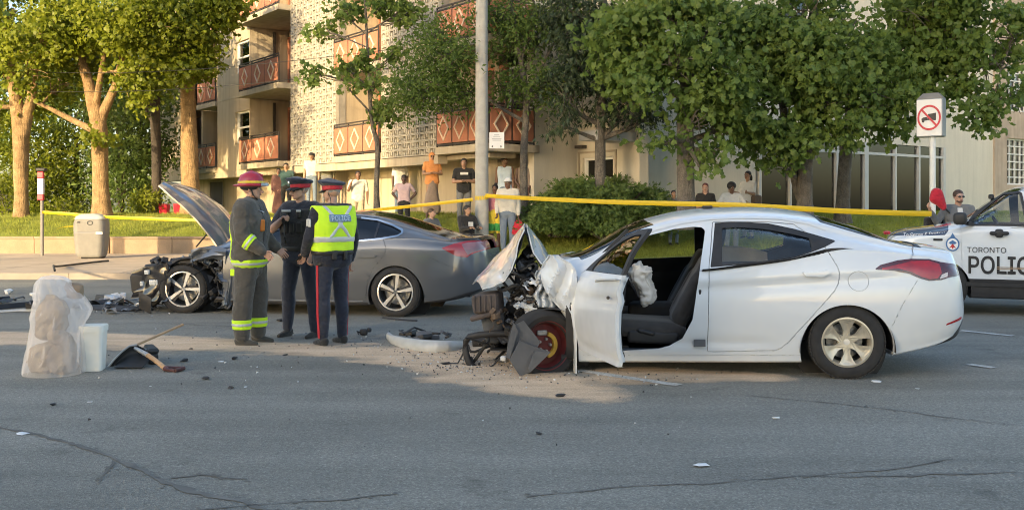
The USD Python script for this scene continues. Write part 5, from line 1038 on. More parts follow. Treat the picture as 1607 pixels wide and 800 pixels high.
def decal(text, height, x, z, material, name, bold=False, squeeze=1.0, y=-1.0, slant=0.0, slope=0.0, th=.004):
    t = meshkit.text_mesh(text, height, .0016, bold); v = t.vertices.copy(); v[:, 0] = v[:, 0] * squeeze + v[:, 1] * slant
    q = np.stack([x + v[:, 0], np.zeros(len(v)), z + v[:, 1] + v[:, 0] * slope], 1)
    d, i = E.tree.query(np.stack([q[:, 0], np.full(len(q), y), q[:, 2]], 1), k=6); w = 1 / (d + 1e-4) ** 2; w /= w.sum(1, keepdims=True)
    ysurf = (E.v[i][..., 1] * w).sum(1); q[:, 1] = ysurf - .006 - v[:, 2]
    return obj(name, trimesh.Trimesh(q, t.faces, process=False), material, pv)
mat('decal_black', (.02, .02, .022), .5, var=.05); mat('decal_white', (.75, .76, .78), .5, var=.05); mat('decal_blue', (.05, .14, .32), .5, var=.05); mat('decal_red', (.45, .03, .03), .5, var=.05); mat('decal_tan', (.35, .24, .15), .5, var=.05)
p = PL(1517, 396, -1.0); decal('TORONTO', .072, p[0], p[2], 'decal_black', 'lettering', squeeze=.98)
p = PL(1517, 428, -1.0); decal('POLICE', .225, p[0], p[2], 'decal_black', 'lettering', True, .80)
p = PL(1416, 372, -.95); decal('To Serve & Protect', .055, p[0], p[2], 'decal_white', 'lettering', False, .80, -.93, .25, .05)
for dz in (.035, .055):
    p = PL(1564, 426, -1.0); MB().span((p[0], -1.014, p[2] + dz), (p[0] + .62, -1.010, p[2] + dz + .008)).build('gold_stripe', 'decal_tan', pv)
p = PL(1495, 383, -1.0); cr_ = MB(); Rm = rotx(math.pi / 2)
t0 = lambda r, z0, z1, y0: MB().prism(Polygon([(r * math.cos(a), 1.15 * r * math.sin(a)) for a in np.linspace(0, 6.283, 32)]), .002, Rm, (p[0], y0, p[2]))
t0(.085, 0, 0, -1.000).build('crest', 'decal_blue', pv); t0(.068, 0, 0, -1.003).build('crest_field', 'decal_white', pv)
MB().prism(Polygon([(-.05, .02), (0, .055), (.05, .02), (.03, .0), (-.03, .0)]), .002, Rm, (p[0], -1.006, p[2])).prism(Polygon([(-.035, .085), (0, .155), (.035, .085)]), .002, Rm, (p[0], -1.003, p[2])).build('crest_crown', 'decal_blue', pv)
MB().prism(Polygon([(-.045, -.06), (0, .01), (.045, -.06), (.015, -.04), (0, -.07), (-.015, -.04)]), .002, Rm, (p[0], -1.006, p[2])).build('crest_emblem', 'decal_red', pv)
# ------------------------------------------------------------------ trees, shrubs
def leafmat(name, a, b, c, tr=.35):
    N = {'g': ('geometry', {}), 'n': ('noise_texture', {'scale': 1.1, 'detail': 3.0}), 'r': ('rgb_ramp', {'ramp': [(.3, a), (.5, b), (.7, c)]}), 'ir': ('rgb_ramp', {'ramp': [(0, (.62,) * 3), (.7, (1.1,) * 3), (1, (1.5,) * 3)]}), 'm': ('mix', {'mix_type': 'multiply', 'fac': 1.0}),
         'p': ('principled_bsdf', {'roughness': .5, 'specular_ior_level': .35}), 't': ('translucent_bsdf', {}), 'mx': ('mix_closure', {'fac': tr})}
    usdkit.material(stage, '/World/Looks/' + name, N, [('g.position', 'n.vector'), ('n.fac', 'r.fac'), ('g.random_per_island', 'ir.fac'), ('r.color', 'm.color1'), ('ir.color', 'm.color2'), ('m.color', 'p.base_color'), ('m.color', 't.color'), ('p.BSDF', 'mx.closure1'), ('t.BSDF', 'mx.closure2')], surface='mx.closure')
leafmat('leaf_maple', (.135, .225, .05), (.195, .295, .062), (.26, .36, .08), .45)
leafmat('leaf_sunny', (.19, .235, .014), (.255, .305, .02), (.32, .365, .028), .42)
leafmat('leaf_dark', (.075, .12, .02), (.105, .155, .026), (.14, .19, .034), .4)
leafmat('leaf_locust', (.11, .185, .036), (.15, .235, .048), (.195, .285, .06), .45)
leafmat('needle', (.045, .075, .036), (.065, .10, .046), (.085, .125, .056), .22)
leafmat('juniper', (.12, .19, .045), (.165, .245, .058), (.21, .29, .075), .3)
mat('bark_grey', (.105, .092, .078), .95, var=.3, scale=5, bump=1.0, bscale=16, bdist=.04, col2=(.17, .15, .125), fine=.25, fscale=35, bstretch=(2.2, 2.2, .35))
mat('bark_warm', (.23, .145, .07), .95, var=.3, scale=4, bump=1.0, bscale=16, bdist=.04, col2=(.34, .225, .115), fine=.25, fscale=35, bstretch=(2.2, 2.2, .35))
mat('bark_dark', (.055, .045, .038), .95, var=.3, scale=5, bump=.9, bscale=25, bdist=.03)
LEAF = {'maple': (np.array([(0, 0, 0), (.18, .22, .03), (.50, .30, -.02), (.27, .52, .05), (.30, .80, .0), (0, 1.0, -.06), (-.30, .80, .0), (-.27, .52, .05), (-.50, .30, -.02), (-.18, .22, .03), (0, .5, .10)]), np.array([(10, 0, 1), (10, 1, 2), (10, 2, 3), (10, 3, 4), (10, 4, 5), (10, 5, 6), (10, 6, 7), (10, 7, 8), (10, 8, 9), (10, 9, 0)])),
        'oval': (np.array([(0, 0, 0), (.22, .45, .05), (0, 1.0, -.03), (-.22, .45, .05), (0, .5, 0)]), np.array([(0, 1, 4), (1, 2, 4), (2, 3, 4), (3, 0, 4)])),
        'spray': (np.array([(0, 0, 0), (.10, .5, .02), (0, 1.0, -.10), (-.10, .5, .02), (.36, .75, -.04), (-.36, .75, -.04)]), np.array([(0, 1, 3), (1, 2, 3), (0, 4, 1), (0, 3, 5)]))}
def leaves(cent, size, kind, r, droop=0.0, outward=None, flat=.5):
    V, Fc = LEAF[kind]; n = len(cent); s = size * r.uniform(.6, 1.3, n)
    up = r.normal(0, 1, (n, 3)) * (flat * 1.7, flat * 1.7, .6) + (0, -.35, .42); up /= np.linalg.norm(up, axis=1, keepdims=True)
    d = r.normal(0, 1, (n, 3)) + (0 if outward is None else outward * 1.2); d[:, 2] -= .4 + droop; d -= up * (d * up).sum(1, keepdims=True); d /= np.linalg.norm(d, axis=1, keepdims=True) + 1e-9
    x = np.cross(d, up); M = np.stack([x, d, up], 2) * s[:, None, None]
    v = np.einsum('nij,kj->nki', M, V) + cent[:, None]; k = len(V)
    return v.reshape(-1, 3), (Fc[None] + (np.arange(n) * k)[:, None, None]).reshape(-1, 3)
def limb(mb, a, b, r0, r1, r, bend=.12, n=7, sides=7):
    a, b = np.asarray(a, float), np.asarray(b, float); L = np.linalg.norm(b - a); t = np.linspace(0, 1, n)[:, None]; o = r.normal(0, 1, 3) * bend * L; o2 = r.normal(0, 1, 3) * bend * .4 * L
    p = a + (b - a) * t + o * np.sin(t * math.pi) * .5 + o2 * np.sin(t * 2 * math.pi) * .4; mb.tube(p, np.linspace(r0, r1, n), sides); return p
def tree(name, label, base, trunk, clusters, n_leaf, size, lmat, bark, kind='maple', seed=0, group=None, spread=.33, droop=0.0, per=26, rad=.42, cat='tree', forks=None):
    """trunk: list of (point, radius) from the ground up (world); clusters: ellipsoids (centre, radii, weight) filled with leaf clumps hanging on branches"""
    r = np.random.default_rng(seed); t = thing(name, label, cat, base, 0, group); base = np.asarray(base, float)
    tb = MB(); pts = np.array([q[0] for q in trunk], float); rr = np.array([q[1] for q in trunk], float)
    s = np.linspace(0, 1, 18); ss = np.r_[0, np.cumsum(np.linalg.norm(np.diff(pts, axis=0), axis=1))]; ss /= ss[-1]
    tp = np.stack([PchipInterpolator(ss, pts[:, k])(s) if len(ss) > 2 else np.interp(s, ss, pts[:, k]) for k in range(3)], 1); tr = np.interp(s, ss, rr); tr[0] *= 1.35; tr[1] *= 1.1
    n = 12; tube = MB().tube(tp - base, tr, n).get(); tube.vertices += ((meshkit.fbm(np.c_[tube.vertices * (5, 5, 1.2)], 3, seed) - .5) * .25 * rr[0])[:, None] * np.sign(tube.vertices - (tp - base)[np.argmin(np.abs(tube.vertices[:, None, 2] - (tp - base)[None, :, 2]), 1)]) * (1, 1, 0)
    tb.mesh(tube); bb = MB(); nb = 0
    for (p0, p1, r0, r1) in (forks or []): limb(tb, np.asarray(p0) - base, np.asarray(p1) - base, r0, r1, r, .06, 8, 9); 
    nodes = [(tp[i], tr[i]) for i in range(6, 18)] + [(np.asarray(p0) + (np.asarray(p1) - p0) * u, r0 + (r1 - r0) * u) for (p0, p1, r0, r1) in (forks or []) for u in (.3, .5, .7, .85, 1.0)]
    cen = []; w = np.array([c[2] * np.prod(c[1]) ** (2 / 3) for c in clusters]); w = w / w.sum(); total = max(1, n_leaf // per)
    for (c, ra, wt), wk in zip(clusters, w):
        m = max(2, int(total * wk)); u = r.normal(0, 1, (m, 3)); u /= np.linalg.norm(u, axis=1, keepdims=True); rad_ = r.uniform(.25, 1, (m, 1)) ** .55
        cc = np.asarray(c, float) + u * rad_ * np.asarray(ra, float) * (1 + .35 * (meshkit.noise(u * 2.3 + seed)[:, None] - .5) * 2); cen.append((cc, np.asarray(c, float)))
        NP = np.array([q[0] for q in nodes]); tgt = np.asarray(c, float); k = np.argmin(np.linalg.norm(NP - (tgt - (0, 0, .5)), axis=1)); path = limb(bb, NP[k] - base, tgt - base, min(nodes[k][1] * .55, .09), .02, r, .10)
        for q in cc[:: max(1, m // 14)]: j = r.integers(2, 7); limb(bb, path[j], q - base, .018, .005, r, .12, 5, 5)
    if per > 20:                                             # gaps: whole patches of the crown carry no leaves
        cen = [(c[meshkit.fbm(c * .95 + seed * 3.1, 2, seed) > .40], o) if len(c) > 12 else (c, o) for c, o in cen]
    allc = np.vstack([c for c, _ in cen]); cl = np.repeat(allc, per, 0) + r.normal(0, 1, (len(allc) * per, 3)) * (spread, spread, spread * .62)
    out = np.repeat(np.vstack([(c - o) for c, o in cen]), per, 0); out /= np.linalg.norm(out, axis=1, keepdims=True) + 1e-6
    v, f = leaves(cl - base, size, kind, r, droop, out)
    tb.build('trunk', bark, t, smooth=60); bb.build('branches', bark, t, smooth=60)
    obj('crown', trimesh.Trimesh(v, f, process=False), lmat, t); return t
def ell(px, py, Y, rx, rz, ry=None, w=1.0): return (P(px, py, Y), (rx / F * Y, ry if ry else rx / F * Y * .9, rz / F * Y), w)
def tp(px, py, Y, wpx): return (P(px, py, Y), wpx / F * Y / 2 * .88)
# left: sunlit maples on the bank
Yb = 31.5
tree('maple_tree', 'sunlit maple at the far left with a dark band round its trunk', P(34, 352, Yb), [tp(34, 352, Yb, 25), tp(33, 300, Yb, 24), tp(32, 215, Yb, 28), tp(20, 130, Yb, 18), tp(10, 40, Yb, 12)],
     [ell(-20, 60, Yb, 70, 70), ell(45, 90, Yb - 1, 50, 55), ell(20, 20, Yb, 60, 50), ell(75, 55, Yb - 1.5, 40, 45), ell(-30, 160, Yb, 55, 50), ell(50, 150, Yb + .5, 35, 30)], 7650, .17, 'leaf_sunny', 'bark_warm', spread=.24, seed=1, group=None, forks=[(P(34, 215, Yb), P(52, 130, Yb), .24, .12)])
tree('maple_tree', 'sunlit maple with a forked trunk behind the litter bin', P(160, 338, Yb), [tp(160, 340, Yb, 30), tp(158, 280, Yb, 27), tp(155, 200, Yb, 28), tp(147, 165, Yb, 24), tp(128, 90, Yb, 15), tp(110, 10, Yb, 10)],
     [ell(110, 30, Yb - .5, 55, 50), ell(170, 40, Yb - 1, 60, 50), ell(225, 60, Yb - 1, 50, 55), ell(215, 120, Yb - 1.2, 38, 40), ell(130, 95, Yb + .5, 45, 35), ell(100, 130, Yb + 1, 30, 26), ell(150, 215, Yb - .6, 14, 10, .5), ell(245, 30, Yb - 1.5, 50, 45)], 11050, .17, 'leaf_sunny', 'bark_warm', spread=.24, seed=2,
     forks=[(P(155, 200, Yb), P(184, 120, Yb), .19, .11), (P(184, 120, Yb), P(205, 40, Yb - .5), .11, .05), (P(148, 205, Yb), P(50, 158, Yb), .12, .05), (P(150, 168, Yb), P(170, 60, Yb - 1), .12, .05)])
tree('maple_tree', 'tall maple with a thick straight trunk behind the raised hood', P(300, 335, 32.5), [tp(300, 345, 32.5, 34), tp(297, 240, 32.5, 29), tp(295, 140, 32.5, 26), tp(300, 70, 32.5, 20), tp(305, -20, 32.5, 14)],
     [ell(285, 70, 30.5, 45, 50), ell(320, 40, 31, 50, 45), ell(265, 20, 31, 45, 45), ell(340, 8, 31, 40, 28), ell(280, 115, 30.6, 30, 22), ell(318, 95, 31, 22, 26)], 8075, .17, 'leaf_sunny', 'bark_warm', spread=.24, seed=3, forks=[(P(295, 140, 32.5), P(262, 60, 32.2), .14, .06)])
tree('shade_tree', 'dark trunked tree leaning left between the two sunlit maples', P(246, 335, 34), [tp(246, 340, 34, 17), tp(245, 230, 34, 17), tp(243, 160, 34, 18), tp(246, 60, 34, 12)],
     [ell(225, 150, 34.5, 40, 40), ell(200, 80, 35, 60, 60), ell(240, 20, 35, 60, 50)], 5000, .17, 'leaf_maple', 'bark_dark', seed=4, forks=[(P(243, 190, 34), P(205, 130, 34), .16, .08)])
for k, (px, py, Y, rx, rz) in enumerate([(-40, 250, 36, 85, 110), (60, 265, 37, 70, 95), (120, 230, 38, 75, 110), (190, 270, 36.5, 60, 95), (222, 200, 38, 50, 90), (20, 130, 40, 120, 110), (150, 110, 41, 120, 100)]):
    c = P(px, py, Y); b = np.array([c[0], Y, .9])
    lab = ['bushy dark tree at the left edge of the bank', 'dense green shrub behind the leftmost maple', 'tall dark bush between the two left maples', 'dark shrub right of the forked maple', 'narrow dark bush beside the dark trunk', 'large shaded tree far back behind the leftmost maple', 'large shaded tree far back behind the forked maple', 'thin dark bush against the far building wall'][k]
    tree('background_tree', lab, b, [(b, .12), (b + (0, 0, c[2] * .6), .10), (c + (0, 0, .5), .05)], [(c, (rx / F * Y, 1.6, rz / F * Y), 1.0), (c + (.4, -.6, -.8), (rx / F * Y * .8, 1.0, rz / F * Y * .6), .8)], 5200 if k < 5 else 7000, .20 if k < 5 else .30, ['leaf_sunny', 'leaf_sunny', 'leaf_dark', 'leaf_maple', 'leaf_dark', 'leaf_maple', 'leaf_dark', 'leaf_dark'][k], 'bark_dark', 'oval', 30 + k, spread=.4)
for k, (px, py, Y, rx, rz) in enumerate([(10, 330, 33, 40, 22), (100, 330, 33.5, 45, 18), (228, 318, 33, 16, 20), (0, 300, 34, 40, 30)]):
    c = P(px, py, Y); tree('low_shrub', ['low bright shrub at the foot of the leftmost maple', 'low shrub in grass right of the bus stop post', 'small sunny shrub left of the raised hood', 'sunny shrub behind the leftmost trunk'][k], (c[0], Y, 1.0), [((c[0], Y, 1.0), .03), ((c[0], Y, 1.3), .02), (c, .012)], [(c, (rx / F * Y, .6, rz / F * Y), 1)], 1500, .12, 'leaf_sunny', 'bark_grey', 'oval', 50 + k, spread=.2, cat='shrub')
tree('street_tree', 'maple on the boulevard beyond the left edge of the picture', (-14.4, 21.9, .13), [((-14.4, 21.9, .13), .16), ((-14.4, 21.9, 3.0), .13), ((-14.3, 22.0, 8.5), .06)],
     [((-14.4, 22.0, 4.6), (1.5, 1.5, 1.1), 1), ((-14.0, 22.1, 6.6), (1.7, 1.7, 1.2), 1), ((-14.8, 21.8, 8.4), (1.4, 1.4, 1.1), 1), ((-14.2, 22, 10), (1.2, 1.2, .9), 1)], 5200, .18, 'leaf_maple', 'bark_grey', seed=90, spread=.25)
# thin young tree in front of the balconies
Yt = 24.5
tree('young_tree', 'thin young tree with sparse leaves before the balconies', P(592, 345, Yt), [tp(592, 350, Yt, 12), tp(591, 290, Yt, 10), tp(593, 235, Yt, 9), tp(583, 190, Yt, 8), tp(578, 100, Yt, 6), tp(572, -10, Yt, 4)],
     [ell(540, 110, Yt, 12, 14), ell(548, 140, Yt - .3, 9, 9), ell(604, 175, Yt, 16, 16), ell(490, 118, Yt, 12, 13), ell(505, 50, Yt + .5, 13, 12), ell(640, 25, Yt, 18, 20), ell(575, 95, Yt, 16, 14), ell(540, 20, Yt, 20, 14), ell(620, 80, Yt, 12, 12), ell(600, 10, Yt, 24, 10), ell(585, 130, Yt - .4, 10, 9)], 1500, .16, 'leaf_maple', 'bark_grey', seed=61, spread=.16, per=14)
# locust with fine pale leaves beside the lamp post
Yl = 23.1
tree('locust_tree', 'slender tree with fine light foliage on both sides of the lamp post', P(824, 350, Yl), [tp(824, 355, Yl, 15), tp(822, 250, Yl, 13), tp(826, 160, Yl, 12), tp(818, 100, Yl, 10), tp(800, 0, Yl, 7)],
     [ell(665, 140, Yl, 55, 40), ell(700, 90, Yl - .4, 50, 40), ell(720, 150, Yl, 28, 22), ell(640, 165, Yl, 28, 18), ell(690, 50, Yl, 30, 22), ell(830, 60, Yl, 55, 45), ell(860, 130, Yl, 50, 40), ell(800, 130, Yl - .3, 25, 22), ell(790, 20, Yl, 45, 25), ell(885, 40, Yl, 50, 45)], 17000, .12, 'leaf_locust', 'bark_grey', 'oval', 62, spread=.26, forks=[(P(826, 160, Yl), P(868, 70, Yl), .07, .03), (P(822, 190, Yl), P(720, 120, Yl), .05, .02)])
# spruce-like tree with hanging dark sprays, and the big maples on the right
Ys = 22.6
tree('spruce_tree', 'dark needle tree with drooping sprays left of the juniper window', P(940, 350, Ys), [tp(942, 360, Ys, 21), tp(942, 260, Ys, 19), tp(943, 160, Ys, 18), tp(945, 60, Ys, 15), tp(948, -40, Ys, 11)],
     [ell(885, 150, Ys - .3, 26, 50), ell(905, 110, Ys, 40, 45), ell(975, 175, Ys, 45, 22), ell(1000, 130, Ys, 40, 40), ell(940, 60, Ys, 70, 55), ell(878, 195, Ys - .4, 10, 26), ell(1020, 175, Ys, 30, 18), ell(900, 20, Ys, 50, 50)], 8500, .16, 'needle', 'bark_grey', 'spray', 63, spread=.20, droop=1.6)
Ym = 20.8
tree('maple_tree', 'big maple right of the juniper, its trunk rising behind the white roof', P(1078, 345, Ym), [tp(1078, 360, Ym, 34), tp(1076, 270, Ym, 31), tp(1075, 200, Ym, 30), tp(1080, 100, Ym, 24), tp(1085, -20, Ym, 16)],
     [ell(985, 70, Ym, 60, 55), ell(1050, 100, Ym - .8, 60, 55), ell(1110, 50, Ym, 65, 60), ell(1000, 120, Ym + .2, 40, 35), ell(1090, 180, Ym - .9, 42, 36), ell(1130, 130, Ym - .6, 45, 45), ell(1040, 20, Ym, 70, 40), ell(1140, 190, Ym - .2, 40, 30), ell(1122, 240, Ym - .5, 14, 26), ell(1050, 222, Ym - .6, 10, 14), ell(1027, 225, Ym - .4, 12, 8), ell(1098, 262, Ym - .7, 8, 14)], 10500, .165, 'leaf_maple', 'bark_grey', seed=64, spread=.23)
tree('maple_tree', 'big maple with twin trunks in front of the glazed entrance', P(1262, 340, 22), [tp(1262, 352, 22, 28), tp(1264, 270, 22, 25), tp(1266, 200, 22, 24), tp(1270, 100, 22, 20), tp(1280, -20, 22, 12)],
     [ell(1200, 60, 21.5, 65, 60), ell(1270, 90, 21, 65, 60), ell(1330, 60, 21.5, 65, 60), ell(1220, 150, 21.2, 50, 45), ell(1300, 160, 21, 55, 45), ell(1350, 140, 21, 50, 45), ell(1240, 215, 21, 40, 26), ell(1330, 200, 21, 40, 22), ell(1395, 150, 21.5, 45, 50), ell(1195, 210, 21.4, 38, 30), ell(1260, 15, 21.5, 80, 40), ell(1225, 250, 21.2, 18, 14)], 12500, .165, 'leaf_maple', 'bark_grey', seed=65, spread=.23, forks=[(P(1268, 330, 22.2), P(1238, 230, 22.2), .16, .12), (P(1238, 230, 22.2), P(1215, 60, 22), .12, .05)])
tree('maple_tree', 'maple behind the truck ban sign, branches reaching right', P(1325, 340, 23.5), [tp(1322, 350, 23.5, 26), tp(1325, 270, 23.5, 22), tp(1335, 180, 23.5, 20), tp(1360, 60, 23.5, 14)],
     [ell(1420, 60, 22.5, 65, 60), ell(1490, 50, 22, 65, 55), ell(1450, 120, 22.3, 45, 40), ell(1540, 100, 21.5, 50, 45), ell(1590, 60, 21.5, 55, 60), ell(1600, 150, 21, 35, 40), ell(1530, 190, 21, 26, 22), ell(1555, 160, 21, 35, 25), ell(1470, 10, 22, 90, 35), ell(1500, 150, 21.8, 28, 22), ell(1395, 190, 22, 30, 25)], 9800, .165, 'leaf_maple', 'bark_grey', seed=66, spread=.23, forks=[(P(1335, 200, 23.5), P(1480, 110, 22.3), .11, .05), (P(1480, 110, 22.3), P(1580, 150, 21.4), .05, .02)])
# spreading juniper in the planter
def juniper(name, label, c, rx, ry, rz, n, seed):
    r = np.random.default_rng(seed); t = thing(name, label, 'shrub', c); bb = MB(); cen, out = [], []
    for k in range(7): a = r.uniform(0, 6.28); limb(bb, (r.normal(0, .15), r.normal(0, .1), -.1), (math.cos(a) * rx * .7, math.sin(a) * ry * .7, rz * .7), .05, .02, r, .15)
    lay = 150
    for k in range(lay):
        a = r.uniform(0, 6.28); q = r.uniform(.15, 1) ** .6; x, y = math.cos(a) * q * rx, math.sin(a) * q * ry; z = rz * (1 - .75 * q * q) * r.uniform(.55, 1.0)
        m = n // lay; d = np.array([math.cos(a), math.sin(a), .12]); s = r.uniform(-.35, .35, (m, 1))
        cen.append(np.array([x, y, z]) + d * s + r.normal(0, 1, (m, 3)) * (.13, .13, .05)); out.append(np.repeat(d[None], m, 0))
    v, f = leaves(np.vstack(cen), .15, 'spray', r, -.3, np.vstack(out) * 2, .3)
    bb.build('stems', 'bark_dark', t, smooth=50); obj('foliage', trimesh.Trimesh(v, f, process=False), 'juniper', t)
juniper('juniper_bush', 'broad flat topped juniper bush under the pale wall', P(950, 352, 23.0), 1.65, 1.2, 1.18, 11000, 71)
juniper('juniper_bush', 'lower dark juniper left of the flat topped one', P(878, 364, 22.6), .85, .7, .70, 4600, 72)
juniper('juniper_bush', 'lower juniper mass right of the stems of the flat topped one', P(960, 368, 22.2), 1.3, .5, .55, 4200, 73)
# ------------------------------------------------------------------ people
for k, c in dict(skin_light=(.42, .25, .18), skin_tan=(.33, .19, .12), skin_brown=(.15, .078, .048), skin_dark=(.075, .040, .027)).items(): mat(k, c, .5, var=.10, scale=14)
mat('eye_white', (.55, .53, .5), .3, var=.02); mat('hair_black', (.012, .010, .010), .5, var=.4, scale=40, bump=.4, bscale=180); mat('hair_brown', (.05, .028, .018), .5, var=.4, scale=40, bump=.4, bscale=180); mat('hair_red', (.075, .018, .014), .5, var=.3, scale=40); mat('hair_grey', (.28, .26, .24), .6, var=.3, scale=60); mat('lips', (.24, .08, .07), .5, var=.1)
def cloth(n, c, var=.10, rough=.9): mat(n, c, rough, var=var, scale=7, bump=.75, bscale=11, bdist=.035, bstretch=(1.0, 1.0, 1.5), fine=.06, fscale=260, sheen=.15)
for k, c in dict(navy_cloth=(.012, .015, .026), navy_trouser=(.016, .021, .038), hat_navy=(.018, .024, .045), bunker=(.072, .067, .058), bunker_dark=(.045, .045, .045), black_cloth=(.014, .014, .015), white_cloth=(.62, .61, .59), cream_cloth=(.52, .49, .42), pink_cloth=(.46, .33, .33), orange_cloth=(.60, .25, .08), maroon_cloth=(.10, .045, .04), teal_cloth=(.03, .07, .07), olive_cloth=(.12, .12, .085), grey_cloth=(.14, .145, .15), denim=(.13, .17, .23),
                 hot_pink=(.50, .20, .24), green_cloth=(.04, .26, .06), yellow_cloth=(.60, .46, .04), print_cloth=(.22, .17, .14), brown_cloth=(.13, .085, .055), tan_cloth=(.34, .28, .2), red_cloth=(.42, .012, .03), light_blue=(.45, .55, .66), shoe_dark=(.02, .02, .02), shoe_light=(.5, .5, .48), boot_rubber=(.06, .058, .05)).items(): cloth(k, c)
mat('hivis', (.56, .86, .02), .7, var=.06, scale=6, bump=.3, bscale=30, bdist=.01); mat('reflective', (.52, .54, .53), .35, var=.08, metal=.2); mat('hat_red', (.42, .015, .03), .6, var=.08); mat('helmet_red', (.30, .014, .030), .35, var=.12, coat=.5); mat('helmet_yellow', (.62, .45, .03), .4, var=.05); mat('visor', (.25, .28, .27), .1, var=.1, coat=1.0); mat('sunglass', (.008, .008, .010), .12, var=.1, coat=1.0); mat('patch_blue', (.16, .26, .36), .6, var=.05); mat('leather_black', (.012, .012, .012), .45, var=.2)
def relax(m, res, it, noise=0.0, seed=0, ns=9.0):
    t = totm(m.refine_to_length(res)) if res else totm(m)
    if it: trimesh.smoothing.filter_taubin(t, .5, -.53, it)
    if noise:
        n = t.vertex_normals; q = t.vertices * (ns, ns, ns * 1.6); t.vertices += n * ((meshkit.fbm(q, 3, seed) - .5) * 2 * noise)[:, None]
    return t
class Fig:
    """a standing or sitting figure; local frame: faces -y, its left is +x, feet at z 0"""
    def __init__(s, h=1.75, build=1.0, arms=None, legs=None, head_turn=0.0, head_tilt=0.0, lean=(0, 0), hipz=None, female=False, torso_turn=0.0):
        s.h, s.b = h, build; H = h; V = np.array
        la, ra = (arms or (None, None)); ll, rl = (legs or (None, None))
        dn = (V([.10, .02, -1]), V([.05, -.12, -1])); la = la or (V([.12, .03, -1.0]), V([.03, -.18, -1.0])); ra = ra or (V([-.12, .03, -1.0]), V([-.03, -.18, -1.0]))
        ll = ll or (V([.04, -.02, -1.0]), V([.01, .03, -1.0])); rl = rl or (V([-.04, -.02, -1.0]), V([-.01, .03, -1.0]))
        hz = .525 * H; s.hip = V([0, 0, hz])
        s.J = J = {}
        J['hl'], J['hr'] = V([.055 * H * .95, 0, hz]), V([-.055 * H * .95, 0, hz])
        for k, d, hj in (('l', ll, 'hl'), ('r', rl, 'hr')):
            J['k' + k] = J[hj] + unit(d[0]) * .245 * H; J['a' + k] = J['k' + k] + unit(d[1]) * .243 * H
        low = min(J['al'][2], J['ar'][2]) - .040 * H
        for k in J: J[k] = J[k] - (0, 0, low)
        s.hip = s.hip - (0, 0, low); s.foot = {}
        lx, ly = lean; up = unit(V([lx, ly, 1.0])); T = rotz(torso_turn)
        s.waist = s.hip + up * .085 * H; s.chest = s.hip + up * .20 * H; s.neck = s.hip + up * .298 * H; s.up = up; s.T = T
        sw_ = (.104 if female else .116) * H * (.9 + .1 * build)
        J['sl'], J['sr'] = s.neck + T @ V([sw_, .01, -.012 * H]), s.neck + T @ V([-sw_, .01, -.012 * H])
        for k, d in (('l', la), ('r', ra)):
            J['e' + k] = J['s' + k] + T @ unit(d[0]) * .172 * H; J['w' + k] = J['e' + k] + T @ unit(d[1]) * .148 * H; s.foot['fd' + k] = T @ unit(d[1])
        s.headc = s.neck + up * .095 * H + V([0, -.012 * H, 0]) @ T.T; s.HR = T @ rotz(head_turn) @ rotx(head_tilt); s.female = female
    def torso(s, e=0.0, low=-.02):
        H, b, T = s.h, s.b, s.T; q = lambda c, dx: [c + T @ np.array([dx, 0, 0]), c - T @ np.array([dx, 0, 0])]
        hipw, waw, chw = (.060, .045, .054) if s.female else (.050, .050, .064)
        P0 = [(p, .062 * H * b + e) for p in q(s.hip + (0, 0, .0), hipw * H * b)]; P1 = [(p, .056 * H * b + e) for p in q(s.waist, waw * H * b)]; P2 = [(p, .062 * H * b + e) for p in q(s.chest, chw * H * b)]
        P3 = [(s.J['sl'] + (s.J['sr'] - s.J['sl']) * .10, .036 * H * b + e), (s.J['sr'] + (s.J['sl'] - s.J['sr']) * .10, .036 * H * b + e), (s.neck + (0, .01 * H, -.01 * H), .034 * H + e)]
        return [hull(*P0, *P1, n=16), hull(*P1, *P2, n=16), hull(*P2, *P3, n=16)]
    def arm(s, k, e=0.0, upto=2.0):
        H, b, J = s.h, .75 + .25 * s.b, s.J; A, B, C_ = J['s' + k], J['e' + k], J['w' + k]; ra, rb, rc = .030 * H * b + e, .0245 * H * b + e, .0165 * H * b + e; out = []
        f = min(upto, 1.0); out.append(hull((A, ra * 1.08), (A + (B - A) * f, ra + (rb - ra) * f), n=14))
        if upto > 1: f = upto - 1; out.append(hull((B, rb), (B + (C_ - B) * min(.35, f), rb * 1.02), (B + (C_ - B) * f, rb + (rc - rb) * f), n=14))
        return out
    def leg(s, k, e=0.0, upto=2.0):
        H, b, J = s.h, .7 + .3 * s.b, s.J; A, B, C_ = J['h' + k], J['k' + k], J['a' + k]; ra, rb, rc = .052 * H * b + e, .034 * H * b + e, .022 * H * b + e; out = []
        f = min(upto, 1.0); out.append(hull((A, ra), (A + (B - A) * f, ra + (rb - ra) * f), n=14))
        if upto > 1: f = upto - 1; out.append(hull((B, rb), (B + (C_ - B) * min(.32, f) + (0, .008 * H, 0), rb * 1.0), (B + (C_ - B) * f, rb + (rc - rb) * f), n=14))
        return out
    def hand(s, k, curl=.5):
        """palm, four jointed fingers and a thumb from its side"""
        H = s.h; W = s.J['w' + k]; d = s.foot['fd' + k]; side = s.T @ np.array([0, -1.0, 0]); side = side - d * (side @ d)
        if np.linalg.norm(side) < .3: side = s.T @ np.array([0, 0, 1.0]); side = side - d * (side @ d)
        side = unit(side); nrm = np.cross(d, side) * (1 if k == 'l' else -1); u = H / 1.75; out = []            # side: towards the thumb; nrm: back of the hand
        K = W + d * .085 * u
        out.append(hull((W + d * .01 * u, .021 * u), (W + d * .035 * u + side * .024 * u, .015 * u), (W + d * .035 * u - side * .022 * u, .014 * u), (K + side * .030 * u, .0115 * u), (K - side * .030 * u, .0105 * u), n=10))
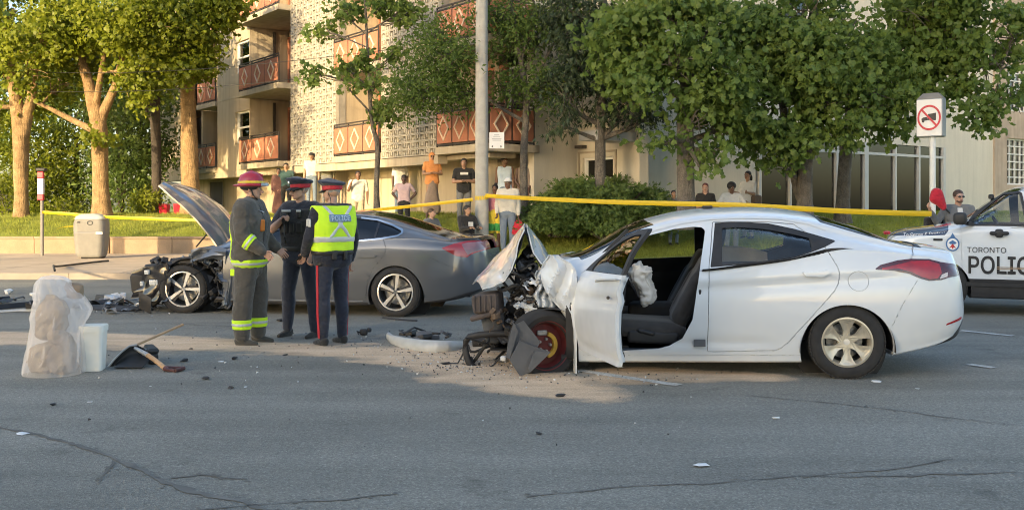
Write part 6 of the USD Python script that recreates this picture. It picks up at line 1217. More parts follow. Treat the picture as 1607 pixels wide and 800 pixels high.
        for i, (o, L) in enumerate(((.030, .072), (.010, .080), (-.011, .074), (-.030, .058))):
            p = K + side * o * u; a = curl * (.9 + .12 * i); d1 = unit(d * math.cos(a) - nrm * math.sin(a)); d2 = unit(d * math.cos(2.1 * a) - nrm * math.sin(2.1 * a)); q = p + d1 * L * .5 * u; r2 = q + d2 * L * .5 * u
            out += [hull((p, .0098 * u), (q, .0088 * u), n=8), hull((q, .0088 * u), (r2, .0072 * u), n=8)]
        b0 = W + d * .03 * u + side * .024 * u; b1 = b0 + unit(d * .7 + side * .75 - nrm * .3 * curl) * .040 * u; b2 = b1 + unit(d * .95 + side * .2 - nrm * .6 * curl) * .030 * u
        return out + [hull((b0, .013 * u), (b1, .0105 * u), n=8), hull((b1, .0105 * u), (b2, .0085 * u), n=8)]
    def hp(s, x, y, z): return s.headc + s.HR @ (np.array([x, y, z]) * s.h / 1.75)
    def head(s, fine=True):
        u = s.h / 1.75; e = lambda c, r, n=16: (s.hp(*c), r * u)
        sk = [hull(e((0, .012, .045), .078), e((0, .035, .03), .072), e((0, -.025, .03), .064), n=20), hull(e((0, -.012, .02), .066), e((.022, -.046, -.058), .026), e((-.022, -.046, -.058), .026), e((0, -.058, -.070), .024), e((.045, .0, -.04), .024), e((-.045, .0, -.04), .024), e((0, -.068, .0), .024), n=16),
              hull((s.hp(0, .012, -.05), .050 * u), (s.neck + (0, .004, -.01), .056 * u), n=16), hull(e((0, -.088, .012), .009), e((0, -.112, -.022), .0125), e((.012, -.094, -.026), .009), e((-.012, -.094, -.026), .009), n=8)]
        for sx in (-1, 1): sk.append(hull(e((sx * .074, .012, .012), .011), e((sx * .078, .020, .022), .010), e((sx * .073, .014, -.020), .008), n=8)); sk.append(hull(e((sx * .015, -.082, -.042), .009), e((0, -.086, -.044), .010), n=8))
        return sk
    def ell(s, c, r, n=16): return m3.Manifold.sphere(1.0, n).scale(tuple(np.array(r) * s.h / 1.75)).transform(np.c_[s.HR, s.hp(*c)])
FIT = [('hair_black', .3)]
def person(label, fig, loc, yaw, skin='skin_light', top='grey_cloth', bottom='denim', shoes='shoe_dark', hair=('hair_black', 'short'), sleeve=.75, leglen=2.0, res=.034, it=4, top_e=.014, bot_e=.013, curl=.5, group=None, glasses=False, cap=None, extra=None, skirt=None, top_low=None, seed=0, tuck=False, mouth=True, base=None):
    t = thing('person', label, 'person', loc, yaw, group); f = fig; H = f.h; u = H / 1.75
    sk = f.torso(-.004) + f.head()
    for k in 'lr':
        sk += f.arm(k, 0) + f.hand(k, curl) + f.leg(k, 0)
        an = f.J['a' + k]; sk.append(hull((an + (0, .02, -.02 * H), .018 * H), (an + (0, -.07 * H, -.03 * H), .012 * H), n=10))
    obj('body', relax(union(sk), res * .62, it - 1), skin, t, True)
    tp_ = f.torso(top_e)
    if sleeve > 0: 
        for k in 'lr': tp_ += f.arm(k, top_e * .75, sleeve)
    tm = union(tp_)
    if tuck: pass
    g = obj('shirt', relax(tm, res, it, .006 * u, seed, 8), top, t, True)
    bt_ = [hull((f.hip + f.T @ np.array([.05 * H, 0, 0]), .064 * H * f.b + bot_e), (f.hip - f.T @ np.array([.05 * H, 0, 0]), .064 * H * f.b + bot_e), (f.hip + f.up * .05 * H, .058 * H * f.b + bot_e * .6), n=14)]
    if skirt: bt_.append(hull((f.hip, .07 * H), ((f.J['kl'] + f.J['kr']) / 2 * (1 - skirt) + (f.J['al'] + f.J['ar']) / 2 * skirt + (.06 * H, 0, 0), .085 * H), ((f.J['kl'] + f.J['kr']) / 2 * (1 - skirt) + (f.J['al'] + f.J['ar']) / 2 * skirt - (.06 * H, 0, 0), .085 * H), n=16))
    else:
        for k in 'lr': bt_ += f.leg(k, bot_e, leglen)
    obj('trousers' if not skirt else 'skirt', relax(union(bt_), res, it, .006 * u, seed + 3, 7), bottom, t, True)
    for k in 'lr':
        an = f.J['a' + k]; sh = union([hull((an + (0, .028 * H * .8, -.012 * H), .024 * H), (an + (0, .022 * H, -.026 * H), .020 * H), (an + (0, -.05 * H, -.026 * H), .021 * H), (an + (0, -.088 * H, -.030 * H), .014 * H), n=12)]); b = sh.bounding_box(); sh = sh ^ m3.Manifold.cube((4, 4, 3)).translate((-2, -2, an[2] - .040 * H))
        obj('shoe', relax(sh, res * .8, 2), shoes, t, True)
    # face
    ez = .012
    if glasses:
        gm = union([f.ell((sx * .031, -.086, .014), (.028, .014, .020), 12) for sx in (-1, 1)] + [hull((f.hp(-.02, -.092, .020), .005 * u), (f.hp(.02, -.092, .020), .005 * u), n=6)] + [hull((f.hp(sx * .056, -.074, .020), .004 * u), (f.hp(sx * .079, .01, .022), .004 * u), n=6) for sx in (-1, 1)]); obj('sunglasses', relax(gm, 0, 0), 'sunglass', t, True)
    else:
        for sx in (-1, 1):
            e = obj('eye', relax(f.ell((sx * .031, -.0805, ez), (.0135, .008, .008), 10), 0, 0), 'eye_white', t, True); obj('iris', relax(f.ell((sx * .031, -.0865, ez), (.0062, .004, .0065), 8), 0, 0), 'hair_black', e, True)
        obj('eyebrows', relax(union([hull((f.hp(sx * .018, -.088, .031), .0042 * u), (f.hp(sx * .046, -.078, .034), .0036 * u), n=6) for sx in (-1, 1)]), 0, 0), hair[0], t, True, kind='stuff')
    if mouth: obj('mouth', relax(hull((f.hp(-.020, -.083, -.046), .0045 * u), (f.hp(.020, -.083, -.046), .0045 * u), (f.hp(0, -.092, -.046), .006 * u), n=8), 0, 0), 'lips', t, True)
    hm, hs = hair
    if hs != 'none':
        cr = union([f.ell((0, .022, .052), (.085, .098, .086), 20)]) - f.ell((0, -.112, -.028), (.080, .075, .085), 16) - f.ell((0, .0, -.11), (.12, .2, .08), 12)
        if hs == 'afro': cr = (f.ell((0, .018, .062), (.118, .118, .112), 20)) - f.ell((0, -.135, -.02), (.085, .085, .085), 16)
        if hs == 'bun': cr = cr + f.ell((0, .085, .135), (.055, .055, .05), 12)
        if hs == 'long': cr = cr + hull((f.hp(0, .06, .04), .07 * u), (f.hp(.04, .075, -.16), .045 * u), (f.hp(-.04, .075, -.16), .045 * u), n=12)
        if hs == 'pony': cr = cr + hull((f.hp(0, .10, .05), .03 * u), (f.hp(0, .16, -.04), .035 * u), n=10) + hull((f.hp(0, .16, -.04), .035 * u), (f.hp(0, .13, -.24), .02 * u), n=10)
        if hs == 'cover': cr = (f.ell((0, .014, .04), (.098, .108, .102), 20) - f.ell((0, -.10, .0), (.058, .07, .072), 16)) + (hull((f.hp(0, .03, -.02), .075 * u), (f.neck + (0, 0, -.05), .10 * u), (f.neck + (.07, -.05, -.12), .05), (f.neck + (-.07, -.05, -.12), .05), n=16) - f.ell((0, -.10, .0), (.058, .07, .072), 16))
        obj('hair' if hs != 'cover' else 'headscarf', relax(cr, .02 if res < .03 else .028, 2, .006 if hs == 'afro' else .003, seed, 40), hm, t, True)
    if cap:
        cm = (f.ell((0, .016, .060), (.090, .102, .085), 20) ^ m3.Manifold.cube((1, 1, 1), True).translate((0, 0, .545)).transform(np.c_[f.HR, f.hp(0, 0, 0)])) + (f.ell((0, -.105, .052), (.070, .065, .010), 16))
        obj('cap', relax(cm, .02, 1), cap, t, True)
    if extra: extra(t, f)
    return t
V3 = lambda *a: np.array(a, float)
# ---- bystanders on the grass and before the building
def stand(px, top_py, h, y0=21.6, y1=36, extra=0.0):
    """the spot in pixel column px where somebody of height h standing on the lawn reaches up to row top_py"""
    best = None
    for Y in np.arange(y0, y1, .02):
        p = P(px, top_py, Y); e = abs(p[2] - float(lawn_z(p[0], Y)) - extra - h)
        if best is None or e < best[0]: best = (e, (p[0], Y, float(lawn_z(p[0], Y)) + extra - .01), p[2])
    x, Y, z = best[1]
    return (x, Y, z)
crossed = ((V3(.25, -.25, -1), V3(-.95, -.45, .12)), (V3(-.25, -.25, -1), V3(.95, -.45, .05)))
relaxed = None
GB = None
def at(px, top, h, Y):
    p = P(px, top, Y); return (p[0], Y, p[2] - h)
def seated(h=1.65, **k): return Fig(h, legs=((V3(.18, -1.0, .12), V3(.05, -.15, -1.0)), (V3(-.18, -1.0, .12), V3(-.05, -.15, -1.0))), arms=((V3(.15, -.55, -1), V3(-.35, -.9, .1)), (V3(-.15, -.55, -1), V3(.35, -.9, .1))), **k)
# ---- the three responders on the road
def slab(z0, z1): return m3.Manifold.cube((3, 3, z1 - z0)).translate((-1.5, -1.5, z0))
def pcube(x0, x1, y0, y1, z0, z1): return m3.Manifold.cube((x1 - x0, y1 - y0, z1 - z0)).translate((x0, y0, z0))
def ribbon3(pts, nrm, w, th, mb):
    """a flat band along pts, lying across nrm"""
    pts, nrm = np.asarray(pts, float), np.asarray(nrm, float); d = np.gradient(pts, axis=0); s = np.cross(d, nrm); s /= np.linalg.norm(s, axis=1, keepdims=True); mb.mesh(sheet(np.stack([pts - s * w / 2, pts + s * w / 2], 1), -th)); return mb
def wdir(v, yaw): return rotz(-yaw) @ np.asarray(v, float)
# firefighter
yaw = math.radians(84); gl = G(393, 539)
ff = Fig(1.80, 1.12, arms=((V3(.15, -.15, -1), V3(-.3, -.7, -.5)), (V3(-.20, -.08, -1), V3(.12, -.75, -.55))), legs=((V3(.07, -.10, -1), V3(.02, .02, -1)), (V3(-.07, .06, -1), V3(-.02, .04, -1))), head_turn=.12)
def coat(e): return ff.torso(.045 + e) + ff.arm('l', .034 + e, 1.92) + ff.arm('r', .034 + e, 1.92) + [hull((ff.hip + (.06, 0, .05), .125 + e), (ff.hip + (-.06, 0, .05), .125 + e), (ff.hip + (.075, .0, -.17), .115 + e), (ff.hip + (-.075, 0, -.17), .115 + e), n=18)] + [hull((ff.neck + (0, .005, .0), .075 + e), (ff.neck + (0, -.0, .055), .070 + e), n=16)]
def pants(e): return [q for k in 'lr' for q in ff.leg(k, .042 + e, 1.93)]
def fx(t, f):
    u = 1.8 / 1.75; hipz = f.hip[2]; cu = f.J['al'][2]
    cm = union(coat(.007)); fore = f.J['er'] * .45 + f.J['wr'] * .55
    for nm, m in (('hem_band', cm ^ slab(hipz - .125, hipz - .035) ^ pcube(-.26, .26, -.4, .4, 0, 3)), ('chest_band', union(f.torso(.052)) ^ slab(f.chest[2] - .02, f.chest[2] + .05) ^ pcube(-.15, .15, -.4, .4, 0, 3))):
        if nm == 'hem_band':
            b = obj(nm, relax(m, .02, 1), 'hivis', t, True); obj('silver_stripe', relax(union(coat(.010)) ^ slab(hipz - .095, hipz - .065) ^ pcube(-.26, .26, -.4, .4, 0, 3), .02, 1), 'reflective', b, True)
    am = union(f.arm('r', .043, 1.92)); d = unit(f.J['wr'] - f.J['er']); R = np.stack([unit(np.cross(d, (0, 0, 1))), unit(np.cross(np.cross(d, (0, 0, 1)), d)), d], 1)
    cut = lambda p, a, b: m3.Manifold.cube((.5, .5, b - a)).translate((-.25, -.25, a)).transform(np.c_[R, p])
    b = obj('sleeve_band', relax(am ^ cut(f.J['er'], .06, .13), .015, 1), 'hivis', t, True); obj('silver_stripe', relax(union(f.arm('r', .047, 1.92)) ^ cut(f.J['er'], .085, .108), .015, 1), 'reflective', b, True)
    pm = union(pants(.008)); b = obj('cuff_band', relax(pm ^ slab(cu + .10, cu + .20), .015, 1), 'hivis', t, True); obj('silver_stripe', relax(union(pants(.012)) ^ slab(cu + .135, cu + .165), .015, 1), 'reflective', b, True)
    bk = union(f.torso(.053) + coat(.006)); obj('back_stripe', relax(bk ^ pcube(-.19, -.10, .02, .4, hipz - .03, f.chest[2] + .02), .02, 1), 'hivis', t, True)
    obj('coat_flap', relax(union(coat(.004)) ^ pcube(-.03, .06, -.5, 0, hipz - .2, f.neck[2] + .02), .02, 1), 'bunker_dark', t, True)
    MB().mesh(rbox((.09, .05, .13), .015), None, f.chest + (-.09, -.16, -.03)).build('chest_radio', 'orange_plastic', t, smooth=50); MB().tube([f.chest + (-.09, -.165, .04), f.chest + (-.11, -.19, .11), f.neck + (-.08, -.09, -.04)], .008, 6).build('radio_cable', 'chrome', t)
    a0 = f.J['sr'] * .62 + f.J['er'] * .38; MB().mesh(lathe([(0, .006), (.036, .004), (.038, 0)], 24), roty(-math.pi / 2), a0 + (-.066, 0, 0)).build('shoulder_patch', 'patch_blue', t); MB().mesh(lathe([(0, .004), (.024, .004), (.026, 0)], 24), roty(-math.pi / 2), a0 + (-.071, 0, 0)).build('patch_centre', 'helmet_red', t)
    MB().mesh(rbox((.03, .09, .07), .008), None, f.hip + (-.17, .11, -.17)).build('tail_tag', 'hivis', t, smooth=40)
    h = f.ell((0, .012, .075), (.114, .138, .122), 28) ^ m3.Manifold.cube((1, 1, 1), True).translate((0, 0, .545)).transform(np.c_[f.HR, f.hp(0, 0, 0)])
    br = f.ell((0, .028, .048), (.132, .180, .020), 28)
    hm = obj('helmet', relax(h + br, .02, 1), 'helmet_red', t, True)
    obj('helmet_band', relax(f.ell((0, .012, .075), (.1175, .1415, .1255), 28) ^ m3.Manifold.cube((1, 1, .024), True).translate((0, 0, .086)).transform(np.c_[f.HR, f.hp(0, 0, 0)]), .02, 0), 'helmet_yellow', hm, True)
    obj('helmet_crest', relax(hull((f.hp(0, -.10, .155), .014), (f.hp(0, .012, .198), .014), (f.hp(0, .12, .15), .012), n=8), .02, 0), 'helmet_red', hm, True)
    v = (f.ell((0, -.05, .045), (.125, .125, .075), 24) - f.ell((0, -.05, .045), (.119, .119, .10), 24)) ^ m3.Manifold.cube((.4, .2, .2)).translate((-.2, -.32, .045)).transform(np.c_[f.HR, f.hp(0, 0, 0)]); obj('visor', relax(v, .02, 0), 'visor', hm, True)
    obj('helmet_liner', relax(f.ell((0, .018, .03), (.098, .112, .045), 20) - f.ell((0, -.10, 0), (.07, .07, .06)), .02, 1), 'leather_black', hm, True)
    MB().tube([f.hp(-.078, .0, .03), f.hp(-.066, -.025, -.05), f.hp(-.02, -.055, -.098), f.hp(.066, -.025, -.05), f.hp(.078, 0, .03)], .008, 6).build('chin_strap', 'leather_black', hm)
fft = person('firefighter in brown gear with yellow bands and a red helmet', ff, tuple(gl), yaw, 'skin_light', 'bunker', 'bunker', 'boot_rubber', ('hair_brown', 'none'), 0, 1.93, .017, 4, .012, .040, .6, None, extra=fx, seed=3)
obj('bunker_coat', relax(union(coat(0)), .018, 4, .016, 5, 7), 'bunker', fft, True)
# police cap shared by both officers
def pcap(t, f, badge=True):
    c0 = hull(*[(f.hp(.092 * math.cos(a), .018 + .104 * math.sin(a), .078), .012) for a in np.linspace(0, 6.283, 14)], *[(f.hp(.092 * math.cos(a), .018 + .104 * math.sin(a), .045), .010) for a in np.linspace(0, 6.283, 14)], n=8)
    band = obj('cap_band', relax(c0, .02, 0), 'hat_red', t, True)
    cr = hull(*[(f.hp(.135 * math.cos(a), .010 + .142 * math.sin(a), .118 + (-.022 * math.sin(a))), .014) for a in np.linspace(0, 6.283, 18)], (f.hp(0, -.02, .150), .02), *[(f.hp(.094 * math.cos(a), .018 + .106 * math.sin(a), .085), .010) for a in np.linspace(0, 6.283, 14)], n=8)
    cp = obj('police_cap', relax(cr, .02, 1), 'hat_navy', t, True)
    pk = hull(*[(f.hp(.088 * math.cos(a), .010 + .100 * math.sin(a), .042), .006) for a in np.linspace(math.pi, 2 * math.pi, 12)], *[(f.hp(.070 * math.cos(a), -.045 + .115 * math.sin(a), .018), .005) for a in np.linspace(math.pi, 2 * math.pi, 12)], n=8); obj('cap_peak', relax(pk, .02, 0), 'leather_black', cp, True)
    if badge: obj('cap_badge', relax(f.ell((0, -.122, .098), (.020, .010, .026), 12), 0, 0), 'chrome', cp, True)
def legstripe(t, f, k, e, sx):
    J = f.J; H = f.h; b = .7 + .3 * f.b; pts, nr = [], []
    for a, bb, r0, r1 in (('h' + k, 'k' + k, .052 * H * b + e, .034 * H * b + e), ('k' + k, 'a' + k, .034 * H * b + e, .022 * H * b + e)):
        for s in np.linspace(0.05, 1, 8) if a[0] == 'h' else np.linspace(.1, .97, 8):
            r = (r0 + (r1 - r0) * s) if a[0] == 'h' else (.034 * H * b + e - (.012 * H * b) * max(0, (s - .3) / .7)); o = np.array([sx, .12, 0]); pts.append(J[a] + (J[bb] - J[a]) * s + unit(o) * (r + .004)); nr.append(unit(o))
    ribbon3(pts, nr, .030, .006, MB()).build('trouser_stripe', 'hat_red', t, smooth=60)
def belt(t, f, e=.02):
    obj('duty_belt', relax(hull((f.hip + (.05 * f.h, 0, .062), .064 * f.h * f.b + e), (f.hip + (-.05 * f.h, 0, .062), .064 * f.h * f.b + e), n=18) ^ slab(f.hip[2] + .035, f.hip[2] + .09), .02, 1), 'leather_black', t, True)
    m = MB()
    for a, w, h in ((2.6, .06, .11), (3.4, .05, .09), (.3, .06, .18), (-.5, .05, .08), (1.2, .06, .09), (1.9, .05, .10)): m.mesh(rbox((.05, w, h), .012, 6), rotz(a), f.hip + (.175 * f.b * math.cos(a), .135 * f.b * math.sin(a), .05 - h * .2))
    m.build('belt_pouches', 'leather_black', t, smooth=50, kind='stuff')
# officer in black vest, facing the firefighter
yaw = math.radians(-24); la = (wdir((.15, -.02, -1), yaw), wdir((-.2, -.3, -.6), yaw)); ra = (wdir((-.50, -.30, -.85), yaw), wdir((.60, -.62, .46), yaw))
oa = Fig(1.80, 1.14, arms=(la, ra), legs=((V3(.14, .02, -1), V3(.05, .05, -1)), (V3(-.13, -.06, -1), V3(-.06, .05, -1))), head_turn=-.45, head_tilt=.06)
def ax(t, f):
    pcap(t, f); belt(t, f, .028)
    vm = union(f.torso(.034)) ^ slab(f.hip[2] + .07, f.neck[2] - .03) ^ pcube(-.19, .19, -.4, .4, 0, 3); v = obj('body_armour', relax(vm, .02, 3, .005, 4), 'black_cloth', t, True)
    m = MB()
    for x, z, w, h in ((-.10, -.06, .08, .13), (.0, -.07, .07, .12), (.10, -.06, .08, .12), (-.09, .08, .07, .10), (.09, .09, .06, .09)): m.mesh(rbox((w, .045, h), .012, 6), None, f.chest + (x, -.150, z))
    m.build('vest_pouches', 'leather_black', v, smooth=50, kind='stuff')
    MB().mesh(rbox((.12, .012, .022), .004), None, f.chest + (-.07, -.172, .125)).mesh(rbox((.06, .012, .022), .004), None, f.chest + (.10, -.172, .125)).build('name_strip', 'reflective', v)
    hp = f.J['wr'] + f.foot['fdr'] * .07; MB().mesh(rbox((.05, .05, .11), .014), None, hp + (0, 0, -.02)).build('radio_microphone', 'leather_black', t, smooth=50); MB().tube([hp + (0, 0, -.07), hp + (.02, -.03, -.22), f.hip + (-.1, -.14, .12)], .006, 6).build('radio_cable', 'leather_black', t)
    for sx in (-1, 1): MB().mesh(rbox((.055, .11, .012), .004), roty(.35 * sx), f.J['sl' if sx > 0 else 'sr'] + (-.05 * sx, 0, .062)).build('epaulette', 'navy_cloth', t)
    legstripe(t, f, 'r', .014, -1); legstripe(t, f, 'l', .014, 1)
g = G(470, 529); person('police officer in black vest and sunglasses touching his radio', oa, (g[0], g[1] + .05, 0), yaw, 'skin_light', 'navy_cloth', 'navy_trouser', 'shoe_dark', ('hair_grey', 'short'), .95, 1.97, .017, 4, .016, .014, .9, 'police officers talking on the road', True, extra=ax, seed=11)
# officer in hi-vis vest, back to the viewer
yaw = math.radians(-136)
obf = Fig(1.76, 1.10, arms=((V3(.26, -.10, -1), V3(-.25, -.75, -.70)), (V3(-.22, .02, -1), V3(-.02, -.35, -1))), legs=((V3(.09, .05, -1), V3(.02, .03, -1)), (V3(-.05, -.02, -1), V3(-.02, .03, -1))), head_turn=.25, head_tilt=.05)
def bx(t, f):
    pcap(t, f, False); belt(t, f, .030); z0, z1 = f.hip[2] + .075, f.neck[2] + .035; ch = f.chest
    cutout = [m3.Manifold.cylinder(.5, .085, .085, 24, True).rotate((0, 0, 0)).transform(np.c_[roty(math.pi / 2), f.J['s' + k] + (0, 0, -.06)]) ^ pcube(*((.145, .6) if k == 'l' else (-.6, -.145)), -1, 1, 0, 3) for k in 'lr']
    base = lambda e: union(f.torso(e)) ^ slab(z0, z1) ^ pcube(-.26, .26, -.4, .4, 0, 3)
    vm = base(.040)
    for c in cutout: vm = vm - c
    v = obj('hi_vis_vest', relax(vm, .02, 3, .006, 8, 7), 'hivis', t, True)
    st_ = union([hull((V3(a[0], .0, a[1]), .024), (V3(b[0], .0, b[1]), .024), n=8).scale((1, 30, 1)) for a, b in (((-.165, ch[2] + .20), (.125, ch[2] - .13)), ((.165, ch[2] + .20), (-.125, ch[2] - .13)))]) ^ pcube(-1, 1, 0, 2, 0, 3)
    sh = base(.046)
    for c in cutout: sh = sh - c
    obj('silver_cross', relax(sh ^ st_, .02, 3, .006, 8, 7), 'reflective', v, True); obj('silver_band', relax(sh ^ slab(ch[2] - .185, ch[2] - .12), .02, 3, .006, 8, 7), 'reflective', v, True)
    pt = relax(base(.0525) ^ pcube(-.135, .135, 0, 1, ch[2] + .035, ch[2] + .115), .014, 2); obj('name_patch', pt, 'patch_blue', v, True)
    tx = meshkit.text_mesh('POLICE', .052, .002, True); w = tx.bounds[1, 0]; vv = tx.vertices; X = -(vv[:, 0] - w / 2) * (.235 / w); Z = ch[2] + .049 + vv[:, 1]; pv_ = pt.vertices[pt.vertices[:, 1] > .06]; d, i = cKDTree(pv_[:, [0, 2]]).query(np.c_[X, Z], k=4); ww = 1 / (d + 1e-3); Y = (pv_[i][..., 1] * ww).sum(1) / ww.sum(1)
    obj('lettering', trimesh.Trimesh(np.c_[X, Y + .003 + vv[:, 2], Z], tx.faces[:, ::-1] if False else tx.faces, process=False), 'light_blue', v)
    legstripe(t, f, 'l', .014, 1); legstripe(t, f, 'r', .014, -1)
    hp = f.J['wl'] + f.foot['fdl'] * .09; MB().mesh(rbox((.10, .14, .015), .004), rotx(.5), hp + (0, -.02, .012)).build('notebook', 'leather_black', t)
    a0 = f.J['sl'] * .6 + f.J['el'] * .4; MB().mesh(rbox((.02, .075, .085), .008), None, a0 + (.064, .01, -.01)).build('shoulder_badge', 'reflective', t)
    MB().tube([f.hp(.075, .02, .0), f.hp(.07, .05, -.05), f.neck + (.05, .06, -.02)], .004, 5).build('earpiece_wire', 'leather_black', t)
g = G(520, 541); person('police officer seen from behind in a yellow POLICE vest', obf, (g[0], g[1] + .06, 0), yaw, 'skin_light', 'navy_cloth', 'navy_trouser', 'shoe_dark', ('hair_grey', 'short'), 1.95, 1.97, .017, 4, .018, .011, .5, 'police officers talking on the road', extra=bx, seed=12, mouth=False)
# ---- onlookers
hk = dict(res=.030, it=3, top_e=.009, bot_e=.010)
GA = 'onlookers standing on the grass'
def ypx(px): # depth of the long facade's ground floor in that column
    o = B0; d = BEX; k = (px - CX) / F; s = (k * o[1] - o[0]) / (d[0] - k * d[1]); return o[1] + d[1] * s
def add(label, px, hd, h, yaw=0.0, y0=21.7, y1=None, fig=None, **k):
    y1 = y1 or min(36, ypx(px) + .4) if px < 770 else (y1 or 24.0)
    f = fig or Fig(h, k.pop('build', .92), arms=k.pop('arms', None), female=k.pop('female', False), head_turn=k.pop('turn', 0)); ex = k.pop('extra_z', 0.0)
    return person(label, f, stand(px, hd, h, y0, y1, ex), yaw, **{**hk, **k})
step = thing('concrete_step', 'low concrete platform under the two men behind the police caps', 'platform')
xs_ = P(501, 300, 31.2); MB().mesh(rbox((2.0, .9, .5), .02), None, (xs_[0], 31.25, float(lawn_z(xs_[0], 31.2)) + .22)).build('block', 'concrete', step)
add('woman in a loose maroon dress beside a man in a dark jacket', 437, 262, 1.56, .15, y0=29, female=True, skin='skin_tan', top='maroon_cloth', bottom='maroon_cloth', hair=('hair_black', 'short'), skirt=.75, sleeve=1.8, top_e=.017, seed=1)
add('man in a dark teal jacket behind the woman in maroon', 449, 250, 1.74, .1, y0=31, skin='skin_tan', top='teal_cloth', bottom='black_cloth', hair=('hair_black', 'short'), sleeve=1.9, seed=2)
add('man in a dark cap and pale shirt above the left police cap', 489, 242, 1.70, .0, y0=31.0, y1=31.6, extra_z=.46, skin='skin_tan', top='cream_cloth', bottom='denim', cap='black_cloth', seed=3)
add('man in an olive jacket above the right police cap', 513, 237, 1.74, -.1, y0=31.0, y1=31.6, extra_z=.46, skin='skin_brown', top='olive_cloth', bottom='grey_cloth', sleeve=1.9, seed=4)
add('man in a cream shirt raising a hand to his face', 562, 267, 1.70, .2, y0=25, skin='skin_brown', top='cream_cloth', bottom='tan_cloth', arms=((V3(.2, -.1, -1), V3(0, -.3, -1)), (V3(-.25, -.45, -.8), V3(.35, -.45, .95))), sleeve=.9, top_e=.017, seed=5)
add('woman with dark hair standing behind a girl in pink', 628, 265, 1.66, .2, y0=25, y1=27.6, female=True, skin='skin_dark', top='white_cloth', bottom='denim', hair=('hair_black', 'long'), seed=6)
add('girl in a pale pink shirt, hands on hips, before a dark haired woman', 634, 281, 1.45, .05, y0=23.5, y1=26.2, female=True, skin='skin_dark', top='pink_cloth', bottom='black_cloth', hair=('hair_black', 'short'), arms=((V3(.6, .2, -.9), V3(-.55, -.25, -.6)), (V3(-.6, .2, -.9), V3(.55, -.25, -.6))), seed=7)
add('woman in orange headscarf and sunglasses with folded arms', 678, 238, 1.66, .25, y0=24, y1=26.2, female=True, skin='skin_tan', top='orange_cloth', bottom='print_cloth', hair=('orange_cloth', 'cover'), skirt=.8, arms=crossed, sleeve=.6, top_e=.017, glasses=True, seed=8)
add('young man in a black printed t-shirt with folded arms left of the lamp post', 728, 247, 1.74, .1, y0=22.5, y1=24.2, skin='skin_tan', top='black_cloth', bottom='grey_cloth', arms=crossed, sleeve=.7, top_e=.017, seed=9, extra=lambda t, f: MB().mesh(rbox((.20, .01, .06), .003), None, f.chest + (0, -.150, .075)).build('shirt_print', 'white_cloth', t))
def sit(label, px, hd, Y, yaw, **k):
    f = seated(1.62, head_turn=k.pop('turn', 0)); p = P(px, hd, Y); hgt = f.headc[2] + .135; z = p[2] - hgt
    return person(label, f, (p[0], Y, z), yaw, **{**hk, **k})
sit('person in a dark printed hoodie sitting on the grass left of the lamp post', 733, 321, 22.0, .6, skin='skin_tan', top='black_cloth', bottom='black_cloth', sleeve=1.95, top_e=.017, hair=('hair_black', 'long'), turn=.3, seed=10, extra=lambda t, f: MB().mesh(rbox((.13, .012, .10), .004), None, f.chest + (0, -.16, .0)).build('hoodie_print', 'white_cloth', t))
sit('girl with brown hair sitting low behind the grey sedan', 677, 326, 22.4, .9, skin='skin_light', top='grey_cloth', bottom='denim', hair=('hair_brown', 'pony'), sleeve=1.9, turn=.2, seed=11)
add('child in pink top and green and yellow shorts beside the lamp post', 777, 288, 1.50, -.35, y0=21.8, y1=23.2, skin='skin_brown', top='hot_pink', bottom='yellow_cloth', hair=('hair_black', 'bun'), leglen=1.05, bot_e=.03, seed=12, extra=lambda t, f: [obj('shorts_panel', relax(union(f.leg(k, .036, 1.05)) ^ slab(f.J['kl'][2] - .02, f.J['kl'][2] + .16), .03, 2), 'green_cloth', t, True) for k in 'lr'])
def bagx(t, f):
    h = f.J['wl'] + f.foot['fdl'] * .10; b = softened(hull((h + (-.06, 0, -.12), .06), (h + (.06, 0, -.12), .06), (h + (-.09, 0, -.34), .08), (h + (.09, 0, -.34), .08)), .03, 3); v = b.vertices; b.vertices += (np.stack([meshkit.fbm(v * 9 + k * 4, 3, k) for k in range(3)], 1) - .5) * .05
f12 = Fig(1.72, 1.08, arms=((V3(.16, -.02, -1), V3(.02, -.2, -1)), (V3(-.2, .0, -1), V3(.1, -.5, -.8))), head_turn=-.4)
loc12 = stand(797, 275, 1.77, 21.8, 23.4); person('man in a cream sweatshirt and white cap carrying a red bag', f12, loc12, -.15, skin='skin_brown', top='cream_cloth', bottom='denim', sleeve=1.95, cap='white_cloth', seed=13, **{**hk, 'top_e': .017, 'bot_e': .018})
hw = rotz(-.15) @ (f12.J['wl'] + f12.foot['fdl'] * .10) + np.array(loc12); b = softened(hull((hw + (-.05, 0, -.06), .03), (hw + (.05, 0, -.06), .03), (hw + (-.10, 0, -.30), .07), (hw + (.11, 0, -.30), .07)), .03, 3); b.vertices += (np.stack([meshkit.fbm(b.vertices * 9 + k * 4, 3, k) for k in range(3)], 1) - .5) * .05
bg = thing('carrier_bag', 'red carrier bag hanging from the hand of the man in cream', 'bag', tuple(hw)); b.vertices -= hw; obj('bag', b, 'red_cloth', bg, True); MB().tube([(-.05, 0, -.05), (-.03, 0, 0.0), (.03, 0, 0.0), (.05, 0, -.05)], .008, 6).build('handle', 'red_cloth', bg)
add('woman in a white tank top with her hair up, looking right', 792, 239, 1.72, -.1, y0=22.6, y1=24.4, female=True, skin='skin_brown', top='light_blue', bottom='denim', hair=('hair_black', 'bun'), sleeve=0, turn=.9, seed=14)
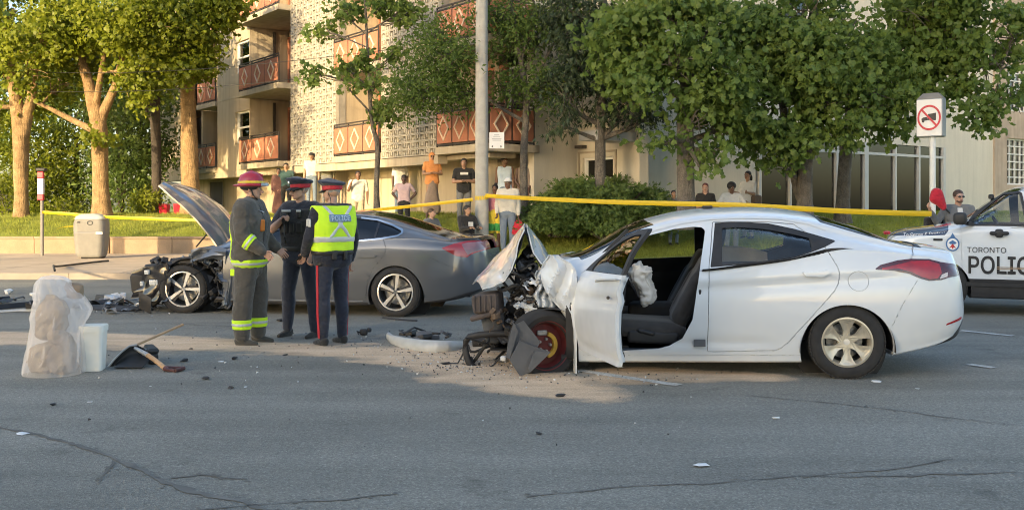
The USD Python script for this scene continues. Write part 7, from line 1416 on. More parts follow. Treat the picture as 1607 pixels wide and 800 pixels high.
add('woman in a brown strappy top with hands clasped in front', 823, 246, 1.68, .1, y0=22.6, y1=24.4, female=True, skin='skin_dark', top='print_cloth', bottom='maroon_cloth', hair=('hair_black', 'short'), sleeve=0, arms=((V3(.2, -.1, -1), V3(-.45, -.4, -.75)), (V3(-.2, -.1, -1), V3(.45, -.4, -.75))), seed=15)
add('child peering round the juniper by the big maple trunk', 1057, 297, 1.30, .2, y0=21.8, y1=24, skin='skin_tan', top='grey_cloth', bottom='denim', seed=16)
add('woman with dark red hair in a black top, arms folded, right of the maple trunk', 1107, 286, 1.60, -.3, y0=20.2, y1=24, female=True, skin='skin_light', top='black_cloth', bottom='maroon_cloth', hair=('hair_red', 'long'), arms=crossed, sleeve=.8, seed=18)
add('young person with a curly afro in a white t-shirt', 1148, 286, 1.62, .05, y0=20.2, y1=24, skin='skin_brown', top='white_cloth', bottom='grey_cloth', hair=('hair_black', 'afro'), arms=((V3(.55, -.1, -.9), V3(.1, -.6, -.5)), (V3(-.55, -.1, -.9), V3(-.1, -.6, -.5))), sleeve=.75, top_e=.017, seed=19)
add('woman with a ponytail in a white top with a brown bag, near the entrance', 1174, 267, 1.64, -.9, y0=21.5, y1=24.5, female=True, skin='skin_tan', top='white_cloth', bottom='tan_cloth', hair=('hair_black', 'pony'), sleeve=.9, arms=((V3(.2, -.3, -1), V3(0, -.8, .1)), (V3(-.2, -.3, -1), V3(0, -.8, .2))), seed=20, extra=lambda t, f: MB().mesh(rbox((.12, .34, .24), .05), None, f.hip + (.21, .05, .06)).build('shoulder_bag', 'brown_cloth', t, smooth=50))
f20 = Fig(1.77, 1.05, arms=((V3(.18, 0, -1), V3(.0, -.3, -1)), (V3(-.55, -.3, -.75), V3(-.55, -.35, .85))), head_turn=.15)
p20 = P(1504, 296, 16.2); l20 = (p20[0], 16.2, 0.0); person('bearded man in sunglasses and grey waistcoat behind the police SUV', f20, l20, -.1, skin='skin_light', top='grey_cloth', bottom='denim', hair=('hair_brown', 'short'), glasses=True, sleeve=1.9, seed=21, res=.028, it=3,
      extra=lambda t, f: [obj('white_shirt_front', relax(union(f.torso(.019)) ^ pcube(-.045, .045, -1, 0, f.chest[2] - .1, f.neck[2]), .03, 1), 'white_cloth', t, True), obj('beard', relax(hull((f.hp(0, -.078, -.072), .020), (f.hp(.040, -.035, -.055), .020), (f.hp(-.040, -.035, -.055), .020), n=10), .02, 1), 'hair_brown', t, True)])
q = P(1482, 327, 16.0); q2 = P(1468, 304, 16.0); rm = thing('red_pouch', 'rounded red padded pouch held up beside the sign post', 'bag', tuple(q)); o = lambda p: np.asarray(p) - q
m = softened(hull((o(P(1470, 303, 16.0)), .095), (o(P(1466, 311, 16.0)), .08), (o(P(1482, 326, 16.0)), .045), n=16), .03, 2); m.vertices += (np.stack([meshkit.fbm(m.vertices * 10 + k * 4, 3, k) for k in range(3)], 1) - .5) * .03; obj('pouch', m, 'red_cloth', rm, True); MB().tube([o(P(1482, 326, 16.0)), o(P(1490, 334, 16.1))], .016, 8).build('strap', 'black_cloth', rm)
q = P(1467, 338, 16.4); bb = thing('black_case', 'black case behind the SUV hood below the red pouch', 'bag', (q[0], q[1], 0)); MB().mesh(rbox((.34, .2, 1.28), .05), None, (0, 0, .66)).build('case', 'black_cloth', bb, smooth=50)
# ------------------------------------------------------------------ street furniture, tape, clean-up things, debris
mat('pole_concrete', (.36, .35, .32), .9, var=.10, scale=6, bump=.3, bscale=60, fine=.08, fscale=120)
mat('tape_yellow', (.70, .50, .015), .4, var=.08, scale=3, translucent=.25)
mat('sign_white', (.66, .66, .65), .45, var=.05, scale=6); mat('sign_red', (.50, .03, .05), .5, var=.08); mat('sign_black', (.02, .02, .025), .5, var=.05); mat('sign_grey', (.24, .26, .27), .45, var=.08); mat('post_white', (.58, .60, .60), .45, var=.06)
mat('bin_grey', (.17, .165, .155), .6, var=.10, scale=5, bump=.1); mat('bin_band', (.18, .18, .19), .6, var=.1); mat('bin_top', (.40, .42, .38), .5, var=.1)
mat('paper_bag', (.27, .195, .125), .9, var=.15, scale=6, bump=.5, bscale=22, bdist=.02); mat('bucket_plastic', (.80, .78, .70), .45, var=.05, scale=6); mat('wood_handle', (.42, .27, .15), .55, var=.15, scale=8); mat('grip_maroon', (.06, .018, .018), .5, var=.2); mat('shovel_black', (.02, .021, .022), .55, var=.2, scale=9); mat('shovel_edge', (.42, .42, .41), .4, metal=.5, var=.1)
mat('pale_bumper', (.42, .43, .42), .45, var=.12, scale=8)
def film():
    usdkit.material(stage, '/World/Looks/plastic_film', {'tc': ('texture_coordinate', {}), 'n': ('noise_texture', {'scale': 3.2, 'detail': 4.0, 'distortion': .4}), 'mp': ('mapping', {'scale': (2.2, 2.2, .55)}), 'r': ('map_range', {'from_min': .35, 'from_max': .95, 'to_min': .32, 'to_max': .90, 'clamp': True}), 'wn': ('noise_texture', {'type': 'ridged_multifractal', 'scale': 6.0, 'detail': 3.0}), 'b': ('bump', {'strength': .8, 'distance': .02}),
        't': ('transparent_bsdf', {'color': (.95, .95, .95)}), 'p': ('principled_bsdf', {'base_color': (.86, .85, .86), 'roughness': .22, 'specular_ior_level': .8}), 'l': ('translucent_bsdf', {'color': (.85, .83, .83)}), 'm1': ('mix_closure', {'fac': .45}), 'm2': ('mix_closure', {})},
        [('tc.object', 'mp.vector'), ('mp.vector', 'n.vector'), ('wn.fac', 'r.value'), ('mp.vector', 'wn.vector'), ('wn.fac', 'b.height'), ('b.normal', 'p.normal'), ('p.BSDF', 'm1.closure1'), ('l.BSDF', 'm1.closure2'), ('r.result', 'm2.fac'), ('t.BSDF', 'm2.closure1'), ('m1.closure', 'm2.closure2')], surface='m2.closure')
film()
def local(o): o = np.asarray(o, float); return lambda px, py, Y: P(px, py, Y) - o
# lamp post with its notice
Yp = 22.3; b = P(756, 385, Yp); b[2] = float(lawn_z(b[0], Yp)) - .02
t = thing('lamp_post', 'tall grey concrete lamp post behind the tail of the grey sedan', 'lamp post', tuple(b))
MB().mesh(lathe([(0, 0), (.165, 0), (.162, .3), (.125, 9.0), (0, 9.0)], 20)).build('post', 'pole_concrete', t, smooth=40)
bm = MB(); bm.mesh(lathe([(.149, 1.60), (.151, 1.60), (.151, 1.64), (.149, 1.64)], 20)).mesh(lathe([(.143, 3.2), (.1455, 3.2), (.1455, 3.24), (.143, 3.24)], 20)); bm.build('steel_strap', 'sign_grey', t)
MB().tube([(0, 0, 8.9), (.0, -.6, 9.3), (0, -1.9, 9.5)], .05, 8).mesh(rbox((.28, .7, .14), .05), None, (0, -2.2, 9.5)).build('lamp_head', 'sign_grey', t, smooth=50)
s0 = P(779.5, 220.5, Yp - .05); sg_ = thing('notice_sign', 'small white notice sign fixed beside the lamp post', 'sign', tuple(s0))
MB().mesh(rbox((.35, .012, .38), .005)).build('sign_board', 'sign_white', sg_, smooth=30)
mm = MB()
for z, w in ((.12, .12), (.085, .16), (.03, .22), (-.005, .2)): mm.span((-w / 2, -.010, z), (w / 2, -.0065, z + .012))
mm.build('small_print', 'sign_grey', sg_, kind='stuff')
for sx in (-1, 1): MB().prism(Polygon([(sx * .13, -.14), (sx * .085, -.115), (sx * .085, -.165)]), .003, rotx(math.pi / 2), (0, -.0065, 0)).build('arrow', 'sign_black', sg_)
MB().bar((-.17, .01, .05), (-.25, .06, .05), .03, .02).build('bracket', 'sign_grey', sg_)
# truck ban sign on its post
Ys_ = 20.0; c = P(1463, 185, Ys_); pz = float(lawn_z(c[0], Ys_)) if Ys_ > 21.4 else .13
t = thing('truck_ban_sign', 'boxed red and white no trucks sign on a white post', 'traffic sign', (c[0], Ys_, pz)); o = c - (c[0], Ys_, pz); hz = o[2]; R15 = rotz(-.66)
MB().mesh(lathe([(0, 0), (.065, 0), (.06, hz - .30), (0, hz - .30)], 14), None, (.03, .05, 0)).build('post', 'post_white', t, smooth=40)
bx = MB(); bx.mesh(rbox((.53, .30, .80), .03), R15, (.02, .10, hz)); hb_ = bx.build('sign_box', 'sign_grey', t, smooth=35)
cp_ = MB(); cp_.mesh(totm(m3.Manifold.batch_hull([m3.Manifold.cube((.50, .28, .02), True), m3.Manifold.cube((.30, .16, .02), True).translate((0, 0, .11))])), R15, (.03, .10, hz + .40)); cp_.build('sign_cap', 'bin_grey', hb_)
fR = R15 @ rotx(math.pi / 2); f0 = np.array([.02, .10, hz]) + R15 @ np.array([0, -.152, 0])
MB().prism(sbox(-.245, -.38, .245, .38).buffer(-.02).buffer(.02), .004, fR, f0).build('sign_face', 'sign_white', hb_)
ci = lambda r: Polygon([(r * .88 * math.cos(a), r * math.sin(a)) for a in np.linspace(0, 6.283, 48)])
f1 = f0 + R15 @ np.array([0, -.005, 0]); f2 = f0 + R15 @ np.array([0, -.008, 0]); f3 = f0 + R15 @ np.array([0, -.0115, 0])
MB().prism(ci(.265).difference(ci(.222)), .003, fR, f2).build('red_ring', 'sign_red', hb_)
trk = Polygon([(-.02, -.03), (-.02, .075), (.135, .095), (.135, -.06), (.10, -.06)]).union(Polygon([(-.14, -.09), (-.155, -.02), (-.11, .01), (-.03, .015), (-.03, -.05), (-.09, -.06), (-.10, -.10)])).union(Polygon([(-.05, -.05), (.12, -.05), (.12, -.02), (-.05, -.02)]))
MB().prism(trk, .003, fR, f1).build('truck_symbol', 'sign_black', hb_)
MB().prism(LineString([(-.15, .175), (.15, -.175)]).buffer(.020), .003, fR, f3).build('red_slash', 'sign_red', hb_)
# bus stop post and litter bin on the left pavement
b = G(66, 401, .13); t = thing('bus_stop_post', 'slim bus stop post with red and white panel left of the litter bin', 'sign post', tuple(b))
MB().mesh(lathe([(0, 0), (.045, 0), (.045, 2.15), (0, 2.15)], 12)).build('post', 'bin_grey', t, smooth=40)
for z0, z1, m_ in ((1.52, 1.68, 'sign_red'), (1.683, 2.12, 'sign_white'), (2.123, 2.30, 'sign_red')): MB().mesh(rbox((.17, .10, z1 - z0), .02), None, (-.02, -.03, (z0 + z1) / 2)).build('panel', m_, t, smooth=40)
MB().mesh(rbox((.26, .2, .09), .03), None, (-.01, 0, 2.36)).build('post_cap', 'black_plastic', t, smooth=40)
b = G(144, 405, .13); t = thing('litter_bin', 'grey rounded litter bin in front of the low stone wall', 'litter bin', tuple(b), .12)
def rr(w, d, r): return sbox(-w / 2 + r, -d / 2 + r, w / 2 - r, d / 2 - r).buffer(r, quad_segs=6)
def loft(prof):
    rings = [np.c_[np.array(rr(w, d, r).exterior.coords)[:-1], np.full(len(rr(w, d, r).exterior.coords) - 1, z)] for w, d, r, z in prof]; n = len(rings[0]); V = np.vstack(rings + [rings[0].mean(0)[None], rings[-1].mean(0)[None]]); f = []
    for i in range(len(rings) - 1):
        for j in range(n): a, b_, c_, d_ = i * n + j, i * n + (j + 1) % n, (i + 1) * n + (j + 1) % n, (i + 1) * n + j; f += [[a, b_, c_], [a, c_, d_]]
    k = len(rings) * n
    for j in range(n): f += [[k, (j + 1) % n, j], [k + 1, k - n + j, k - n + (j + 1) % n]]
    tm = trimesh.Trimesh(V, np.array(f), process=False); vol = tm.volume
    if vol < 0: tm.invert()
    return tm
obj('bin_body', loft([(.62, .50, .12, .04), (.70, .56, .14, .10), (.79, .62, .15, .62), (.80, .62, .15, .66)]), 'bin_grey', t, 40); obj('bin_band', loft([(.79, .61, .15, .62), (.79, .61, .15, .70)]), 'bin_band', t, 40)
up_ = obj('bin_upper', loft([(.80, .62, .15, .703), (.80, .62, .15, .92), (.74, .57, .15, 1.02)]), 'bin_grey', t, 40); obj('bin_lid', loft([(.76, .60, .15, 1.023), (.70, .52, .15, 1.10), (.48, .34, .12, 1.15), (.2, .14, .05, 1.165)]), 'bin_top', t, 40)
for x in (-.22, .05):
    rg = Polygon([(x + .075 * math.cos(a), .925 + .06 * math.sin(a)) for a in np.linspace(0, 6.283, 24)])
    MB().prism(rg.difference(rg.buffer(-.02)) if x > 0 else rg.buffer(-.015).intersection(sbox(x - .2, .925, x + .02, 1.2)), .012, rotx(math.pi / 2), (0, -.305, 0)).build('bin_opening', 'sign_black', up_)
MB().span((.20, -.325, .63), (.36, -.312, .69)).build('bin_label', 'sign_white', t); MB().mesh(rbox((.5, .4, .06), .02), None, (.03, .02, .03)).build('bin_foot', 'black_plastic', t)
p = [G(x, y, .13) for x, y in ((86, 437), (84, 430), (88, 424), (100, 419), (125, 416), (150, 413), (170, 411))]; t = thing('cable', 'thin dark cable lying over the pavement below the litter bin', 'cable', tuple(p[0])); MB().tube(np.array(p) - p[0] + (0, 0, .03) + np.array([[0, 0, .12], [0, 0, .14], [0, 0, .05], [0, 0, 0], [0, 0, 0], [0, 0, 0], [0, 0, 0]]), .022, 7).build('cable_run', 'cable', t, smooth=60)
# police tape
def tape(label, pts, w, seed, twist=.5):
    r = np.random.default_rng(seed); q = np.array([P(*p) for p in pts]); s = np.r_[0, np.cumsum(np.linalg.norm(np.diff(q, axis=0), axis=1))]; u = np.linspace(0, s[-1], max(24, int(s[-1] * 7))); c = np.stack([PchipInterpolator(s, q[:, k])(u) for k in range(3)], 1)
    a = (meshkit.fbm(np.stack([u * .35, u * 0, u * 0 + seed], 1), 3, seed) - .5) * twist * 4; d = np.gradient(c, axis=0); d /= np.linalg.norm(d, axis=1, keepdims=True); side = np.cross(d, (0, 0, 1.0)); up = np.cross(side, d); n = np.cos(a)[:, None] * up + np.sin(a)[:, None] * side
    g = np.stack([c + n * w * k for k in (-.5, -.17, .17, .5)], 1); g[:, 1:3] += side[:, None] * .008
    o = c[0]; t = thing('police_tape', label, 'tape', tuple(o)); obj('tape_band', sheet(g - o, .0012), 'tape_yellow', t, 50); return t
tape('yellow police tape from the bus stop post to the lamp post', [(66, 333, 25.2), (100, 335, 25.1), (145, 339, 25.0), (230, 343, 24.6), (330, 345.5, 24.2), (430, 344, 23.8), (520, 338, 23.3), (575, 331, 23.0), (660, 322, 22.6), (742, 313, 22.2)], .078, 3, .3)
tape('broad yellow police tape stretched from the lamp post over the white car to the SUV', [(762, 307, 22.1), (800, 309.5, 21.2), (880, 313.5, 19.6), (960, 317, 18.4), (1060, 319.5, 17.4), (1150, 321.5, 16.8), (1240, 326.5, 16.4), (1330, 331.5, 16.1), (1400, 334, 15.9), (1462, 335.5, 15.8)], .088, 5, .12)
tape('slack loop of yellow tape lying in the grass left of the litter bin', [(28, 372.5, 27.7), (60, 370, 28.1), (75, 366, 28.4), (95, 363, 28.7), (113, 361, 28.9), (98, 367, 28.2), (88, 369, 28.0), (80, 366, 28.3), (96, 358, 29.0), (115, 355.5, 29.2)], .07, 8, .8)
rg_ = MB(); ang = np.linspace(0, 6.9, 40); q0 = P(756, 309.5, Yp)
t = thing('police_tape', 'yellow tape wound round the lamp post', 'tape', tuple(q0)); obj('tape_band', sheet(np.stack([np.stack([.158 * np.cos(ang), .158 * np.sin(ang), .02 * np.sin(ang * 1.0 + .6) + k], 1) for k in (-.05, .0, .045)], 1), .001), 'tape_yellow', t, 50)
# translucent sack, bucket, shovel, broom
o = G(84, 586); t = thing('plastic_sack', 'tall translucent plastic sack with brown paper bags inside, on the road at the left', 'sack', tuple(o)); L = local(o); Yk = o[1]
prof = [(586, 40, 128, .26), (570, 42, 127, .27), (545, 47, 126, .25), (520, 53, 125, .24), (500, 55, 133, .25), (488, 57, 138, .25), (475, 58, 133, .23), (460, 59, 122, .21), (447, 60, 110, .18), (438, 64, 102, .13), (433, 72, 92, .06)]
pz_ = [(L((l + r) / 2, y, Yk), (r - l) / 2 / F * Yk, d) for y, l, r, d in prof]; pz_[0][0][2] = .004; N_ = 64; rings = []
S_ = np.linspace(0, 1, len(pz_)); UU = np.linspace(0, 1, 44); cx_ = PchipInterpolator(S_, [q[0] for q in pz_]); hx_ = PchipInterpolator(S_, [q[1] for q in pz_]); dx_ = PchipInterpolator(S_, [q[2] for q in pz_])
for u in UU:
    a = np.arange(N_) / N_ * 2 * math.pi; c = cx_(u); v = np.stack([c[0] + hx_(u) * np.cos(a), dx_(u) * np.sin(a) * .95 + 0 * a, np.full(N_, c[2])], 1)
    d = np.stack([np.cos(a), np.sin(a), 0 * a], 1); fo = meshkit.fbm(np.c_[np.cos(a) * 2.2, np.sin(a) * 2.2, np.full(N_, u * 2.6)], 4, 4) - .5; cr = np.abs(meshkit.noise(np.c_[np.cos(a) * 5 + u * 3, np.sin(a) * 5, np.full(N_, u * 4.)], 9) - .5) * 2
    rings.append(v + d * ((fo * .055 - (1 - cr) ** 6 * .03 + .016 * np.abs(np.sin(a * 5.5 + 5 * fo + u * 2.2)) + .010 * np.abs(np.sin(a * 11 - u * 9 + 9 * fo))) * (1 if 0 < u < 1 else .3))[:, None])
rings.append(np.repeat(rings[-1].mean(0)[None] + (0, 0, .01), N_, 0)); g = np.array(rings); g = np.concatenate([g, g[:, :1]], 1)
obj('plastic_film', trimesh.Trimesh(*(lambda m: (m.vertices, m.faces))(MB().grid(g[::-1] if False else g).get()), process=False), 'plastic_film', t, True)
def lump(parts, res, seed, amp, sc=8): m = softened(hull(*parts), res, 3); m.vertices += (np.stack([meshkit.fbm(m.vertices * sc + k * 5, 3, seed + k) for k in range(3)], 1) - .5) * amp; return m
for parts, sd_ in (([((-.16, .0, .06), .06), ((-.02, .03, .06), .07), ((-.15, -.03, .20), .06), ((-.02, .02, .26), .06), ((-.10, .08, .22), .05)], 2), ([((.05, -.03, .06), .07), ((.15, .03, .06), .06), ((.02, 0, .34), .07), ((.12, .03, .30), .06)], 5), ([((-.09, .03, .36), .07), ((.05, .04, .42), .07), ((-.08, .0, .56), .06), ((-.02, .03, .68), .05), ((.05, .03, .58), .06)], 8)):
    lp = lump(parts, .022, sd_, .075, 7); lp.vertices += (np.stack([np.abs(meshkit.noise(lp.vertices * 16 + k * 3, sd_) - .5) for k in range(3)], 1) - .2) * .05; obj('paper_bag', lp, 'paper_bag', t, 25)
obj('torn_paper', lump([(L(104, 447, Yk + .05), .03), (L(118, 448, Yk + .1), .035), (L(128, 452, Yk + .05), .03), (L(126, 464, Yk + .05), .025), (L(108, 462, Yk), .03)], .02, 3, .06, 14), 'paper_bag', t, 30)
o = G(147, 580); t = thing('bucket', 'pale square bucket standing right of the plastic sack', 'bucket', tuple(o), .15); obj('pail', loft([(.165, .18, .03, 0.0), (.17, .185, .03, .01), (.20, .215, .035, .37)]), 'bucket_plastic', t, 40); obj('rim', loft([(.212, .226, .04, .352), (.214, .228, .04, .40), (.205, .22, .04, .408)]), 'bucket_plastic', t, 40)
MB().tube([(-.105, 0, .36), (-.118, -.03, .30), (-.11, -.06, .26)], .004, 5).build('wire_handle', 'sign_grey', t)
o = G(200, 578); t = thing('shovel', 'black scoop shovel with wooden shaft and maroon grip lying on the road', 'shovel', tuple(o)); L = local(o); Yv = o[1]
top = [(170, 575, 0), (180, 563, .03), (192, 551, .08), (203, 543, .12), (215, 541, .14), (226, 546, .12), (235, 556, .08)]; g = []
for k, (px, py, dy) in enumerate(top):
    A = L(px, py, Yv + .10 + dy * .4); B = L(px * .55 + 200 * .45 + (4 if k > 3 else -4), 578, Yv - .03); B[2] = .012; row = [A + (B - A) * v + np.array([0, .10, .0]) * math.sin(v * math.pi) for v in np.linspace(0, 1, 9)]; g.append(row)
obj('scoop', sheet(np.array(g), .006), 'shovel_black', t, 50); MB().tube(np.array([r_[0] for r_ in g[:5]]), .009, 6).build('scoop_edge', 'shovel_edge', t, smooth=50)
A, B, Cc = L(212, 546, Yv + .15), L(232, 557, Yv + .02), L(260, 578, Yv - .12); MB().tube([A, A * .4 + B * .6, B], [.016, .020, .021], 10).build('socket', 'shovel_edge', t, smooth=50); MB().tube([B, (B + Cc) / 2 + (0, 0, .004), Cc], .021, 10).build('shaft', 'wood_handle', t, smooth=50)
Dd = L(284, 590, Yv - .16); Dd[2] = max(Dd[2], .02); n_ = unit(np.cross(Dd - Cc, (0, 0, 1))); gp_ = MB(); gp_.tube([Cc, Cc + (Dd - Cc) * .35 + n_ * .05, Cc + (Dd - Cc) * .85 + n_ * .065, Dd], [.026, .015, .015, .015], 8).tube([Cc, Cc + (Dd - Cc) * .35 - n_ * .05, Cc + (Dd - Cc) * .85 - n_ * .065, Dd], [.026, .015, .015, .015], 8).tube([Dd - n_ * .07 - (Dd - Cc) * .1, Dd + n_ * .07 - (Dd - Cc) * .1], .017, 8); gp_.build('grip', 'grip_maroon', t, smooth=50)
A, B = P(205, 545, Yv + .22), P(287, 509, Yv + 1.35); t = thing('broom', 'broom with a long wooden handle resting across the shovel', 'broom', tuple(A)); MB().tube([(0, 0, 0), (B - A) * .5, B - A], .013, 9).build('handle', 'wood_handle', t, smooth=50)
hd = P(234, 549, Yv + .30) - A; br_ = MB(); br_.mesh(rbox((.10, .34, .06), .025), rotz(.5), hd + (0, .05, .0)); br_.build('broom_head', 'shovel_black', t, smooth=40); MB().mesh(rbox((.09, .32, .10), .02), rotz(.5), (hd[0], hd[1] + .05, hd[2] - .07)).build('bristles', 'shovel_black', t); MB().tube([hd, (0, 0, 0)], .011, 7).build('ferrule', 'sign_grey', t)
# broken bumper between the two cars, with clips and foam on it
o = G(668, 551); t = thing('bumper_piece', 'pale curved bumper piece lying between the two cars', 'car part', tuple(o)); L = local(o)
pts = [(607, 531), (614, 539), (630, 546), (655, 551), (685, 553.5), (706, 552), (726, 546)]; g = []
for k, (px, py) in enumerate(pts):
    b_ = G(px, py) - o; hgt = [.05, .07, .09, .10, .10, .09, .05][k]; g.append([b_ + (0, .0, .004), b_ + (0, -.02, hgt * .5), b_ + (0, .01, hgt), b_ + (.0, .10, hgt * 1.05), b_ + (0, .19, hgt * .8)])
g = np.array(g); uu = np.linspace(0, 6, 30); g = np.stack([np.stack([np.interp(uu, np.arange(7), g[:, j, k]) for k in range(3)], 1) for j in range(5)], 1)
obj('bumper_skin', sheet(g[::-1], .006), 'pale_bumper', t, 50); er = np.random.default_rng(8)
m1, m2 = MB(), MB()
for k in range(16):
    p = G(er.uniform(632, 705), er.uniform(535, 545)) - o; s = er.uniform(.03, .10); (m1 if k % 3 else m2).mesh(rbox((s * 1.8, s, s * .5), s * .08, 6), rotz(er.uniform(0, 3)) @ rotx(er.uniform(-.6, .6)), p + (0, 0, er.uniform(.06, .13)))
m1.tube([G(636, 541) - o + (0, 0, .13), G(650, 535) - o + (0, 0, .15), G(668, 534) - o + (0, 0, .10)], .012, 6); m1.build('foam_and_clips', 'black_plastic', t, kind='stuff'); m2.build('grey_clips', 'grey_plastic', t, kind='stuff')
# loose fragments
def chip(name, label, px, py, s, material, group=None, cat='fragment', z=0.0, flat=.35, seed=0):
    r = np.random.default_rng(seed * 131 + int(px)); o = G(px, py); q = r.normal(0, 1, (11, 3)); q /= np.linalg.norm(q, axis=1, keepdims=True); q *= (s, s * .8, s * flat); m = trimesh.convex.convex_hull(q); m.vertices[:, 2] -= m.bounds[0, 2]; t = thing(name, label, cat, (o[0], o[1], .001), r.uniform(0, 6), group); obj('piece', m, material, t); return t
for k, (px, py, s) in enumerate([(84, 537, .05), (289, 567, .06), (367, 564, .05), (323, 595, .05), (361, 610, .04), (83, 636, .035), (845, 681, .03), (440, 504, .07), (448, 558, .035), (880, 623, .05), (540, 515, .03), (300, 548, .03), (630, 520, .04), (700, 572, .05)]): w_ = 'near the plastic sack' if px < 200 else ('by the feet of the officers' if py < 560 and px < 600 else 'on the road right of the shovel grip' if px < 420 else 'in front of the wrecked white car' if py < 600 else 'on the open asphalt before the white car'); chip('black_fragment', f'small black plastic fragment lying {w_}', px, py, s, 'black_plastic', f'black fragments {w_}', flat=.3, seed=k)
for k, (px, py, s) in enumerate([(347, 568, .05), (385, 607, .025), (141, 631, .03), (1217, 656, .06), (1100, 731, .075), (36, 681, .07), (1375, 599, .07), (236, 606, .02), (1440, 610, .03)]): w_ = 'right of the shovel' if 220 < px < 400 else 'in the empty left foreground' if px < 220 else 'in the right foreground' if py > 650 else 'behind the rear wheel of the white car'; chip('white_fragment', f'small white fragment lying {w_}', px, py, s * .75, 'white_inner', f'white fragments {w_}', flat=.15, seed=k + 40)
o = G(572, 526); t = thing('broken_part', 'dark broken car part on the road right of the officers', 'car part', tuple(o)); m = MB(); m.mesh(rbox((.09, .07, .07), .02), rotz(.4), (-.01, 0, .04)).mesh(rbox((.05, .05, .05), .015), rotz(1.), (.05, .02, .06)); m.tube([(-.05, 0, .03), (-.08, -.03, .05), (-.06, -.05, .02)], .008, 6); m.build('housing', 'black_plastic', t, smooth=40)
er = np.random.default_rng(77); kinds = ['black_plastic'] * 5 + ['grey_plastic'] * 3 + ['scrap_metal', 'headlight_clear', 'gloss_black']
for k in range(46):
    px = er.uniform(-10, 232); py = np.interp(px, [0, 60, 140, 230], [478, 480, 480, 484]) + er.normal(0, 6); o = G(px, py); s = abs(er.normal(.07, .05)) + .03; mt_ = kinds[er.integers(len(kinds))]; kk = er.integers(3); where_ = 'at the left edge of the road' if px < 40 else 'behind the plastic sack' if px < 135 else 'just left of the grey sedan'; ds = ['thick', 'bent flat', 'twisted rod like'][kk] + ' ' + {'black_plastic': 'black', 'grey_plastic': 'dark grey', 'scrap_metal': 'bare metal', 'headlight_clear': 'clear plastic', 'gloss_black': 'glossy black'}[mt_]; t = thing('wreck_fragment', f'{ds} wreck fragment {where_}', 'car part', (o[0], o[1], .002), er.uniform(0, 6), f'{ds} fragments {where_}'); m = MB()
    if kk == 0: m.mesh(rbox((s * 2, s, s * .5), s * .1, 6), rotx(er.uniform(-.5, .5)), (0, 0, s * .35))
    elif kk == 1: m.mesh(sheet(np.array([[(u * s * 3, v * s * 1.2, .02 + .3 * s * (1 + math.sin(u * 5 + v * 3))) for v in np.linspace(-.5, .5, 5)] for u in np.linspace(-.5, .5, 8)]), .004))
    else: m.tube([(-s * 2, 0, .02), (-s, s * .5, s * .6), (s, -s * .3, .03), (s * 2, 0, s * .3)], .012, 6)
    m.build('piece', mt_, t, smooth=40)
def strip(label, pts, w, h, material, name='trim_strip'):
    p = np.array([G(x, y) for x, y in pts]); o = p[0]; t = thing(name, label, 'car part', tuple(o)); q = np.stack([p - o + (0, 0, .005), p - o + (0, w * .3, h), p - o + (0, w, h * .7)], 1); obj('strip', sheet(q[::-1], .006), material, t, 50)
strip('long dark trim strip lying across the road at the left edge', [(-8, 487), (20, 484), (50, 481), (62, 478)], .25, .07, 'black_plastic'); strip('flat dark bumper strip lying left of the grey sedan front wheel', [(140, 486), (165, 488), (190, 489), (215, 488.5), (230, 486)], .30, .06, 'black_plastic'); strip('pale broken trim end among the parts left of the sack', [(-5, 491), (30, 489), (60, 489)], .10, .03, 'pale_bumper')
chip('headlight_piece', 'white broken headlight piece in the heap left of the grey sedan', 181, 477, .13, 'headlight_clear', None, 'car part', flat=.7, seed=3)
chip('foam_block', 'pale foam block on the road near the left edge', 13, 461, .10, 'white_inner', None, 'car part', flat=.6, seed=9)
chip('foam_block', 'second pale foam block, right of the one near the left edge', 52, 465, .07, 'white_inner', None, 'car part', flat=.6, seed=10)
strip('thin torn strip lying on the road before the wreck of the white car', [(600, 500), (630, 503), (655, 505)], .04, .02, 'black_plastic')
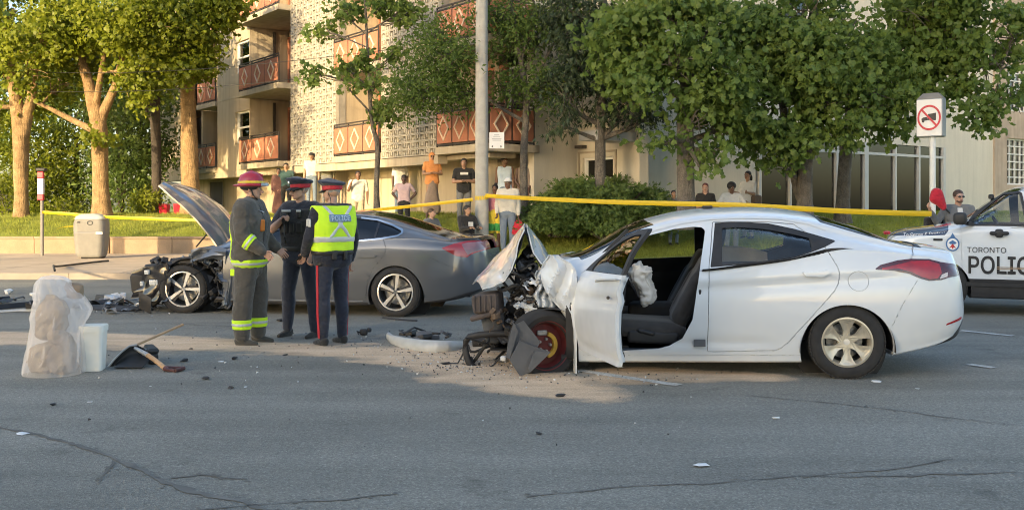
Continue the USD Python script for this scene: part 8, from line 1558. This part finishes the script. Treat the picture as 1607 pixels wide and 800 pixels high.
# crumbs of glass and plastic round the wrecks
cr_ = trimesh.convex.convex_hull(np.random.default_rng(6).normal(0, 1, (8, 3)) * (.0055, .005, .0025)); rc = np.random.default_rng(19); ps = []
for cx0, cy0, sx0, sy0, n0 in ((760, 572, 70, 12, 380), (660, 548, 60, 9, 160), (180, 482, 70, 7, 220), (480, 535, 160, 12, 110), (960, 592, 120, 8, 90), (300, 575, 140, 14, 40), (800, 640, 300, 40, 30)):
    for _ in range(n0):
        q = G(rc.normal(cx0, sx0), max(455, rc.normal(cy0, sy0))); ps.append(q + (0, 0, .009))
for nm, mt_, sel in (('glass_crumbs', 'headlight_clear', slice(0, None, 3)), ('plastic_crumbs', 'black_plastic', slice(1, None, 3)), ('grey_crumbs', 'grey_plastic', slice(2, None, 3))):
    q = np.array(ps)[sel]; instancer(nm, cr_, mt_, q, rc.uniform(0, 6.28, len(q)), rc.uniform(.5, 1.7, len(q)), kind='stuff', label={'glass_crumbs': 'fine glass crumbs scattered round the wrecks', 'plastic_crumbs': 'fine black crumbs scattered round the wrecks', 'grey_crumbs': 'fine grey crumbs scattered round the wrecks'}[nm], cat='crumbs')
# red crates at the foot of the building, wires across the facade
for px, lab in ((258, 'red crate standing by the building behind the raised hood'), (281, 'small red crate right of the other red crate')):
    p = P(px, 338, 33.2); z = float(lawn_z(p[0], 33.2)); t = thing('crate', lab, 'crate', (p[0], 33.2, z - .01)); obj('box', loft([(.26, .3, .03, 0), (.30, .34, .03, .34)]), 'red_cloth', t, 40); obj('lid', loft([(.31, .35, .03, .345), (.31, .35, .03, .38)]), 'red_cloth', t, 40)
for k, (y0, y1) in enumerate(((99, 97), (129, 126))):
    a, b_ = P(-60, y0 + 10, 33.0), P(640, y1 - 22, 24.5); t = thing('overhead_wire', ['upper thin wire crossing in front of the facade', 'lower thin wire crossing in front of the facade'][k], 'wire', tuple(a)); u = np.linspace(0, 1, 20)[:, None]; MB().tube((b_ - a) * u - np.array([0, 0, .35]) * np.sin(u * math.pi), .009, 5).build('wire', 'cable', t)
